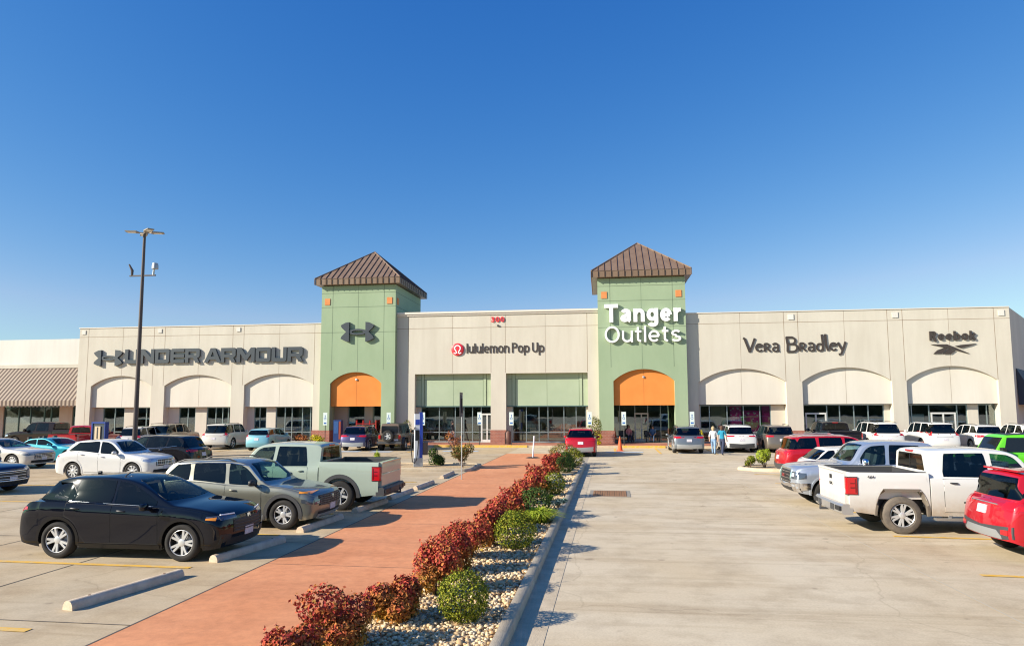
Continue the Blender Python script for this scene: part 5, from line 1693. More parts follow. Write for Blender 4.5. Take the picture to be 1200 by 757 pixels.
bay(0, 0, [('p', -16.2, -14.4), ('g', -14.4, -8.5, [-12.9, -11.6, -10.9, -10.2, -9.5], [(-9.45, -8.6)]), ('p', -8.5, -7.0),
           ('g', -7.0, -1.2, [-5.9, -4.9, -4.2, -2.95, -2.0]), ('p', -1.2, .2)])

# ---- right wing (three arches)
H3 = 9.95
ops3 = [(7.25, 13.6, 4.72, 5.72), (14.75, 21.0, 4.72, 5.74), (22.0, 28.15, 4.72, 5.76)]
mb = MB(); mb.prism_xz(wall_outline(6.2, 29.2, H3, ops3), FY, FY + .95)
for x in (13.6, 14.6, 20.9, 21.95, 28.15):
    vgroove(mb, x, 4.75, H3, FY)
for a, b, zs, zt in ops3:
    vgroove(mb, (a + b) / 2, zt + .02, H3, FY, w=.022)
hgroove(mb, 9.15, 6.2, 29.2, FY)
rw = bld(mb, 'right_wall', [M_CREAM, M_GROOVE]); rw.name = 'wing_wall'
c_ = MB(); c_.box(6.2, 29.2, FY - .05, FY + 1.0, H3, H3 + .07); bld(c_, 'coping', [M_TRIMW], rw)
for a, b, zs, zt in ops3:
    p = MB(); p.prism_xz([(a - .02, 3.05)] + [(b + .02, 3.05)] + list(reversed(arch_pts(a - .02, b + .02, zs, zt))), FY + .22, FY + .60)
    vgroove(p, (a + b) / 2, 3.07, zt - .05, FY + .22, w=.02)
    bld(p, 'arch_panel', [M_CREAM2, M_GROOVE], rw)
for x in (14.12, 21.45, 28.65):
    bld(MB().box(x - .2, x + .2, FY - .05, FY - .005, 9.35, 9.75), 'wall_tile', [M_WHITEW], rw)
for a, b in ((6.3, 7.25), (13.6, 14.75), (21.0, 22.0), (28.15, 29.2)):
    bld(MB().box(a - .03, b + .03, FY - .04, FY + 1.0, .02, 1.12), 'brick_base', [M_BRICK], rw)
bay(0, 0, [('p', 6.3, 7.4), ('g', 7.4, 12.6, [8.1, 9.4, 10.6, 11.8]), ('p', 12.6, 14.9), ('g', 14.9, 20.6, [16.6, 17.5, 18.5, 19.5], [(15.1, 16.5)]), ('p', 20.6, 22.3),
           ('g', 22.3, 26.3, [22.5, 23.7, 25.6], [(23.85, 25.45)]), ('p', 26.3, 27.0), ('g', 27.0, 28.2, [27.6]), ('p', 28.2, 29.2)])
# angled return wall at the right end
mb = MB(); mb.prism_xy([(29.2, FY + .01), (34.4, FY + 7.4), (33.6, FY + 7.9), (29.2, FY + .95)], 0, H3)
bld(mb, 'return_wall', [M_CREAM])
mb = MB()
d = Vector((5.2, 7.4, 0)).normalized(); nrm = Vector((d.y, -d.x, 0))
p0 = Vector((29.2, FY, 0)) + d * 1.3; p1 = Vector((29.2, FY, 0)) + d * 7
G = [[tuple(p0 + nrm * .03 + Vector((0, 0, 5.6))), tuple(p1 + nrm * .03 + Vector((0, 0, 5.6)))], [tuple(p0 + nrm * 1.1 + Vector((0, 0, 3.3))), tuple(p1 + nrm * 1.1 + Vector((0, 0, 3.3)))], [tuple(p0 + nrm * 1.1 + Vector((0, 0, 2.95))), tuple(p1 + nrm * 1.1 + Vector((0, 0, 2.95)))]]
mb.grid(G); mb.add([G[0][0], G[1][0], tuple(p0 + nrm * .03 + Vector((0, 0, 2.95))), G[2][0]], [(0, 1, 3, 2)])
bld(mb, 'dark_awning', [mat('navy_awning', (.03, .035, .06), .7)])

# ---- roof slab, back and interior shell
bld(MB().box(-44.3, 29.15, FY + .96, FY + 24, 8.9, 9.1), 'flat_roof', [M_CREAM2])
mb = MB(); mb.box(-44.3, 29.1, FY + 7.2, FY + 7.4, 0, 8.85); mb.box(-44.2, 29.1, FY + .96, FY + 7.2, 3.3, 3.5)
for x in (-44.2, -22.4, -16.3, 0, 6.4, 14.2, 21.5, 29.0):
    mb.box(x - .08, x + .08, YG + .1, FY + 7.2, .01, 3.29)
bld(mb, 'interior_wall', [M_INT])
bld(MB().box(-44.1, 29.0, FY + .6, FY + 8.1, .02, .158), 'store_floor', [M_INTF])

bld(MB().box(-14.3, -12.2, YG + 1.9, YG + 2.05, SW, 3.2), 'partition', [M_WHITEW])
bld(MB().box(-2.9, -1.3, YG + 1.9, YG + 2.05, SW, 3.2), 'partition', [M_CREAM2])
bld(MB().box(-25.4, -24.4, YG + 1.4, YG + 1.5, SW, 3.2), 'partition', [M_CREAM2])
# ---- towers
def tower(x0, x1, glz):
    y0 = FY - .5; dep = 7.6; zt = 12.75
    mid = (x0 + x1) / 2; w = x1 - x0
    a, b = x0 + .85, x1 - 1.1
    if x0 > -5: a, b = x0 + 1.1, x1 - .95
    mb = MB(); mb.prism_xz(wall_outline(x0, x1, zt, [(a, b, 4.85, 5.75)]), y0, y0 + .9)
    mb.box(x0, x0 + .45, y0 + .9, y0 + dep, 0, zt); mb.box(x1 - .45, x1, y0 + .9, y0 + dep, 0, zt); mb.box(x0 + .45, x1 - .45, y0 + dep - .4, y0 + dep, 9, zt)
    for x in (x0 + .95, x1 - .95):
        vgroove(mb, x, 5.9 if a - .2 < x < b + .2 else .2, zt, y0)
    vgroove(mb, mid, 5.8, zt, y0, w=.025)
    for z in (8.95, 11.0, 12.15):
        hgroove(mb, z, x0, x1, y0)
        mb.box(x1 - .01, x1 + .003, y0, y0 + dep, z - .017, z + .017, 1)
    t = bld(mb, 'tower', [M_GREEN, M_GROOVEG])
    p = MB(); p.prism_xz([(a - .02, 3.02), (b + .02, 3.02)] + list(reversed(arch_pts(a - .02, b + .02, 4.85, 5.75))), y0 + .25, y0 + .75)
    vgroove(p, (a + b) / 2, 3.04, 5.7, y0 + .25, w=.02)
    bld(p, 'orange_panel', [M_ORANGE, mat('orange_groove', (.4, .12, .03), .9)], t)
    bld(MB().lathe([(.001, 0), (.09, 0), (.09, -.05), (.001, -.08)], 12, 'y', ((a + b) / 2, y0 + .24, 5.15)), 'wall_lamp', [M_GALV], t)
    for x in (x0 + .5, x1 - .5):
        bld(MB().box(x - .22, x + .22, y0 - .04, y0 - .004, 11.2, 11.72), 'accent_tile', [M_ACCENT], t)
    if True:
        bld(MB().box(x1 + .004, x1 + .04, y0 + .35, y0 + .75, 11.2, 11.72), 'accent_tile', [M_ACCENT], t)
    for xa, xb in ((x0, a), (b, x1)):
        bld(MB().box(xa - .04, xb + .04, y0 - .04, y0 + .95, .02, 1.12), 'brick_base', [M_BRICK], t)
    # pyramid roof: fascia, slopes with standing seams
    e = .42; X0, X1, Y0, Y1 = x0 - e, x1 + e, y0 - e, y0 + dep + e
    ze, zf = 12.80, 13.28; apex = (mid, (Y0 + Y1) / 2, 16.35)
    rb = MB()
    rb.box(X0, X1, Y0, Y1, ze, zf, 0)
    c4 = [(X0 - .03, Y0 - .03, zf + .003), (X1 + .03, Y0 - .03, zf + .003), (X1 + .03, Y1 + .03, zf + .003), (X0 - .03, Y1 + .03, zf + .003)]
    rb.add(c4 + [apex], [(0, 1, 4), (1, 2, 4), (2, 3, 4), (3, 0, 4)], 0)
    A = Vector(apex)
    def seam(p, q):
        rb.tube([p, q], .035, 4, 1)
    for (p, q) in ((c4[0], c4[1]), (c4[1], c4[2]), (c4[2], c4[3]), (c4[3], c4[0])):
        p, q = Vector(p), Vector(q); m_ = (p + q) / 2; n = 15
        for i in range(0, n + 1):
            s_ = p.lerp(q, i / n)
            # run straight up the slope until it meets the hip
            k = 1 - abs(i / n - .5) * 2
            top = s_ + (A - m_) * k
            if k > .03:
                seam(s_ + Vector((0, 0, .03)), top + Vector((0, 0, .03)))
            dn = s_ + Vector((0, 0, -.47))
            out = (m_ - Vector((A.x, A.y, m_.z))).normalized() * .012
            rb.tube([s_ + out + Vector((0, 0, -.02)), dn + out], .028, 4, 1)
    for p in c4:
        rb.tube([Vector(p) + Vector((0, 0, .02)), A], .06, 6, 0)
    bld(rb, 'roof', [M_ROOF, M_ROOFD], t)
    return t, a, b, y0
t1, a1, b1, ty = tower(-22.45, -16.25, None)
t2, a2, b2, ty = tower(-.2, 6.4, None)
for a, b, mu in ((a1, b1, [-20.2, -19.0, -17.9]), (a2, b2, [1.4, 2.6, 3.6, 4.6])):
    yq = FY + 1.7 if a < -5 else FY + 2.5
    if a < -5:
        bld(MB().box(a - .4, a + .75, yq - .2, yq + .2, SW, 3.3), 'pier', [M_CREAM]); bld(MB().box(-19.4, -18.7, yq - .2, yq + .2, SW, 3.3), 'pier', [M_CREAM]); bld(MB().box(b - .25, b + .4, yq - .2, yq + .2, SW, 3.3), 'pier', [M_CREAM])
        glazing(a + .75, -19.4, yq, SW, 3.2, [], ()); glazing(-18.7, b - .25, yq, SW, 3.2, [-17.9], ())
    else:
        glazing(a - .3, b + .3, yq, SW, 3.2, mu, [(mu[1], mu[2])])

# ---- lower shop at the far left with the striped awning
AW = thing('awning_shop', 'low white walled shop at far left with a brown striped awning', 'building', (-52, FY + 4, 0))
def aw(mb, name, mats):
    o = mb.build(name, mats); o.parent = AW; o.data.transform(Matrix.Translation((52, -FY - 4, 0))); return o
aw(MB().box(-66, -44.42, FY + 3.6, FY + 4.4, 6.55, 9.28), 'wall', [M_WHITEW])
aw(MB().box(-66, -44.42, FY + 3.45, FY + 3.62, 6.62, 6.95), 'band', [M_CREAM])
mb = MB(); n = 112; xa, xb = -66, -44.55
for i in range(n):
    x0, x1 = xa + (xb - xa) * i / n, xa + (xb - xa) * (i + 1) / n
    mi = i % 2
    y0, y1 = FY + 3.5, FY + .75
    mb.add([(x0, y0, 6.6), (x1, y0, 6.6), (x1, y1, 3.62), (x0, y1, 3.62), (x1, y1, 3.08 + .1 * mi), (x0, y1, 3.08 + .1 * mi)], [(0, 1, 2, 3), (3, 2, 4, 5)], mi)
    mb.add([(x0, y0, 6.54), (x1, y0, 6.54), (x1, y1 + .03, 3.56), (x0, y1 + .03, 3.56)], [(0, 1, 2, 3)], mi)
aw(mb, 'awning', [M_AWNB, M_AWNC])
for a, b, mu in ((-60, -55.5, [-58, -57]), (-54.9, -49.2, [-53.4, -52.2, -50.8, -50.1]), (-47.9, -45.2, [-46.4])):
    w_ = MB(); y = FY + 4
    for x in [a + .04] + mu + [b - .04]:
        w_.box(x - .04, x + .04, y - .06, y + .06, SW, 3.9)
    w_.box(a, b, y - .055, y + .055, SW - .02, SW + .12); w_.box(a, b, y - .05, y + .05, 3.85, 3.95)
    w = aw(w_, 'window', [M_ALUD])
    p = MB().box(a + .02, b - .02, y - .008, y + .008, SW + .02, 3.88).build('pane', [M_SHOPGLASS]); p.parent = w; p.data.transform(Matrix.Translation((52, -FY - 4, 0)))
for a, b in ((-66, -60), (-55.5, -54.9), (-49.2, -47.9), (-45.2, -44.42)):
    aw(MB().box(a, b, FY + 3.85, FY + 4.2, .02, 6.54), 'pier', [M_CREAM])
aw(MB().box(-66, -44.45, FY + 9, FY + 9.2, 0, 6.5), 'interior_wall', [M_INT])
aw(MB().box(-66, -44.45, FY + 3.3, FY + 9, .02, .14), 'store_floor', [M_INTF])
aw(MB().box(-66, -44.42, FY + 4.41, FY + 20, 6.5, 6.7), 'flat_roof', [M_CREAM2])

# ---- neighbour beyond the right corner
NB = thing('brick_shop', 'sliver of orange brick shop beyond the right end of the cream building', 'building', (42, FY + 6, 0))
o = MB().box(-7.5, 8, 2.0, 8, .0, 4.4).build('wall', [noisy('orange_brick', (.42, .19, .09), (.52, .26, .13), 3)], NB)
o = MB().box(-7.7, 8, 1.7, 8, 4.4, 4.8).build('coping', [M_TRIMW], NB)
w = MB().box(-7.0, -3, 1.9, 1.99, .5, 3.2).build('window', [M_ALUD], NB)
MB().box(-6.8, -3.2, 1.87, 1.895, .6, 3.1).build('pane', [M_GLASSO], w)

# ------------------------------------------------------------------ signs on the walls
def ua_logo():
    Lx = [(.255, 1.0), (.150, .975), (.0, .84), (.03, .72), (.165, .50), (.03, .28), (.0, .16), (.150, .025), (.255, 0.0)]
    Rx = [(1 - x, y) for x, y in Lx]
    Lx2 = Lx + [(.255, .38), (.255, .62)]
    Rx2 = Rx + [(.745, .38), (.745, .62)]
    ring = [arc(.5, .5, .285, .155, 0, 360, 40)[:-1], arc(.5, .5, .175, .065, 0, 360, 40)[:-1]]
    return Lx2, Rx2, ring
def logo_mesh(x0, x1, z0, z1, y, dep, m):
    Lx, Rx, ring = ua_logo()
    mb = MB()
    def P(pts): return [(x0 + (x1 - x0) * a, z0 + (z1 - z0) * b) for a, b in pts]
    mb.prism_xz(P(Lx), y - dep, y); mb.prism_xz(P(Rx), y - dep, y)
    o, i = P(ring[0]), P(ring[1]); n = len(o); yy = y - dep * .8
    v = [(x, yy, z) for x, z in o] + [(x, yy, z) for x, z in i] + [(x, y, z) for x, z in o] + [(x, y, z) for x, z in i]
    f = []
    for k in range(n):
        q = (k + 1) % n
        f += [(k, q, n + q, n + k), (k, q, 2 * n + q, 2 * n + k), (n + k, n + q, 3 * n + q, 3 * n + k)]
    mb.add(v, f)
    return mb

tag(logo_mesh(-20.72, -17.95, 8.17, 9.75, FY - .5, .22, M_SIGNG).build('wall_emblem', [M_SIGNG]), 'charcoal interlocking emblem alone on the left green tower', 'sign')

GLY = {
 'U': (1.2, [[(0, 1), (.28, 1), (.28, .26), (.92, .26), (.92, 1), (1.2, 1), (1.2, .13), (1.07, 0), (.13, 0), (0, .13)]]),
 'N': (1.2, [[(0, 0), (0, 1), (.3, 1), (.92, .40), (.92, 1), (1.2, 1), (1.2, 0), (.90, 0), (.28, .60), (.28, 0)]]),
 'D': (1.2, [[(0, 0), (0, 1), (1.07, 1), (1.2, .87), (1.2, .13), (1.07, 0)], [(.28, .26), (.92, .26), (.92, .74), (.28, .74)]]),
 'E': (1.15, [[(.13, 0), (0, .13), (0, .87), (.13, 1), (1.15, 1), (1.15, .77), (.28, .77), (.28, .615), (1.15, .615), (1.15, .385), (.28, .385), (.28, .23), (1.15, .23), (1.15, 0)]]),
 'R': (1.22, [[(0, 0), (0, 1), (1.07, 1), (1.2, .87), (1.2, .45), (1.07, .34), (1.0, .34), (1.22, 0), (.88, 0), (.66, .34), (.28, .34), (.28, 0)], [(.28, .56), (.92, .56), (.92, .77), (.28, .77)]]),
 'A': (1.4, [[(0, 0), (.52, 1), (.88, 1), (1.4, 0), (1.08, 0), (.98, .2), (.42, .2), (.32, 0)], [(.54, .42), (.86, .42), (.70, .76)]]),
 'M': (1.45, [[(0, 0), (0, 1), (.32, 1), (.725, .48), (1.13, 1), (1.45, 1), (1.45, 0), (1.17, 0), (1.17, .58), (.80, .12), (.65, .12), (.28, .58), (.28, 0)]]),
 'O': (1.2, [[(.13, 0), (0, .13), (0, .87), (.13, 1), (1.07, 1), (1.2, .87), (1.2, .13), (1.07, 0)], [(.28, .26), (.92, .26), (.92, .74), (.28, .74)]]),
}
spl = []; x = 0
for ch in 'UNDER ARMOUR':
    if ch == ' ':
        x += .28; continue
    w, polys = GLY[ch]
    k = .10
    spl += [[(px + x + .0, py) for px, py in p] for p in polys]
    x += w + (.08 if ch not in 'A' else -.02)
me = curve_mesh('letters', spl, .08, None)
fit_upright(me, -39.9, -24.1, 6.68, 7.88, FY - .11, M_SIGNG)
# the letters rise a little with the wall joints in the photo: keep them level on the wall
o = tag(link('store_sign', me), 'charcoal block letters UNDER ARMOUR with emblem on the left wing', 'sign')
logo_mesh(-42.78, -40.15, 6.50, 7.86, FY - .005, .19, M_SIGNG).build('emblem', [M_SIGNG], o)

# TANGER / OUTLETS
o = tag(stroke_text('Tanger', .30, 6.0, 9.32, 1.40, .205, FY - .56, .17).build('store_sign', [M_SIGNW]), 'big white raised letters Tanger Outlets on the right green tower', 'sign')
stroke_text('Outlets', .30, 6.0, 7.78, 1.22, .125, FY - .56, .165).build('lower_line', [M_SIGNW], o)

# lululemon
o = tag(stroke_text('lululemon Pop Up', -10.55, -4.42, 7.16, .78, .135, FY - .004, .04).build('store_sign', [M_SIGNB]), 'small dark letters lululemon Pop Up with a red round emblem', 'sign')
d = MB().lathe([(.001, 0), (.46, 0), (.50, .03), (.50, .10), (.001, .10)], 40, 'y', (-11.27, FY - .105, 7.47)).build('emblem_disc', [M_SIGNR], o, 40)
om = []
path = [(-.30, -.24), (-.17, -.30), (-.07, -.25), (-.11, -.13), (-.22, .05), (-.22, .2), (-.10, .32), (0, .34), (.10, .32), (.22, .2), (.22, .05), (.11, -.13), (.07, -.25), (.17, -.30), (.30, -.24)]
fine = [(float(a), float(b)) for a, b in zip(np.interp(np.linspace(0, 14, 57), range(15), [p[0] for p in path]), np.interp(np.linspace(0, 14, 57), range(15), [p[1] for p in path]))]
MB().prism_xz([(-11.27 + a, 7.45 + b) for a, b in ribbon(path, .085)], FY - .125, FY - .108).build('emblem_mark', [M_SIGNW], d)

# 300
tag(stroke_text('300', -8.60, -7.52, 9.60, .42, .18, FY - .004, .06).build('address_number', [M_SIGNR]), 'red numerals 300 high on the centre pilaster', 'sign')
tag(MB().box(-8.1, -7.96, FY - .10, FY - .005, 9.26, 9.38).build('wall_sensor', [M_DKGREY]), 'small dark sensor box under the red numerals', 'sensor')

# VERA BRADLEY, hand drawn strokes
strokes = []
def S(pts, dx, w=.13): strokes.append((pts, dx, w))
def bowl(cx, cy, rx, ry, a0, a1): return arc(cx, cy, rx, ry, a0, a1, 14)
S([(.0, 1.05), (.10, 1.0), (.42, .0)], 0, .15); S([(.42, .0), (.62, .55), (.78, 1.02)], 0, .13)
def e_(dx): S([(.05, .36), (.42, .40)] , dx, .10); S(bowl(.25, .32, .22, .26, 20, 320), dx, .12)
def r_(dx): S([(.06, .02), (.08, .62)], dx, .13); S([(.06, .60)] + bowl(.2, .46, .17, .15, 90, -90) + [(.10, .30)], dx, .11); S([(.16, .30), (.46, .02)], dx, .12)
def a_(dx): S([(.04, .52)] + bowl(.22, .44, .18, .17, 120, 0) + [(.40, .06), (.48, .02)], dx, .12); S(bowl(.22, .18, .17, .15, 60, 330), dx, .11)
e_(.82); r_(1.36); a_(1.92)
bx = 2.85
S([(.10, .0), (.12, .5), (.05, 1.08)], bx, .15); S([(.0, 1.05), (.35, 1.05)] + bowl(.35, .80, .27, .25, 80, -90) + [(.12, .56)], bx, .13); S([(.12, .56), (.4, .56)] + bowl(.42, .27, .32, .29, 80, -90) + [(.06, -.02)], bx, .13)
r_(3.72); a_(4.28)
S(bowl(.22, .28, .20, .26, 0, 360), 4.86, .12); S([(.40, .02), (.40, .6), (.36, 1.22)], 4.88, .14)
S([(.10, 1.25), (.14, .4), (.26, .03)], 5.36, .14); e_(5.72)
S([(.0, .62), (.1, .4), (.26, .08)], 6.26, .13); S([(.5, .66), (.36, .2), (.2, -.22), (.02, -.26)], 6.26, .13)
mb = MB(); mb2 = MB(); sx = (17.95 - 10.62) / 6.8; sz = (8.22 - 6.66) / 1.55
for i, (pts, dx, w) in enumerate(strokes):
    rb = ribbon([((p[0] + dx) * sx, p[1] * sz) for p in pts], w * 1.12)
    dd = .06 + .0022 * (i % 7)
    half = len(rb) // 2
    A_, B_ = rb[:half], list(reversed(rb[half:]))
    for q in range(half - 1):
        quad = [A_[q], A_[q + 1], B_[q + 1], B_[q]]
        v = [(10.62 + a, FY - dd, 6.96 + b) for a, b in quad] + [(10.62 + a, FY - .004, 6.96 + b) for a, b in quad]
        (mb if dx < 2.6 else mb2).add(v, [(0, 1, 2, 3), (0, 1, 5, 4), (2, 3, 7, 6)])
o = tag(mb.build('store_sign', [M_SIGNB]), 'dark brown hand drawn letters Vera Bradley on the right wing', 'sign')
mb2.build('second_word', [M_SIGNB], o)

# REEBOK with the crossed mark
o = tag(stroke_text('Reebok', 23.72, 26.85, 7.62, .66, .215, FY - .004, .10).build('store_sign', [M_SIGNB]), 'bold dark letters Reebok above a crossed stripe mark', 'sign')
def U(pts): return [(23.55 + (x_ - 240) / 720 * 3.35, 7.33 - (y_ - 285) / 180 * .72) for x_, y_ in pts]
mb = MB()
mb.prism_xz(U([(290, 285), (520, 285), (640, 345), (840, 460), (800, 450), (560, 365), (380, 310)]), FY - 0.080, FY - .004)
mb.prism_xz(U([(640, 320), (720, 300), (945, 278), (860, 318), (725, 358)]), FY - 0.078, FY - .004)
mb.prism_xz(U([(320, 455), (380, 390), (480, 348), (530, 362), (440, 455)]), FY - 0.076, FY - .004)
mb.prism_xz(U([(462, 448), (545, 372), (640, 405), (575, 462), (470, 462)]), FY - 0.074, FY - .004)
mb.build('crossed_mark', [M_SIGNB], o)
# ------------------------------------------------------------------ ground and paving
def sheet(name, pts, z, m, thick=0):
    mb = MB()
    if thick:
        mb.prism_xy(pts, z - thick, z)
    else:
        mb.add([(x, y, z) for x, y in pts], [list(range(len(pts)))])
    return structure(mb.build(name, [m]))
GM = noisy('ground_earth', (.34, .29, .22), (.40, .35, .27), .05, .9)
sheet('ground', [(-700, -300), (700, -300), (700, 900), (-700, 900)], 0, GM)
def wl(y): return -6.53 + .0125 * y          # left edge of the red walkway
def cl(y): return -1.31 + .0133 * y          # outer face of the planter kerb
def hl(y): return -2.75 + .0115 * (y - 14) if y > 14 else -2.75 - .110 * (14 - max(y, 4))           # walkway right edge
lot = sheet('parking_lot', [(-120, -10), (wl(-10), -10), (wl(49.6), 49.6), (-120, 49.6)], .004, M_LOT)
road = sheet('road', [(cl(-10), -10), (120, -10), (120, 49.6), (cl(49.6), 49.6)], .004, M_ROAD)
sheet('forecourt', [(wl(43.2), 43.2), (cl(43.2), 43.2), (cl(49.6), 49.6), (wl(49.6), 49.6)], .005, M_ROAD)
sheet('walkway', [(wl(-5), -5), (hl(-5), -5), (hl(4), 4), (hl(14), 14), (hl(43.2), 43.2), (wl(43.2), 43.2)], .008, M_WALK)
# pavement in front of the shops
mb = MB(); mb.box(-75, 60, 49.8, FY + 4.5, .001, SW); structure(mb.build('pavement', [M_APRON]))
mb = MB(); mb.box(-75, 60, 49.6, 49.8, .001, SW + .004); structure(mb.build('kerb', [M_CURB]))
# joints
mb = MB()
def strip(p, q, w, z, mi=0):
    p, q = Vector((*p, 0)), Vector((*q, 0)); n = (q - p).normalized(); n = Vector((-n.y, n.x, 0)) * w / 2
    mb.add([tuple(p + n)[:2] + (z,), tuple(p - n)[:2] + (z,), tuple(q - n)[:2] + (z,), tuple(q + n)[:2] + (z,)], [(0, 1, 2, 3)], mi)
for x in (-10.05, -13.05, -17.3, -21.6, -26, -30.4, -35):
    strip((x, 2), (x + .25, 49.5), .025, .009)
for y in (8.9, 14.6, 20.2, 25.9, 31.5, 37.2, 43.0):
    strip((-60, y + .3), (wl(y) - .02, y), .02, .0095)
strip((wl(2) - .01, 2), (wl(43) - .01, 43.1), .03, .0105)
for y in (12.6, 17.2, 21.8, 26.4, 31.0, 36.8):
    strip((wl(y), y), (hl(y), y - .05), .012, .012)
structure(mb.build('expansion_joints', [M_JOINT]))
mb = MB()
strip((5.75, 4), (5.58, 12.7), .035, .009); strip((5.58, 12.7), (5.19, 30.1), .035, .009); strip((5.19, 30.1), (5.0, 49.4), .04, .009)
for y in (27.0, 39.0):
    strip((cl(y) + .4, y), (40, y - .1), .016, .0098)
structure(mb.build('sealed_joints', [M_SEAL]))
# gutter pan beside the planter
structure(MB().add([(cl(2) + .0, 2, .0085), (cl(2) + .42, 2, .0085), (cl(35.5) + .42, 35.5, .0085), (cl(35.5), 35.5, .0085)], [(0, 1, 2, 3)]).build('gutter', [M_CURB]))
# painted lines
mb = MB()
for y, x0, x1 in ((8.53, -13, -7.65), (12.12, -13.2, -7.62), (15.4, -13.2, -7.5), (18.55, -13.2, -7.45), (21.7, -13, -7.4), (26.6, -12.6, -7.3)):
    strip((x0, y + .12), (x1, y), .135, .0125)
for y in (20.0, 24.2, 28.4, 33.0, 37.0):
    strip((-24, y), (-18.0, y - .1), .135, .0125)
for y in (9.6, 13.12, 16.75, 20.3, 23.8, 27.4, 31.0):
    strip((6.5, y + .06), (11.6, y - .35), .135, .0125)
for x in (-30, -26, -22, -18.5, -12.6, -3.2, .8, 3.6, 7.0, 10, 12.9, 16.6, 20):
    strip((x, 43.6), (x + .05, 48.9), .135, .0125)
structure(mb.build('parking_lines', [M_YELLOW]))
mb = MB()
for x in (-16.8, -14.6, -9.4, -1.2, 1.4, 5.4):
    strip((x - .7, 44.4), (x + .7, 44.4), 1.0, .0128) if x not in (-9.4, 1.4) else strip((x - 1.2, 45.2), (x + 1.2, 45.2), .8, .0128)
structure(mb.build('accessible_bay_markings', [M_BLUEPAINT]))

# ------------------------------------------------------------------ planter island with hedge
def kerb_ring(name, pts, w, h, m, label, closed=True):
    """raised kerb following a closed outline"""
    mb = MB(); n = len(pts)
    P = [Vector((*p, 0)) for p in pts]
    outer, inner = [], []
    for i in range(n):
        a, b, c = P[i - 1], P[i], P[(i + 1) % n]
        d1 = (b - a).normalized(); d2 = (c - b).normalized()
        n1 = Vector((-d1.y, d1.x, 0)); n2 = Vector((-d2.y, d2.x, 0)); nb = (n1 + n2).normalized()
        k = 1 / max(.4, nb.dot(n1))
        outer.append(b); inner.append(b + nb * w * k)
    r = .03
    rows = [[(p.x, p.y, .001) for p in outer], [(p.x + (q.x - p.x) * .06, p.y + (q.y - p.y) * .06, h - r) for p, q in zip(outer, inner)], [(p.x + (q.x - p.x) * .22, p.y + (q.y - p.y) * .22, h) for p, q in zip(outer, inner)], [(q.x, q.y, h) for q in inner], [(q.x, q.y, .001) for q in inner]]
    mb.grid([r_ + [r_[0]] if closed else r_[1:-1] for r_ in rows])
    return mb.build(name, [m], None, 50, weld=.001)
ys = list(np.linspace(-2, 35.0, 24))
out = [(cl(y), y) for y in ys] + [(cl(35.6) - .12, 35.7), (cl(36) - .5, 36.1), (hl(36.2) + .5, 36.2), (hl(36) + .06, 36.0), (hl(35) + .05, 35.6), (hl(34.8) + .05, 35.2)]
tag(kerb_ring('planter_kerb', out, .17, .15, M_CURB, '', False), 'long grey concrete kerb round the gravel planter between walkway and driveway', 'kerb')
def ing(y): return cl(y) - .16
mb = MB()
G = []
for y in np.linspace(-2, 36.0, 90):
    row = []
    for i in range(9):
        x = hl(y) + .05 + (ing(y) - hl(y) - .05) * i / 8
        row.append((x, y, .075 + .03 * math.sin(i * 1.3 + y * 2.1) * math.sin(y * .9 + i) - (.055 if i == 0 else .02 if i == 1 else 0)))
    G.append(row)
mb.grid(G); structure(mb.build('gravel_bed', [M_GRAVBED], None, 180))
# loose stones: near ones are modelled one by one, in one mesh
def stones(name, region, n, smin, smax, seed):
    rg = random.Random(seed)
    ico = bmesh.new(); bmesh.ops.create_icosphere(ico, subdivisions=1, radius=1)
    V0 = [v.co.copy() for v in ico.verts]; F0 = [[v.index for v in f.verts] for f in ico.faces]; ico.free()
    mb = MB()
    for _ in range(n):
        x, y, z = region(rg)
        s = rg.uniform(smin, smax) * (1 + .8 * (rg.random() ** 4))
        sc = Vector((s * rg.uniform(.8, 1.4), s * rg.uniform(.7, 1.2), s * rg.uniform(.5, .8)))
        Mx = Matrix.Rotation(rg.uniform(0, 6.3), 3, 'Z') @ Matrix.Rotation(rg.uniform(-.6, .6), 3, 'X')
        vs = []
        for v in V0:
            p = Mx @ Vector((v.x * sc.x, v.y * sc.y, v.z * sc.z)) * rg.uniform(.85, 1.1)
            vs.append((p.x + x, p.y + y, p.z + z))
        mb.add(vs, F0)
    return tag(mb.build(name, [M_STONES], None, 180, fix=False), kind='stuff')
def reg(rg):
    y = 5.5 + 24 * rg.random() ** 1.7
    a, b = hl(y) + .06, ing(y) - .02
    x = a + (b - a) * rg.random()
    return x, y, .09 + .02 * rg.random() - max(0, .05 * (1 - (x - a) / .25))
stones('gravel', reg, 11000, .016, .034, 3)
tag(bpy.data.objects['gravel'], 'pale tan river gravel covering the hedge planter', 'gravel')

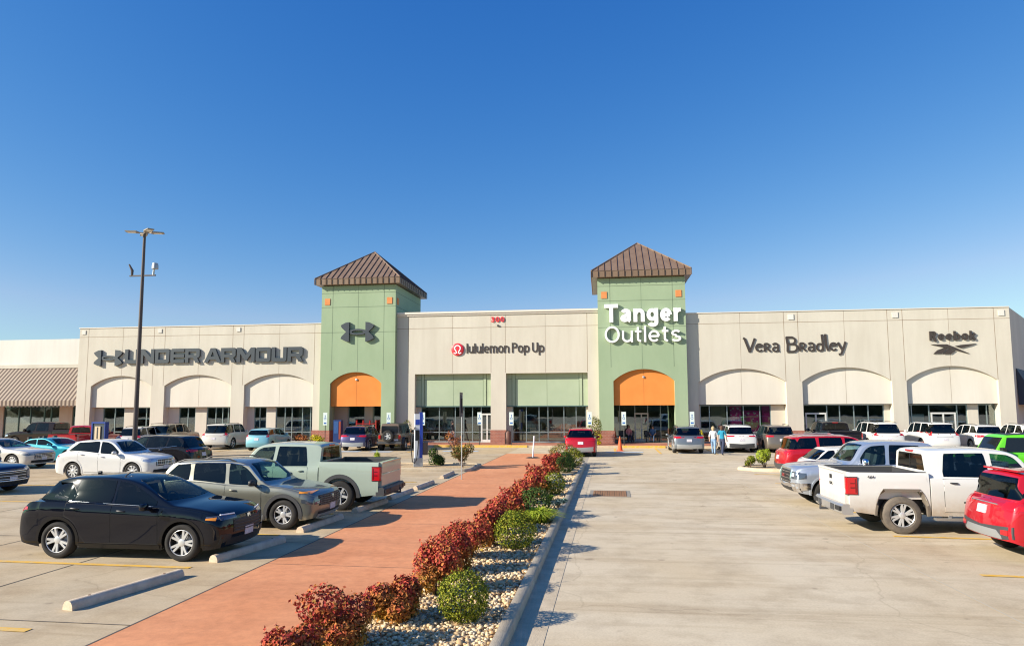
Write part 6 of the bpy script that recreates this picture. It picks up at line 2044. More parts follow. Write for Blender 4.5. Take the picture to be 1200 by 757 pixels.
# ---- foliage
LEAVES = {}
def leaf_cloud(n, rx, ry, rz, size, seed, lumps=9, core=.55, flat=False, up=.3, clip=True, elong=1.5):
    """leaf-sized faces in lumpy clusters through a crown's volume; origin on the ground"""
    rg = random.Random(seed)
    cl_ = []
    for i in range(lumps):
        a = rg.uniform(0, 2 * math.pi); t = rg.uniform(.1, 1)
        cl_.append((math.cos(a) * math.sqrt(t) * .58, math.sin(a) * math.sqrt(t) * .58, rg.uniform(-.62, .50), rg.uniform(.36, .60)))
    vs, fs = [], []
    k = 0
    while k < n:
        c = cl_[rg.randrange(lumps)] if lumps > 1 else (0, 0, 0, 1)
        d = Vector((rg.gauss(0, 1), rg.gauss(0, 1), rg.gauss(0, 1))).normalized()
        rad = c[3] * (core + (1 - core) * rg.random() ** .5) * (1 + (.22 * rg.random() ** 3))
        p = Vector((c[0] + d.x * rad, c[1] + d.y * rad, c[2] + d.z * rad))
        if clip and p.z < -.98:
            continue
        P = Vector((p.x * rx, p.y * ry, (p.z + 1) * rz))
        nrm = (d + Vector((rg.gauss(0, .55), rg.gauss(0, .55), rg.gauss(0, .55) + up))).normalized()
        t = nrm.orthogonal().normalized(); t = Matrix.Rotation(rg.uniform(0, 6.28), 3, nrm) @ t
        b = nrm.cross(t)
        s = size * rg.uniform(.65, 1.3)
        o = len(vs)
        vs += [tuple(P - t * s * .5 * elong), tuple(P + b * s * .42 + nrm * s * .12), tuple(P + t * s * .5 * elong), tuple(P - b * s * .42 + nrm * s * .12)]
        fs.append((o, o + 1, o + 2, o + 3)); k += 1
    if lumps > 3:
        # young shoots break the outline
        for _ in range(int(n / 200)):
            c = cl_[rg.randrange(lumps)]
            d = Vector((rg.gauss(0, 1), rg.gauss(0, 1), rg.gauss(0, .8) + .7)).normalized()
            q = Vector(((c[0] + d.x * c[3]) * rx, (c[1] + d.y * c[3]) * ry, (c[2] + d.z * c[3] + 1) * rz))
            ln = rg.uniform(.04, .12) * (rz / .45); dd = (d + Vector((rg.gauss(0, .3), rg.gauss(0, .3), .5))).normalized()
            for j in range(9):
                P = q + dd * ln * j / 8 + Vector((rg.gauss(0, .012), rg.gauss(0, .012), rg.gauss(0, .012)))
                nrm = Vector((rg.gauss(0, 1), rg.gauss(0, 1), rg.gauss(0, 1) + up)).normalized()
                t = nrm.orthogonal().normalized(); t = Matrix.Rotation(rg.uniform(0, 6.28), 3, nrm) @ t; b = nrm.cross(t)
                s = size * rg.uniform(.6, 1.1); o = len(vs)
                vs += [tuple(P - t * s * .5 * elong), tuple(P + b * s * .42), tuple(P + t * s * .5 * elong), tuple(P - b * s * .42)]
                fs.append((o, o + 1, o + 2, o + 3))
    return vs, fs
def shrub(name, label, cat, loc, dims, m, n, size, seed, lumps=9, core=.55, group=None, stems=7, stem_h=.6, extra=None, elong=1.5, up=.3):
    root = thing(name, label, cat, loc, rng.uniform(0, 6.28) if dims[0] == dims[1] else 0, group)
    mb = MB(); mb.add(*leaf_cloud(n, dims[0], dims[1], dims[2], size, seed, lumps, core, elong=elong, up=up))
    mb.build('foliage', [m], root, None, fix=False)
    if stems:
        rg = random.Random(seed + 1); st = MB()
        for i in range(stems):
            a = rg.uniform(0, 6.28); t = rg.uniform(.3, .8)
            st.tube([(math.cos(a) * .04, math.sin(a) * .04, -.03), (math.cos(a) * dims[0] * t * .5, math.sin(a) * dims[1] * t * .5, dims[2] * .7), (math.cos(a) * dims[0] * t, math.sin(a) * dims[1] * t, dims[2] * 2 * stem_h)], [.014, .010, .005], 5)
        st.build('stems', [M_STEM], root)
    return root
# red barberry hedge, nearest first: (x, y, radius, height/2)
HEDGE = [(-3.32, 7.25, .42, .38), (-3.20, 8.05, .52, .43), (-2.86, 9.25, .50, .49), (-2.58, 10.6, .52, .52), (-2.62, 11.9, .46, .50), (-2.52, 13.0, .50, .53), (-2.40, 14.3, .48, .50), (-2.42, 15.7, .52, .50), (-2.40, 17.2, .54, .50),
         (-2.36, 18.8, .55, .50), (-2.30, 20.4, .55, .48), (-2.28, 22.2, .56, .48), (-2.24, 24.2, .57, .48), (-2.22, 26.4, .58, .47), (-2.20, 28.9, .6, .48), (-2.16, 31.5, .62, .50), (-2.10, 33.8, .62, .50)]
LBL = ['lowest red barberry bush at the bottom edge of the photo', 'dark red barberry bush second from the bottom edge', 'orange and yellow footed barberry bush left of the nearest round boxwood',
       'red barberry bush behind the yellow footed one', 'rust barberry bush half way to the big round boxwood', 'tall rust barberry bush left of the big round boxwood']
ORD = ['seventh', 'eighth', 'ninth', 'tenth', 'eleventh', 'twelfth', 'thirteenth', 'fourteenth', 'fifteenth', 'sixteenth', 'last']
for i, (x, y, r, h) in enumerate(HEDGE):
    near = y < 14
    n = 6800 if y < 10 else 5000 if near else 2600 if y < 22 else 1400
    lab = LBL[i] if i < len(LBL) else f'{ORD[i - len(LBL)]} rust red barberry bush along the hedge, counted from the bottom edge'
    r *= .82 + .07 * math.sin(i * 1.7); h *= .86 + .11 * math.sin(i * 2.3)
    shrub('barberry_bush', lab, 'bush', (x, y, .03), (r, r * 1.12, h), M_BARB, n, .040 if near else .055 if y < 22 else .075, 100 + i, 10, .5, 'red barberry hedge bushes', elong=1.35)
shrub('round_bush', 'brown olive rounded bush closing the far end of the red hedge', 'bush', (-1.95, 35.2, .08), (.75, .7, .48), M_OLIVE, 1500, .06, 51, 1, .8)
BOXW = [(-1.90, 9.35, .33, .32, 'round green boxwood nearest the bottom edge', M_BOX), (-1.78, 14.05, .40, .37, 'largest round green boxwood, in the middle of the planter', M_BOX),
        (-1.60, 22.6, .36, .36, 'round green boxwood beside the pale boulder', M_BOX), (-1.62, 30.3, .42, .34, 'dark green round boxwood near the far end of the planter', M_BOXD),
        (-1.42, 33.2, .50, .42, 'bright green upright boxwood at the far end of the planter', M_BOX), (-1.75, 32.8, .30, .36, 'small dark boxwood tucked behind the two far boxwoods', M_BOXD),
        (-1.78, 18.3, .38, .36, 'dark round boxwood behind the lime green spreading plant', M_BOXD)]
for i, (x, y, r, h, lab, m) in enumerate(BOXW):
    shrub('boxwood_bush', lab, 'bush', (x, y, .09), (r, r, h), m, 5200 if y < 10 else 4200 if y < 16 else 1800, .024 if y < 10 else .028 if y < 16 else .042, 300 + i, 1, .82, 'clipped boxwoods in the planter', stems=4, elong=1.3, up=.1)
def blades(name, label, cat, loc, n, h, spread, m, seed, wide=.012):
    rg = random.Random(seed); mb = MB()
    for _ in range(n):
        a = rg.uniform(0, 6.28); s = spread * rg.random() ** .6; hh = h * rg.uniform(.6, 1.1)
        x0, y0 = rg.gauss(0, .12) * spread, rg.gauss(0, .12) * spread
        pts = [(x0, y0, 0), (x0 + math.cos(a) * s * .45, y0 + math.sin(a) * s * .45, hh * .75), (x0 + math.cos(a) * s, y0 + math.sin(a) * s, hh * (1 - .45 * s / spread))]
        px, py = -math.sin(a) * wide, math.cos(a) * wide
        mb.add([(pts[0][0] - px, pts[0][1] - py, 0), (pts[0][0] + px, pts[0][1] + py, 0), (pts[1][0] + px, pts[1][1] + py, pts[1][2]), (pts[1][0] - px, pts[1][1] - py, pts[1][2]), pts[2]], [(0, 1, 2, 3), (3, 2, 4)])
    o = mb.build(name, [m], None, None, fix=False); o.location = loc
    return tag(o, label, cat)
blades('spreading_plant', 'lime green spreading grassy plant in the planter gravel', 'plant', (-1.62, 17.2, .09), 900, .42, .72, M_LIME, 5)
shrub('low_bush', 'yellow green low bush just left of the lime spreading plant', 'bush', (-2.0, 16.4, .08), (.42, .40, .24), M_LIME, 1200, .04, 61, 3, .6)
shrub('blue_grey_plant', 'small blue grey leafy plant beyond the lime spreading plant', 'plant', (-1.25, 19.5, .09), (.26, .26, .16), M_BLUEGR, 350, .05, 62, 3, .4, stems=3)
blades('grass_tuft', 'small lime grass tuft in front of the boxwood by the boulder', 'plant', (-1.62, 21.2, .09), 160, .22, .22, M_LIME, 15)
def boulder(label, loc, s, seed):
    rg = random.Random(seed); bm = bmesh.new(); bmesh.ops.create_icosphere(bm, subdivisions=3, radius=1)
    ph = [rg.uniform(0, 6) for _ in range(6)]
    for v in bm.verts:
        k = 1 + .16 * math.sin(3 * v.co.x + ph[0]) * math.sin(2.6 * v.co.y + ph[1]) + .10 * math.sin(6 * v.co.z + ph[2]) * math.sin(5 * v.co.x + ph[3])
        v.co = Vector((v.co.x * s[0], v.co.y * s[1], v.co.z * s[2])) * k
    me = bpy.data.meshes.new('boulder'); bm.to_mesh(me); bm.free(); me.materials.append(M_ROCK); me.shade_smooth()
    o = link('boulder', me); o.location = loc
    return tag(o, label, 'boulder')
boulder('pale tan boulder beside the hedge near a round boxwood', (-1.75, 25.2, .25), (.32, .30, .26), 4)
boulder('small pale rock in the gravel near the low yellow green bush', (-2.0, 18.9, .14), (.16, .14, .11), 9)

# ---- wheel stops
ws = thing('wheel_stop', 'nearest tan concrete wheel stop at lower left, with no vehicle behind it', 'wheel stop', (-7.62, 10.45, .005), R(-12), 'concrete wheel stops')
mb = MB(); prof = [(-.10, 0), (-.095, .06), (-.065, .115), (-.03, .135), (.03, .135), (.065, .115), (.095, .06), (.10, 0)]
Gw = [[(x, y, z) for x, z in prof] for y in np.linspace(-1.05, 1.05, 12)]
mb.grid(Gw); mb.add(Gw[0], [list(range(8))]); mb.add(Gw[-1], [list(range(8))])
mb.build('stop_body', [M_STOP], ws, 40, weld=.0005)
for y in (-.7, .7):
    MB().lathe([(.001, .139), (.02, .139), (.024, .13)], 10, c=(0, y, 0)).build('anchor_pin', [mat('rusty_pin', (.16, .07, .04), .8)], ws)
for lab, x, y, a in (('wheel stop in front of the black crossover', -7.25, 13.62, -11), ('wheel stop in front of the olive grey compact suv', -7.06, 16.8, -5), ('wheel stop behind the right rear wheel of the sage pickup', -6.83, 19.85, -6),
                     ('wheel stop just beyond the sage pickup tailgate', -6.72, 22.55, -4), ('fifth wheel stop along the walkway, two before the thin sign post', -6.62, 25.2, -3), ('farthest wheel stop, beside the foot of the thin sign post', -6.6, 29.0, 0)):
    copy_thing(ws, (x, y, .005), R(a), lab)

# ---- charger island
out = [(-12.6, 31.2), (-6.35, 31.0), (-6.02, 31.3), (-5.98, 33.9), (-6.3, 34.3), (-12.6, 34.6)]
tag(kerb_ring('island_kerb', out, .16, .14, M_CURB, ''), 'concrete kerb round the gravel island with the vehicle charger', 'kerb')
structure(MB().prism_xy([(-12.45, 31.35), (-6.4, 31.17), (-6.18, 31.4), (-6.15, 33.8), (-6.4, 34.13), (-12.45, 34.43)], .01, .10).build('island_gravel', [M_GRAVBED]))
E1 = thing('vehicle_charger', 'tall blue and white vehicle charging post with a hanging cable', 'charger', (-8.83, 32.45, .1), R(18))
MB().box(-.22, .22, -.18, .18, 0, .42).build('base_plinth', [M_GALV], E1)
MB().prism_xy([(-.17, -.13), (.17, -.13), (.20, .0), (.17, .13), (-.17, .13), (-.20, 0)], .42, 2.52).build('column', [mat('charger_white', (.62, .66, .70), .35)], E1)
MB().box(.06, .205, -.145, .145, .42, 2.60).build('blue_panel', [mat('charger_blue', (.02, .06, .38), .35)], E1)
MB().box(-.15, .05, -.138, -.129, 1.25, 1.75).build('screen', [M_BLACK], E1)
MB().box(-.15, .05, -.139, -.13, 2.0, 2.25).build('label_panel', [mat('charger_blue', (.02, .06, .38), .35)], E1)
MB().box(.22, .46, -.1, .12, .55, 1.15).build('meter_box', [mat('meter_brown', (.12, .09, .07), .6)], E1)
MB().tube([(-.17, -.14, 1.9), (-.30, -.2, 1.5), (-.34, -.2, .8), (-.28, -.2, .25), (-.18, -.2, .18), (-.08, -.2, .35), (-.02, -.18, .9), (.0, -.16, 1.2)], .022, 8).build('cable', [M_BLACK], E1, 60)
MB().box(-.03, .03, -.24, -.13, 1.12, 1.28).build('plug', [M_DKGREY], E1)
shrub('round_bush', 'dark green round bush right of the vehicle charger', 'bush', (-8.15, 33.3, .1), (.55, .5, .50), M_BOXD, 2200, .05, 71, 5, .6)
shrub('tall_bush', 'tall olive bush with reddish twigs behind the thin sign post', 'bush', (-6.62, 32.4, .1), (.62, .55, .58), M_OLIVE, 2400, .05, 72, 6, .55)
rg = random.Random(8); tw = MB()
for i in range(26):
    a = rg.uniform(0, 6.28); s = rg.uniform(.1, .55)
    tw.tube([(0, 0, .2), (math.cos(a) * s * .6 - .2, math.sin(a) * s * .5, 1.0), (math.cos(a) * s - .45, math.sin(a) * s, 1.35 + .4 * rg.random())], [.012, .008, .003], 4)
tw.add(*[q if i == 0 else q for i, q in enumerate(leaf_cloud(420, .55, .45, .4, .05, 12, 5, .3))]) if False else None
o = tw.build('twiggy_shrub', [mat('red_twig', (.20, .09, .07), .8)]); o.location = (-6.9, 32.9, .1); tag(o, 'reddish leafy twigs rising left of the olive bush', 'shrub')
v, f = leaf_cloud(380, .5, .45, .42, .05, 12, 6, .3)
lf = MB().add([(x - .35, y, z + .95) for x, y, z in v], f).build('foliage', [M_MUMR], o, None, fix=False)
blades('grass_tuft', 'yellow green tuft between the sage pickup tailgate and the charger', 'plant', (-11.0, 32.8, .1), 240, .75, .28, M_LIME, 16, .014)
shrub('low_bush', 'low yellow bush just above the sage pickup bed', 'bush', (-13.6, 33.8, .0), (.75, .4, .18), M_LIME, 500, .05, 73, 3, .5)

# ---- right-hand island
out = [(6.2, 33.2), (6.9, 32.3), (9.2, 31.9), (13, 32.0), (13, 35.2), (8, 35.0), (6.7, 34.4)]
tag(kerb_ring('island_kerb', out, .16, .14, M_CURB, ''), 'pale kerbed island behind the red suv right of the driveway', 'kerb')
structure(MB().prism_xy([(6.4, 33.2), (7.0, 32.5), (9.2, 32.1), (12.8, 32.2), (12.8, 35.0), (8, 34.8), (6.85, 34.25)], .01, .10).build('island_gravel', [M_GRAVBED]))
shrub('boxwood_bush', 'tall bright green boxwood on the right kerbed island', 'bush', (7.45, 33.4, .1), (.42, .42, .56), M_LIME, 1800, .045, 81, 2, .8)
shrub('low_bush', 'low green and red bush left of the tall boxwood on the right island', 'bush', (6.75, 33.2, .1), (.34, .3, .36), M_BOX, 900, .05, 82, 4, .5)

# ---- drain grate
D = thing('drain_grate', 'rust brown square drain grate in the driveway', 'drain', (.22, 23.8, .0065), R(-1))
MB().box(-.68, .68, -.85, .85, 0, .006).build('frame', [mat('grate_frame', (.30, .26, .20), .7)], D)
mb = MB(); mb.box(-.56, .56, -.72, .72, .0062, .009)
for i in range(14):
    mb.box(-.53 + i * .08, -.49 + i * .08, -.7, .7, .009, .018)
mb.build('grate', [mat('rusty_iron', (.30, .15, .065), .8)], D)

# ---- light pole
LP = thing('light_pole', 'very tall dark parking lot light pole with four lamp heads and two cameras', 'street light', (-29.4, 40.2, 0))
zt = 14.4
MB().lathe([(.001, .7), (.30, .7), (.30, 0)], 20).build('concrete_base', [M_CURB], LP, 40)
MB().tube([(0, 0, .7), (0, 0, zt)], [.15, .085], 12).build('pole', [M_POLE], LP, 60)
MB().box(-.9, .9, -.05, .05, 11.45, 11.53).build('camera_arm', [M_POLE], LP)
cb = MB(); cb.tube([(-.75, 0, 11.5), (-.75, 0, 11.85), (-.95, -.05, 12.25)], [.07, .09, .05], 8); cb.build('camera', [M_POLE], LP, 40)
cb = MB(); cb.tube([(.75, 0, 11.5), (.78, 0, 11.9)], .06, 8); cb.lathe([(.001, .42), (.16, .38), (.2, .2), (.2, 0), (.001, 0)], 14, c=(.85, 0, 11.9)); cb.build('camera', [M_GALV], LP, 40)
for (dx, dy) in ((-.9, -.25), (.75, -.55), (.8, .35), (-.5, .6)):
    h = MB(); d_ = Vector((dx, dy, 0)).normalized(); s_ = Vector((-d_.y, d_.x, 0))
    q = []
    for t_, w_, th, dz in ((.10, .06, .05, 0), (.30, .06, .05, .02), (.45, .22, .09, .03), (1.15, .20, .06, .06)):
        c_ = d_ * t_ + Vector((0, 0, zt - .12 + dz))
        q.append([tuple(c_ + s_ * w_ + Vector((0, 0, th))), tuple(c_ - s_ * w_ + Vector((0, 0, th))), tuple(c_ - s_ * w_), tuple(c_ + s_ * w_), tuple(c_ + s_ * w_ + Vector((0, 0, th)))])
    h.grid(q); h.add(q[0][:4], [(0, 1, 2, 3)]); h.add(q[-1][:4], [(0, 1, 2, 3)])
    o = h.build('lamp_head', [mat('lamp_head_metal', (.30, .25, .19), .5, .3)], LP)
    c_ = d_ * .8 + Vector((0, 0, zt - .078))
    MB().obox(tuple(c_), (.5, .3, .02), Matrix.Rotation(math.atan2(d_.y, d_.x), 3, 'Z')).build('lens', [mat('lamp_lens', (.75, .70, .55), .3)], o)

# ---- thin sign post by the walkway, its plate turned edge-on
o = thing('sign_post', 'thin galvanised post at the walkway edge with a sign seen edge-on', 'sign post', (-5.72, 27.75, 0))
MB().tube([(0, 0, 0), (0, 0, 3.45)], .024, 8).build('post', [M_GALV], o, 60)
MB().box(-.033, -.027, -.30, .30, 2.55, 3.55).build('plate', [mat('sign_back', (.10, .10, .105), .5)], o)
MB().box(-.026, .026, -.03, .03, 2.7, 3.3).build('bracket', [M_DKGREY], o)

# ---- accessible parking signs
M_SGN = mat('pale_green_sign', (.66, .74, .68), .5); M_SBL = mat('sign_blue', (.03, .12, .40), .5)
hs = thing('parking_sign', 'accessible parking sign before the left wing, leftmost of the eight', 'sign', (-20.95, 50.15, SW), 0, 'accessible parking signs')
MB().tube([(0, .02, 0), (0, .02, 2.4)], .03, 8).build('post', [M_DKGREY], hs, 60)
pl = MB().box(-.16, .16, -.03, -.015, 1.45, 2.40).build('plate', [M_SGN], hs)
mb = MB(); mb.lathe([(.001, 0), (.04, 0), (.04, .005)], 12, 'y', (.0, -.037, 2.17)); mb.box(-.02, .015, -.036, -.032, 1.98, 2.12); mb.box(-.02, .07, -.0362, -.032, 1.985, 2.015); mb.box(.05, .075, -.0364, -.032, 1.88, 1.99)
G = [[(r_ * math.cos(a) - .01, -.0366, 1.94 + r_ * math.sin(a)) for r_ in (.065, .09)] for a in np.linspace(R(120), R(350), 16)]
mb.grid(G); mb.box(-.10, .10, -.0368, -.032, 1.55, 1.66)
mb.build('symbol', [M_SBL], pl)
for lab, x, y in (('accessible parking sign before the right corner of the left tower', -15.95, 50.15), ('accessible parking sign left of the first centre window', -13.3, 50.15), ('accessible parking sign left of the centre pilaster', -9.0, 50.15),
                  ('accessible parking sign right of the centre pilaster', -6.62, 50.15), ('accessible parking sign above the red compact suv', -.9, 50.15), ('accessible parking sign at the right tower entrance', 1.55, 50.15), ('accessible parking sign in front of the right tower edge', 6.35, 50.15)):
    copy_thing(hs, (x, y, SW), 0, lab)
# yellow painted kerb pieces
for lab, x0, x1 in (('yellow painted kerb left of the centre pilaster', -12.3, -9.6), ('yellow painted kerb below the centre pilaster', -9.3, -5.4), ('yellow painted kerb at the right tower entrance', 1.3, 4.4), ('yellow painted kerb near the left tower', -16.2, -14.9)):
    tag(MB().box(x0, x1, 49.55, 49.86, .002, SW + .012).build('yellow_kerb', [M_YELLOW]), lab, 'kerb')

# ---- traffic cone, delineator
o = thing('traffic_cone', 'orange traffic cone on the forecourt beyond the hedge', 'traffic cone', (1.12, 46.2, .01))
o.location = (1.12, 46.2, .01)
MB().lathe([(.001, .95), (.035, .94), (.04, .9), (.17, .04), (.17, 0)], 20).build('cone', [mat('cone_orange', (.80, .12, .03), .5)], o, 50)
MB().box(-.22, .22, -.22, .22, 0, .04).build('base', [mat('cone_orange', (.8, .12, .03), .5)], o)
MB().lathe([(.083, .60), (.108, .45)], 20).build('collar', [mat('reflective_white', (.8, .8, .8), .4)], o, 50)
o.location = (-.35 + 1.5, 46.3, .01)
o = thing('delineator_post', 'leaning white delineator post on a round black base at the end of the walkway', 'bollard', (-4.0, 39.7, .012))
MB().lathe([(.001, .05), (.30, .04), (.42, 0)], 24).build('base', [M_BLACK], o, 40)
MB().tube([(0, 0, .03), (.09, 0, 1.25)], .045, 10).build('post', [mat('reflective_white', (.8, .8, .8), .4)], o, 60)

# ---- blue kiosk sign at the left
o = thing('kiosk_sign', 'blue framed kiosk panel standing behind the white crossover', 'kiosk', (-30.56, 38.6, 0), R(-8))
MB().box(-.45, .45, -.10, .10, .25, 2.02).build('panel', [mat('kiosk_dark', (.05, .06, .08), .3)], o)
mb = MB(); mb.box(-.55, -.45, -.14, .14, 0, 2.12); mb.box(.45, .50, -.14, .14, 0, 2.12); mb.box(-.45, .45, -.14, .14, 2.02, 2.12); mb.build('frame', [mat('kiosk_blue', (.006, .035, .22), .35)], o)
MB().box(-.26, .16, -.16, -.11, 1.05, 1.85).build('notice', [mat('notice_tan', (.55, .42, .26), .6)], o)
MB().box(-.09, .0, -.17, -.161, 1.1, 1.8).build('notice_slot', [M_BLACK], o)
# light poles far left and small fittings by the doors
o = thing('vending_machine', 'blue and red drinks vending machine against the left tower pier', 'vending machine', (-19.55 - 1.2, 52.05, SW), 0)
MB().box(-.32, .32, -.0, .40, 0, 1.80).build('cabinet', [mat('vending_blue', (.02, .05, .16), .3)], o)
MB().box(-.26, .10, -.02, 0, .75, 1.70).build('front_panel', [mat('vending_panel', (.04, .10, .26), .25)], o)
MB().box(.14, .29, -.02, 0, .3, 1.70).build('side_panel', [mat('vending_red', (.30, .07, .04), .3)], o)
o = thing('display_stand', 'red crate display stand under the left orange panel', 'display', (-18.9, 53.6, SW), R(10))
mb = MB()
for z in (.1, .55, 1.0, 1.45):
    mb.box(-.8, .8, -.25, .25, z, z + .05)
for x in (-.78, -.25, .27, .78):
    mb.box(x - .03, x + .03, -.24, .24, .0, 1.75)
mb.build('rack', [mat('crate_red', (.55, .04, .03), .5)], o)
mb = MB()
for z in (.15, .6, 1.05):
    for x in (-.65, -.5, -.1, .05, .42, .57):
        mb.box(x - .05, x + .06, -.2, .2, z, z + .3)
mb.build('goods', [mat('crate_white', (.7, .66, .6), .5)], o)
o = thing('litter_bin', 'brown litter bin beside the centre pilaster brick base', 'bin', (-7.0, 51.2, SW))
MB().lathe([(.001, 1.0), (.18, .98), (.26, .85), (.26, 0)], 16).build('bin_body', [mat('bin_brown', (.16, .07, .045), .6)], o, 40)
MB().lathe([(.05, 1.03), (.16, .99)], 16).build('lid', [M_DKGREY], o)
# flower beds
shrub('flower_bush', 'bright yellow flower bush in front of the left tower', 'bush', (-20.95, 48.4, .0), (.75, .55, .50), M_MUMY, 1200, .07, 91, 5, .6)
shrub('flower_bush', 'rust red flower bush left of the bright yellow one', 'bush', (-21.9, 48.6, .0), (.75, .55, .52), M_MUMR, 1200, .07, 92, 5, .6)
shrub('cone_evergreen', 'small cone shaped evergreen at the foot of the right tower', 'bush', (-.55, 51.2, SW + .45), (.50, .5, .78), M_BOX, 1600, .06, 93, 1, .7)
o = thing('planter_pot', 'dark planter pot under the small cone shaped evergreen', 'planter', (-.55, 51.2, SW)); MB().lathe([(.001, .5), (.30, .5), (.34, .55), (.36, .5), (.28, 0)], 16).build('pot', [M_DKGREY], o, 40)
shrub('flower_bush', 'yellow flowers at the foot of the cone shaped evergreen', 'bush', (-.35, 50.7, SW), (.40, .3, .40), M_MUMY, 500, .06, 94, 3, .5)
shrub('flower_bush', 'yellow and orange flowers right of the steel grey suv', 'bush', (6.95, 50.9, SW), (.45, .35, .55), M_MUMY, 600, .06, 95, 3, .5)
shrub('cone_evergreen', 'little evergreen peeping over the brown off-road vehicle', 'bush', (-14.9, 51.4, SW), (.40, .4, .90), M_BOX, 900, .06, 96, 1, .7)

# ---- displays behind the glass
MG = [mat('poster_magenta', (.80, .03, .28), .5), mat('poster_white', (.75, .72, .68), .5), mat('goods_dark', (.05, .05, .06), .7), mat('goods_tan', (.45, .34, .22), .7), mat('goods_blue', (.12, .18, .30), .7), mat('goods_rose', (.45, .20, .18), .7)]
for lab, x, w, m_, z0, z1 in (('magenta poster left of the snowflake poster in the quilted goods shop window', 10.05, .85, MG[0], .9, 2.95), ('magenta poster with white marks in the quilted goods shop window', 11.2, 1.1, MG[0], .3, 2.6), ('magenta poster at the right edge of the quilted goods shop window', 12.25, .55, MG[0], .9, 2.95),
                              ('white notice poster left of the shoe shop door', 22.95, .9, MG[1], .9, 2.3), ('pale poster of a face at the left of the quilted goods shop window', 8.75, 1.1, MG[3], .9, 2.9)):
    o = MB().box(x - w / 2, x + w / 2, YG + .10, YG + .13, z0, z1).build('window_poster', [m_])
    tag(o, lab, 'poster')
    if 'white marks' in lab or 'snow' in lab:
        mb = MB(); rg = random.Random(5)
        for i in range(30):
            a, b = rg.uniform(x - w * .42, x + w * .42), rg.uniform(z0 + .1, z1 - .1)
            mb.box(a - .05, a + .05, YG + .092, YG + .098, b - .04, b + .04)
        mb.build('printed_marks', [MG[1]], o)
def rack(label, x, y, m_, w=1.4, h=1.45):
    o = thing('clothes_rack', label, 'clothes rack', (x, y, SW), 0, 'clothes racks inside the shops')
    mb = MB(); mb.tube([(-w / 2, 0, 0), (-w / 2, 0, h), (w / 2, 0, h), (w / 2, 0, 0)], .02, 6); mb.build('rail', [M_CHROME], o)
    g = MB(); rg = random.Random(int(x * 10))
    for i in range(9):
        xx = -w / 2 + .12 + i * (w - .24) / 8
        g.box(xx - .055, xx + .055, -.22, .22, h - .9 * rg.uniform(.7, 1), h - .05)
    g.build('garments', [m_], o)
RL = [('dark clothes rack in the far left arch window', -41.4, 2), ('blue clothes rack beside the far left pier', -38.4, 4), ('dark clothes rack in the second arch window', -34.6, 2), ('pale clothes rack in the second arch window', -31.6, 1), ('dark clothes rack in the third arch window', -25.9, 2), ('blue clothes rack at the right of the third arch', -24.0, 4),
      ('pale clothes rack in the first centre window', -13.3, 1), ('grey clothes rack behind the pop up shop door', -10.6, 2), ('pale clothes rack left in the second centre window', -5.4, 1), ('rose clothes rack in the second centre window', -3.7, 5), ('dark clothes rack at the right end of the second centre window', -2.2, 2),
      ('tan goods rack in the shop right of the quilted goods shop', 18.2, 3), ('white goods rack beside the double door', 19.6, 1), ('shoe rack right of the shoe shop door', 26.0, 2)]
for lab, x, k in RL:
    rack(lab, x, YG + 1.2, MG[k])
# benches in the right tower entrance
for lab, x in (('dark bench with seated shoppers left in the right tower entrance', 1.9), ('dark bench right in the right tower entrance', 3.9)):
    o = thing('bench', lab, 'bench', (x, 54.6, SW))
    MB().box(-.6, .6, -.22, .22, .40, .46).build('seat', [M_DKGREY], o); MB().box(-.6, .6, .2, .25, .5, .85).build('backrest', [M_DKGREY], o)
    for sx in (-.5, .5):
        MB().box(sx - .03, sx + .03, -.2, .2, 0, .4).build('leg', [M_DKGREY], o)

# ---- unseen trees added far behind the viewer as a dark reflection for paint and glass
rg = random.Random(21); mb = MB(); G = []
for i in range(181):
    x = -260 + 520 * i / 180
    h = 7 + 2.5 * math.sin(i * .7) + 2 * math.sin(i * .23 + 1) + rg.uniform(-1, 1.6)
    y = -95 - 12 * math.sin(i * .11)
    G.append([(x, y, -.2), (x, y + 2.5, h * .35), (x, y + 1.0, h * .75), (x, y - 2.0, h), (x, y - 6, h * .8), (x, y - 8, -.2)])
mb.grid(G)
tag(mb.build('added_reflection_trees', [noisy('added_tree_leaves', (.035, .045, .02), (.10, .085, .035), .6, .9)]), 'unseen dark tree line added behind the viewer for paint and glass to mirror', 'backdrop', kind='stuff')

rg = random.Random(33); mb = MB()
for _ in range(420):
    y = 6.5 + 20 * rg.random() ** 1.5; x = hl(y) + rg.gauss(.25, .35)
    z = .014 if x < hl(y) + .03 else .125
    a = rg.uniform(0, 6.28); q = rg.uniform(.014, .028); u_ = Vector((math.cos(a), math.sin(a), rg.uniform(-.2, .2))) * q; v_ = Vector((-math.sin(a), math.cos(a), rg.uniform(-.3, .3))) * q * .6; c_ = Vector((x, y, z))
    mb.add([tuple(c_ - u_), tuple(c_ + v_), tuple(c_ + u_), tuple(c_ - v_)], [(0, 1, 2, 3)])
tag(mb.build('fallen_leaves', [M_BARB], None, None, fix=False), 'fallen red leaves on the gravel under the hedge', 'leaves', kind='stuff')
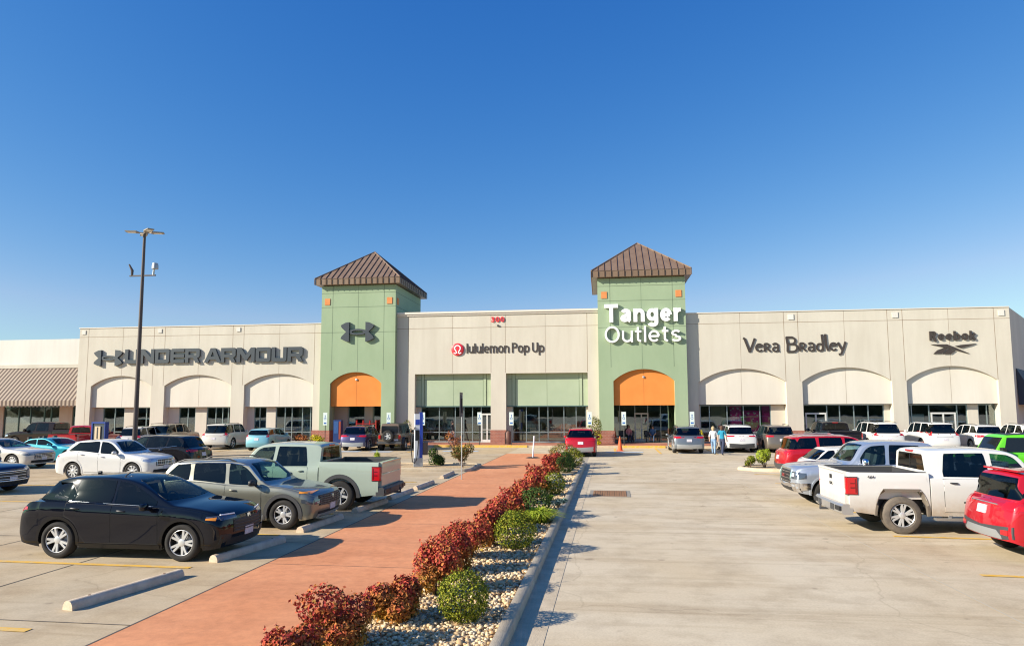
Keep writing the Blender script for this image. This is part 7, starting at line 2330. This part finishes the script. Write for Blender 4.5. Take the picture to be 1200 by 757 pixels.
# ------------------------------------------------------------------ people
SKIN = mat('skin', (.50, .30, .21), .6)
def cloth(n, c): return mat('cloth_' + n, c, .85)
def person(label, loc, rz, shirt, legs, hair_c, stride=.28, h=1.68, sit=False, sleeves=.5, name='person', cat='person', skin=None, long_hair=True, bag=None):
    """one continuous skinned body (shirt, trousers, skin and shoes are material regions) plus hair"""
    root = thing(name, label, cat, loc, rz)
    k = h / 1.70
    J = {}
    E_ = []
    def j(n, p, r): J[n] = (Vector(p) * k, r * k)
    if not sit:
        j('pel', (0, 0, .92), .135); j('waist', (0, .0, 1.06), .125); j('chest', (0, .01, 1.26), .15); j('shc', (0, .0, 1.40), .10); j('neck', (0, 0, 1.46), .055); j('hb', (0, -.01, 1.53), .075); j('ht', (0, -.015, 1.63), .085)
        for s, q in (('l', 1), ('r', -1)):
            st = stride * q
            j('hip' + s, (.09 * q, 0, .86), .105); j('kn' + s, (.09 * q, -st * .55, .48), .068); j('an' + s, (.09 * q, -st * .75 + (.10 if q < 0 else 0), .10), .045); j('to' + s, (.10 * q, -st * .75 - .14 + (.10 if q < 0 else 0), .045), .042)
            j('sh' + s, (.17 * q, 0, 1.37), .068); j('el' + s, (.23 * q, .09 * q * .9, 1.09), .046); j('wr' + s, (.22 * q, -.05 + .14 * q, .87), .034); j('ha' + s, (.21 * q, -.08 + .16 * q, .78), .038)
    else:
        j('pel', (0, 0, .52), .14); j('waist', (0, .0, .66), .125); j('chest', (0, -.02, .86), .15); j('shc', (0, -.02, 1.0), .10); j('neck', (0, -.02, 1.06), .055); j('hb', (0, -.04, 1.13), .075); j('ht', (0, -.05, 1.23), .085)
        for s, q in (('l', 1), ('r', -1)):
            j('hip' + s, (.09 * q, -.06, .50), .10); j('kn' + s, (.11 * q, -.45, .50), .07); j('an' + s, (.11 * q, -.46, .10), .045); j('to' + s, (.11 * q, -.60, .045), .042)
            j('sh' + s, (.17 * q, -.02, .97), .068); j('el' + s, (.23 * q, -.08, .70), .046); j('wr' + s, (.14 * q, -.28, .60), .034); j('ha' + s, (.10 * q, -.36, .58), .038)
    for a, b in (('pel', 'waist'), ('waist', 'chest'), ('chest', 'shc'), ('shc', 'neck'), ('neck', 'hb'), ('hb', 'ht')): E_.append((a, b))
    for s in 'lr':
        E_ += [('pel', 'hip' + s), ('hip' + s, 'kn' + s), ('kn' + s, 'an' + s), ('an' + s, 'to' + s), ('shc', 'sh' + s), ('sh' + s, 'el' + s), ('el' + s, 'wr' + s), ('wr' + s, 'ha' + s)]
    names = list(J)
    me = bpy.data.meshes.new('body')
    me.from_pydata([J[n][0] for n in names], [(names.index(a), names.index(b)) for a, b in E_], [])
    ob = bpy.data.objects.new('body', me); COL.objects.link(ob)
    sm = ob.modifiers.new('s', 'SKIN'); su = ob.modifiers.new('u', 'SUBSURF'); su.levels = 2; su.render_levels = 2
    lay = me.skin_vertices[0].data if me.skin_vertices else None
    for i, n in enumerate(names):
        r = J[n][1]
        lay[i].radius = (r * (1.0 if n not in ('chest', 'waist', 'pel') else 1.12), r * (1.0 if n not in ('chest', 'waist', 'pel') else .80))
        lay[i].use_root = (n == 'pel')
    m2 = bpy.data.meshes.new_from_object(ob.evaluated_get(bpy.context.evaluated_depsgraph_get()))
    bpy.data.objects.remove(ob); bpy.data.meshes.remove(me)
    for m_ in (shirt, legs, skin or SKIN, M_BLACK): m2.materials.append(m_)
    seg = [(a, b) for a, b in E_]
    def part_of(p):
        best = (9, None)
        for a, b in seg:
            A, B_ = J[a][0], J[b][0]; d = B_ - A; t = max(0, min(1, (p - A).dot(d) / d.length_squared)); q = (p - (A + d * t)).length - .5 * (J[a][1] * (1 - t) + J[b][1] * t)
            if q < best[0]: best = (q, (a, b, t))
        return best[1]
    for f in m2.polygons:
        a, b, t = part_of(f.center)
        mi = 0
        if a in ('hb', 'neck') or (a == 'shc' and b == 'neck' and t > .5): mi = 2
        elif b.startswith('ha'): mi = 2
        elif b[:2] in ('wr',) : mi = 2 if t > sleeves - .5 else 0
        elif b[:2] == 'el': mi = 0 if t < sleeves + .5 else 2
        elif b.startswith('hip') or b.startswith('kn') or (b.startswith('an')): mi = 1
        elif b.startswith('to'): mi = 3
        elif a == 'pel' and f.center.z < J['pel'][0].z + .04 * k: mi = 1
        f.material_index = mi
    m2.shade_smooth()
    link('body', m2, root)
    # hair cap with a fall at the back
    ht = J['ht'][0]; hb = J['hb'][0]
    mb = MB(); c = ht.lerp(hb, .35) + Vector((0, .015, .015)) * k
    G = []
    for i in range(9):
        th = math.pi * i / 8 * (.62 if not long_hair else .66)
        G.append([(c.x + .105 * k * math.sin(th) * math.cos(f), c.y + .118 * k * math.sin(th) * math.sin(f) + (.012 if i > 4 else 0), c.z + .125 * k * math.cos(th) + (-.10 * k * max(0, math.sin(f)) * (i > 6) if long_hair else 0) + (.05 * k * max(0, -math.sin(f)) * (i > 5))) for f in np.linspace(0, 2 * math.pi, 17)])
    mb.grid(G); mb.build('hair', [cloth('hair_' + str(hair_c), hair_c)], root, 60, weld=.0005)
    if bag:
        q = J['har'][0]
        tag(MB().box(-.02, .02, -.14, .14, -.42, -.08).build('shopping_bag', [bag]), 'pale tan shopping bag held by the woman in white top', 'bag').location = Vector(loc) + Matrix.Rotation(rz, 3, 'Z') @ (q + Vector((0, 0, .03)))
    return root
person('person with light hair in white top and light blue jeans, walking away on the forecourt', (6.72, 43.3, .006), R(165), cloth('white', (.78, .76, .73)), cloth('light_jeans', (.22, .34, .50)), (.45, .33, .18), h=1.68, bag=cloth('tan_bag', (.62, .50, .35)))
person('person in teal blue top and dark trousers, walking on the forecourt', (7.12, 42.6, .006), R(150), cloth('teal', (.015, .22, .34)), cloth('dark_navy', (.03, .04, .08)), (.10, .05, .03), h=1.74, stride=.24, sleeves=.2)
person('person in dark jacket and pale trousers walking past the first centre window', (-11.3, 51.3, SW), R(80), cloth('dark_jacket', (.03, .03, .035)), cloth('pale_grey', (.45, .42, .40)), (.03, .02, .02), h=1.72, sleeves=1)
person('seated person in pink top at the right tower entrance', (2.05, 54.5, SW + .0), R(10), cloth('pink', (.55, .22, .22)), cloth('dark_navy', (.03, .04, .08)), (.2, .12, .07), sit=True)
person('seated person in blue clothes at the right tower entrance', (3.9, 54.5, SW + .0), R(-10), cloth('blue', (.05, .12, .25)), cloth('blue2', (.06, .10, .18)), (.05, .04, .03), sit=True)
MAN = mat('mannequin_dark', (.10, .09, .085), .5)
for lab, x, m_ in (('dark mannequin in the left of the first centre window', -13.1, cloth('dark_jacket', (.03, .03, .035))), ('mannequin in pale top in the second centre window', -2.6, cloth('white', (.78, .76, .73)))):
    person(lab, (x, YG + .7, SW), 0, m_, cloth('dark_navy', (.03, .04, .08)), (.1, .09, .085), stride=.05, name='mannequin', cat='mannequin', skin=MAN, long_hair=False)

# ------------------------------------------------------------------ daylight
SUN_EL, SUN_AZ = 26.0, 27.0      # light travels towards +x, turned 27 deg to the shop fronts
w = bpy.data.worlds.new('World'); SC.world = w; w.use_nodes = True
nt = w.node_tree
sky = nt.nodes.new('ShaderNodeTexSky'); sky.sky_type = 'NISHITA'; sky.sun_disc = False
sky.sun_elevation = R(SUN_EL)
ts = Vector((-math.cos(R(SUN_AZ)), -math.sin(R(SUN_AZ)), 0))
sky.sun_rotation = math.atan2(ts.x, ts.y)
sky.altitude = 200; sky.air_density = 1.0; sky.dust_density = 0.25; sky.ozone_density = 2.2
bg = nt.nodes['Background']; bg.inputs['Strength'].default_value = .11
# tone curve of the clear autumn sky, channel by channel: deep blue overhead, pale blue low down
K = .11 * 2 ** .85
sp_ = nt.nodes.new('ShaderNodeSeparateColor'); cb_ = nt.nodes.new('ShaderNodeCombineColor')
nt.links.new(sky.outputs[0], sp_.inputs[0])
for i, (a_, g_) in enumerate(((1.003, 1.946), (.635, 1.10), (.76, .575))):
    m1 = nt.nodes.new('ShaderNodeMath'); m1.operation = 'MULTIPLY'; m1.inputs[1].default_value = K
    m2 = nt.nodes.new('ShaderNodeMath'); m2.operation = 'POWER'; m2.inputs[1].default_value = g_
    m3 = nt.nodes.new('ShaderNodeMath'); m3.operation = 'MULTIPLY'; m3.inputs[1].default_value = a_ / K
    m4 = nt.nodes.new('ShaderNodeMath'); m4.operation = 'MINIMUM'; m4.inputs[1].default_value = 3 / K
    nt.links.new(sp_.outputs[i], m1.inputs[0]); nt.links.new(m1.outputs[0], m2.inputs[0]); nt.links.new(m2.outputs[0], m3.inputs[0]); nt.links.new(m3.outputs[0], m4.inputs[0]); nt.links.new(m4.outputs[0], cb_.inputs[i])
# keep the low sky blue: red never above two thirds of green
lk = {l.to_socket: l.from_socket for l in nt.links}
g_out = lk[cb_.inputs[1]]; r_out = lk[cb_.inputs[0]]
mm = nt.nodes.new('ShaderNodeMath'); mm.operation = 'MULTIPLY'; mm.inputs[1].default_value = .64
mn_ = nt.nodes.new('ShaderNodeMath'); mn_.operation = 'MINIMUM'
nt.links.new(g_out, mm.inputs[0]); nt.links.new(mm.outputs[0], mn_.inputs[0]); nt.links.new(r_out, mn_.inputs[1]); nt.links.new(mn_.outputs[0], cb_.inputs[0])
nt.links.new(cb_.outputs[0], bg.inputs['Color'])
sd = bpy.data.lights.new('sun', 'SUN'); sd.energy = 4.6; sd.angle = R(.55); sd.color = (1.0, .925, .80)
so = bpy.data.objects.new('sun', sd); COL.objects.link(so)
dirv = Vector((math.cos(R(SUN_AZ)) * math.cos(R(SUN_EL)), math.sin(R(SUN_AZ)) * math.cos(R(SUN_EL)), -math.sin(R(SUN_EL))))
so.rotation_euler = dirv.to_track_quat('-Z', 'Y').to_euler()
so.location = (-20, -10, 30)

# ------------------------------------------------------------------ camera
yaw = math.atan((705 - 600) * math.cos(R(5.45)) / 800); pitch = math.atan((476.3 - 400) / 800)
fwd = Vector((-math.sin(yaw) * math.cos(pitch), math.cos(yaw) * math.cos(pitch), math.sin(pitch)))
right = Vector((math.cos(yaw), math.sin(yaw), 0)); up = right.cross(fwd)
rr = .0038
right, up = (right - up * rr).normalized(), (up + right * rr).normalized()
cd = bpy.data.cameras.new('camera'); co = bpy.data.objects.new('camera', cd); COL.objects.link(co)
co.matrix_world = Matrix(((right.x, up.x, -fwd.x, 0), (right.y, up.y, -fwd.y, 0), (right.z, up.z, -fwd.z, 2.96), (0, 0, 0, 1)))
cd.sensor_width = 36; cd.lens = 36 * 800 / 1200
cd.shift_x = 0; cd.shift_y = (400 - 378.5) / 1200
cd.clip_start = .1; cd.clip_end = 3000
SC.camera = co
SC.view_settings.view_transform = 'Standard'; SC.view_settings.look = 'None'
SC.view_settings.exposure = 0.85; SC.view_settings.gamma = 1
SC.view_settings.use_curve_mapping = False
SC.cycles.max_bounces = 8; SC.cycles.diffuse_bounces = 3; SC.cycles.glossy_bounces = 4; SC.cycles.transparent_max_bounces = 12
SC.cycles.use_denoising = True
SC.cycles.filter_width = 1.15
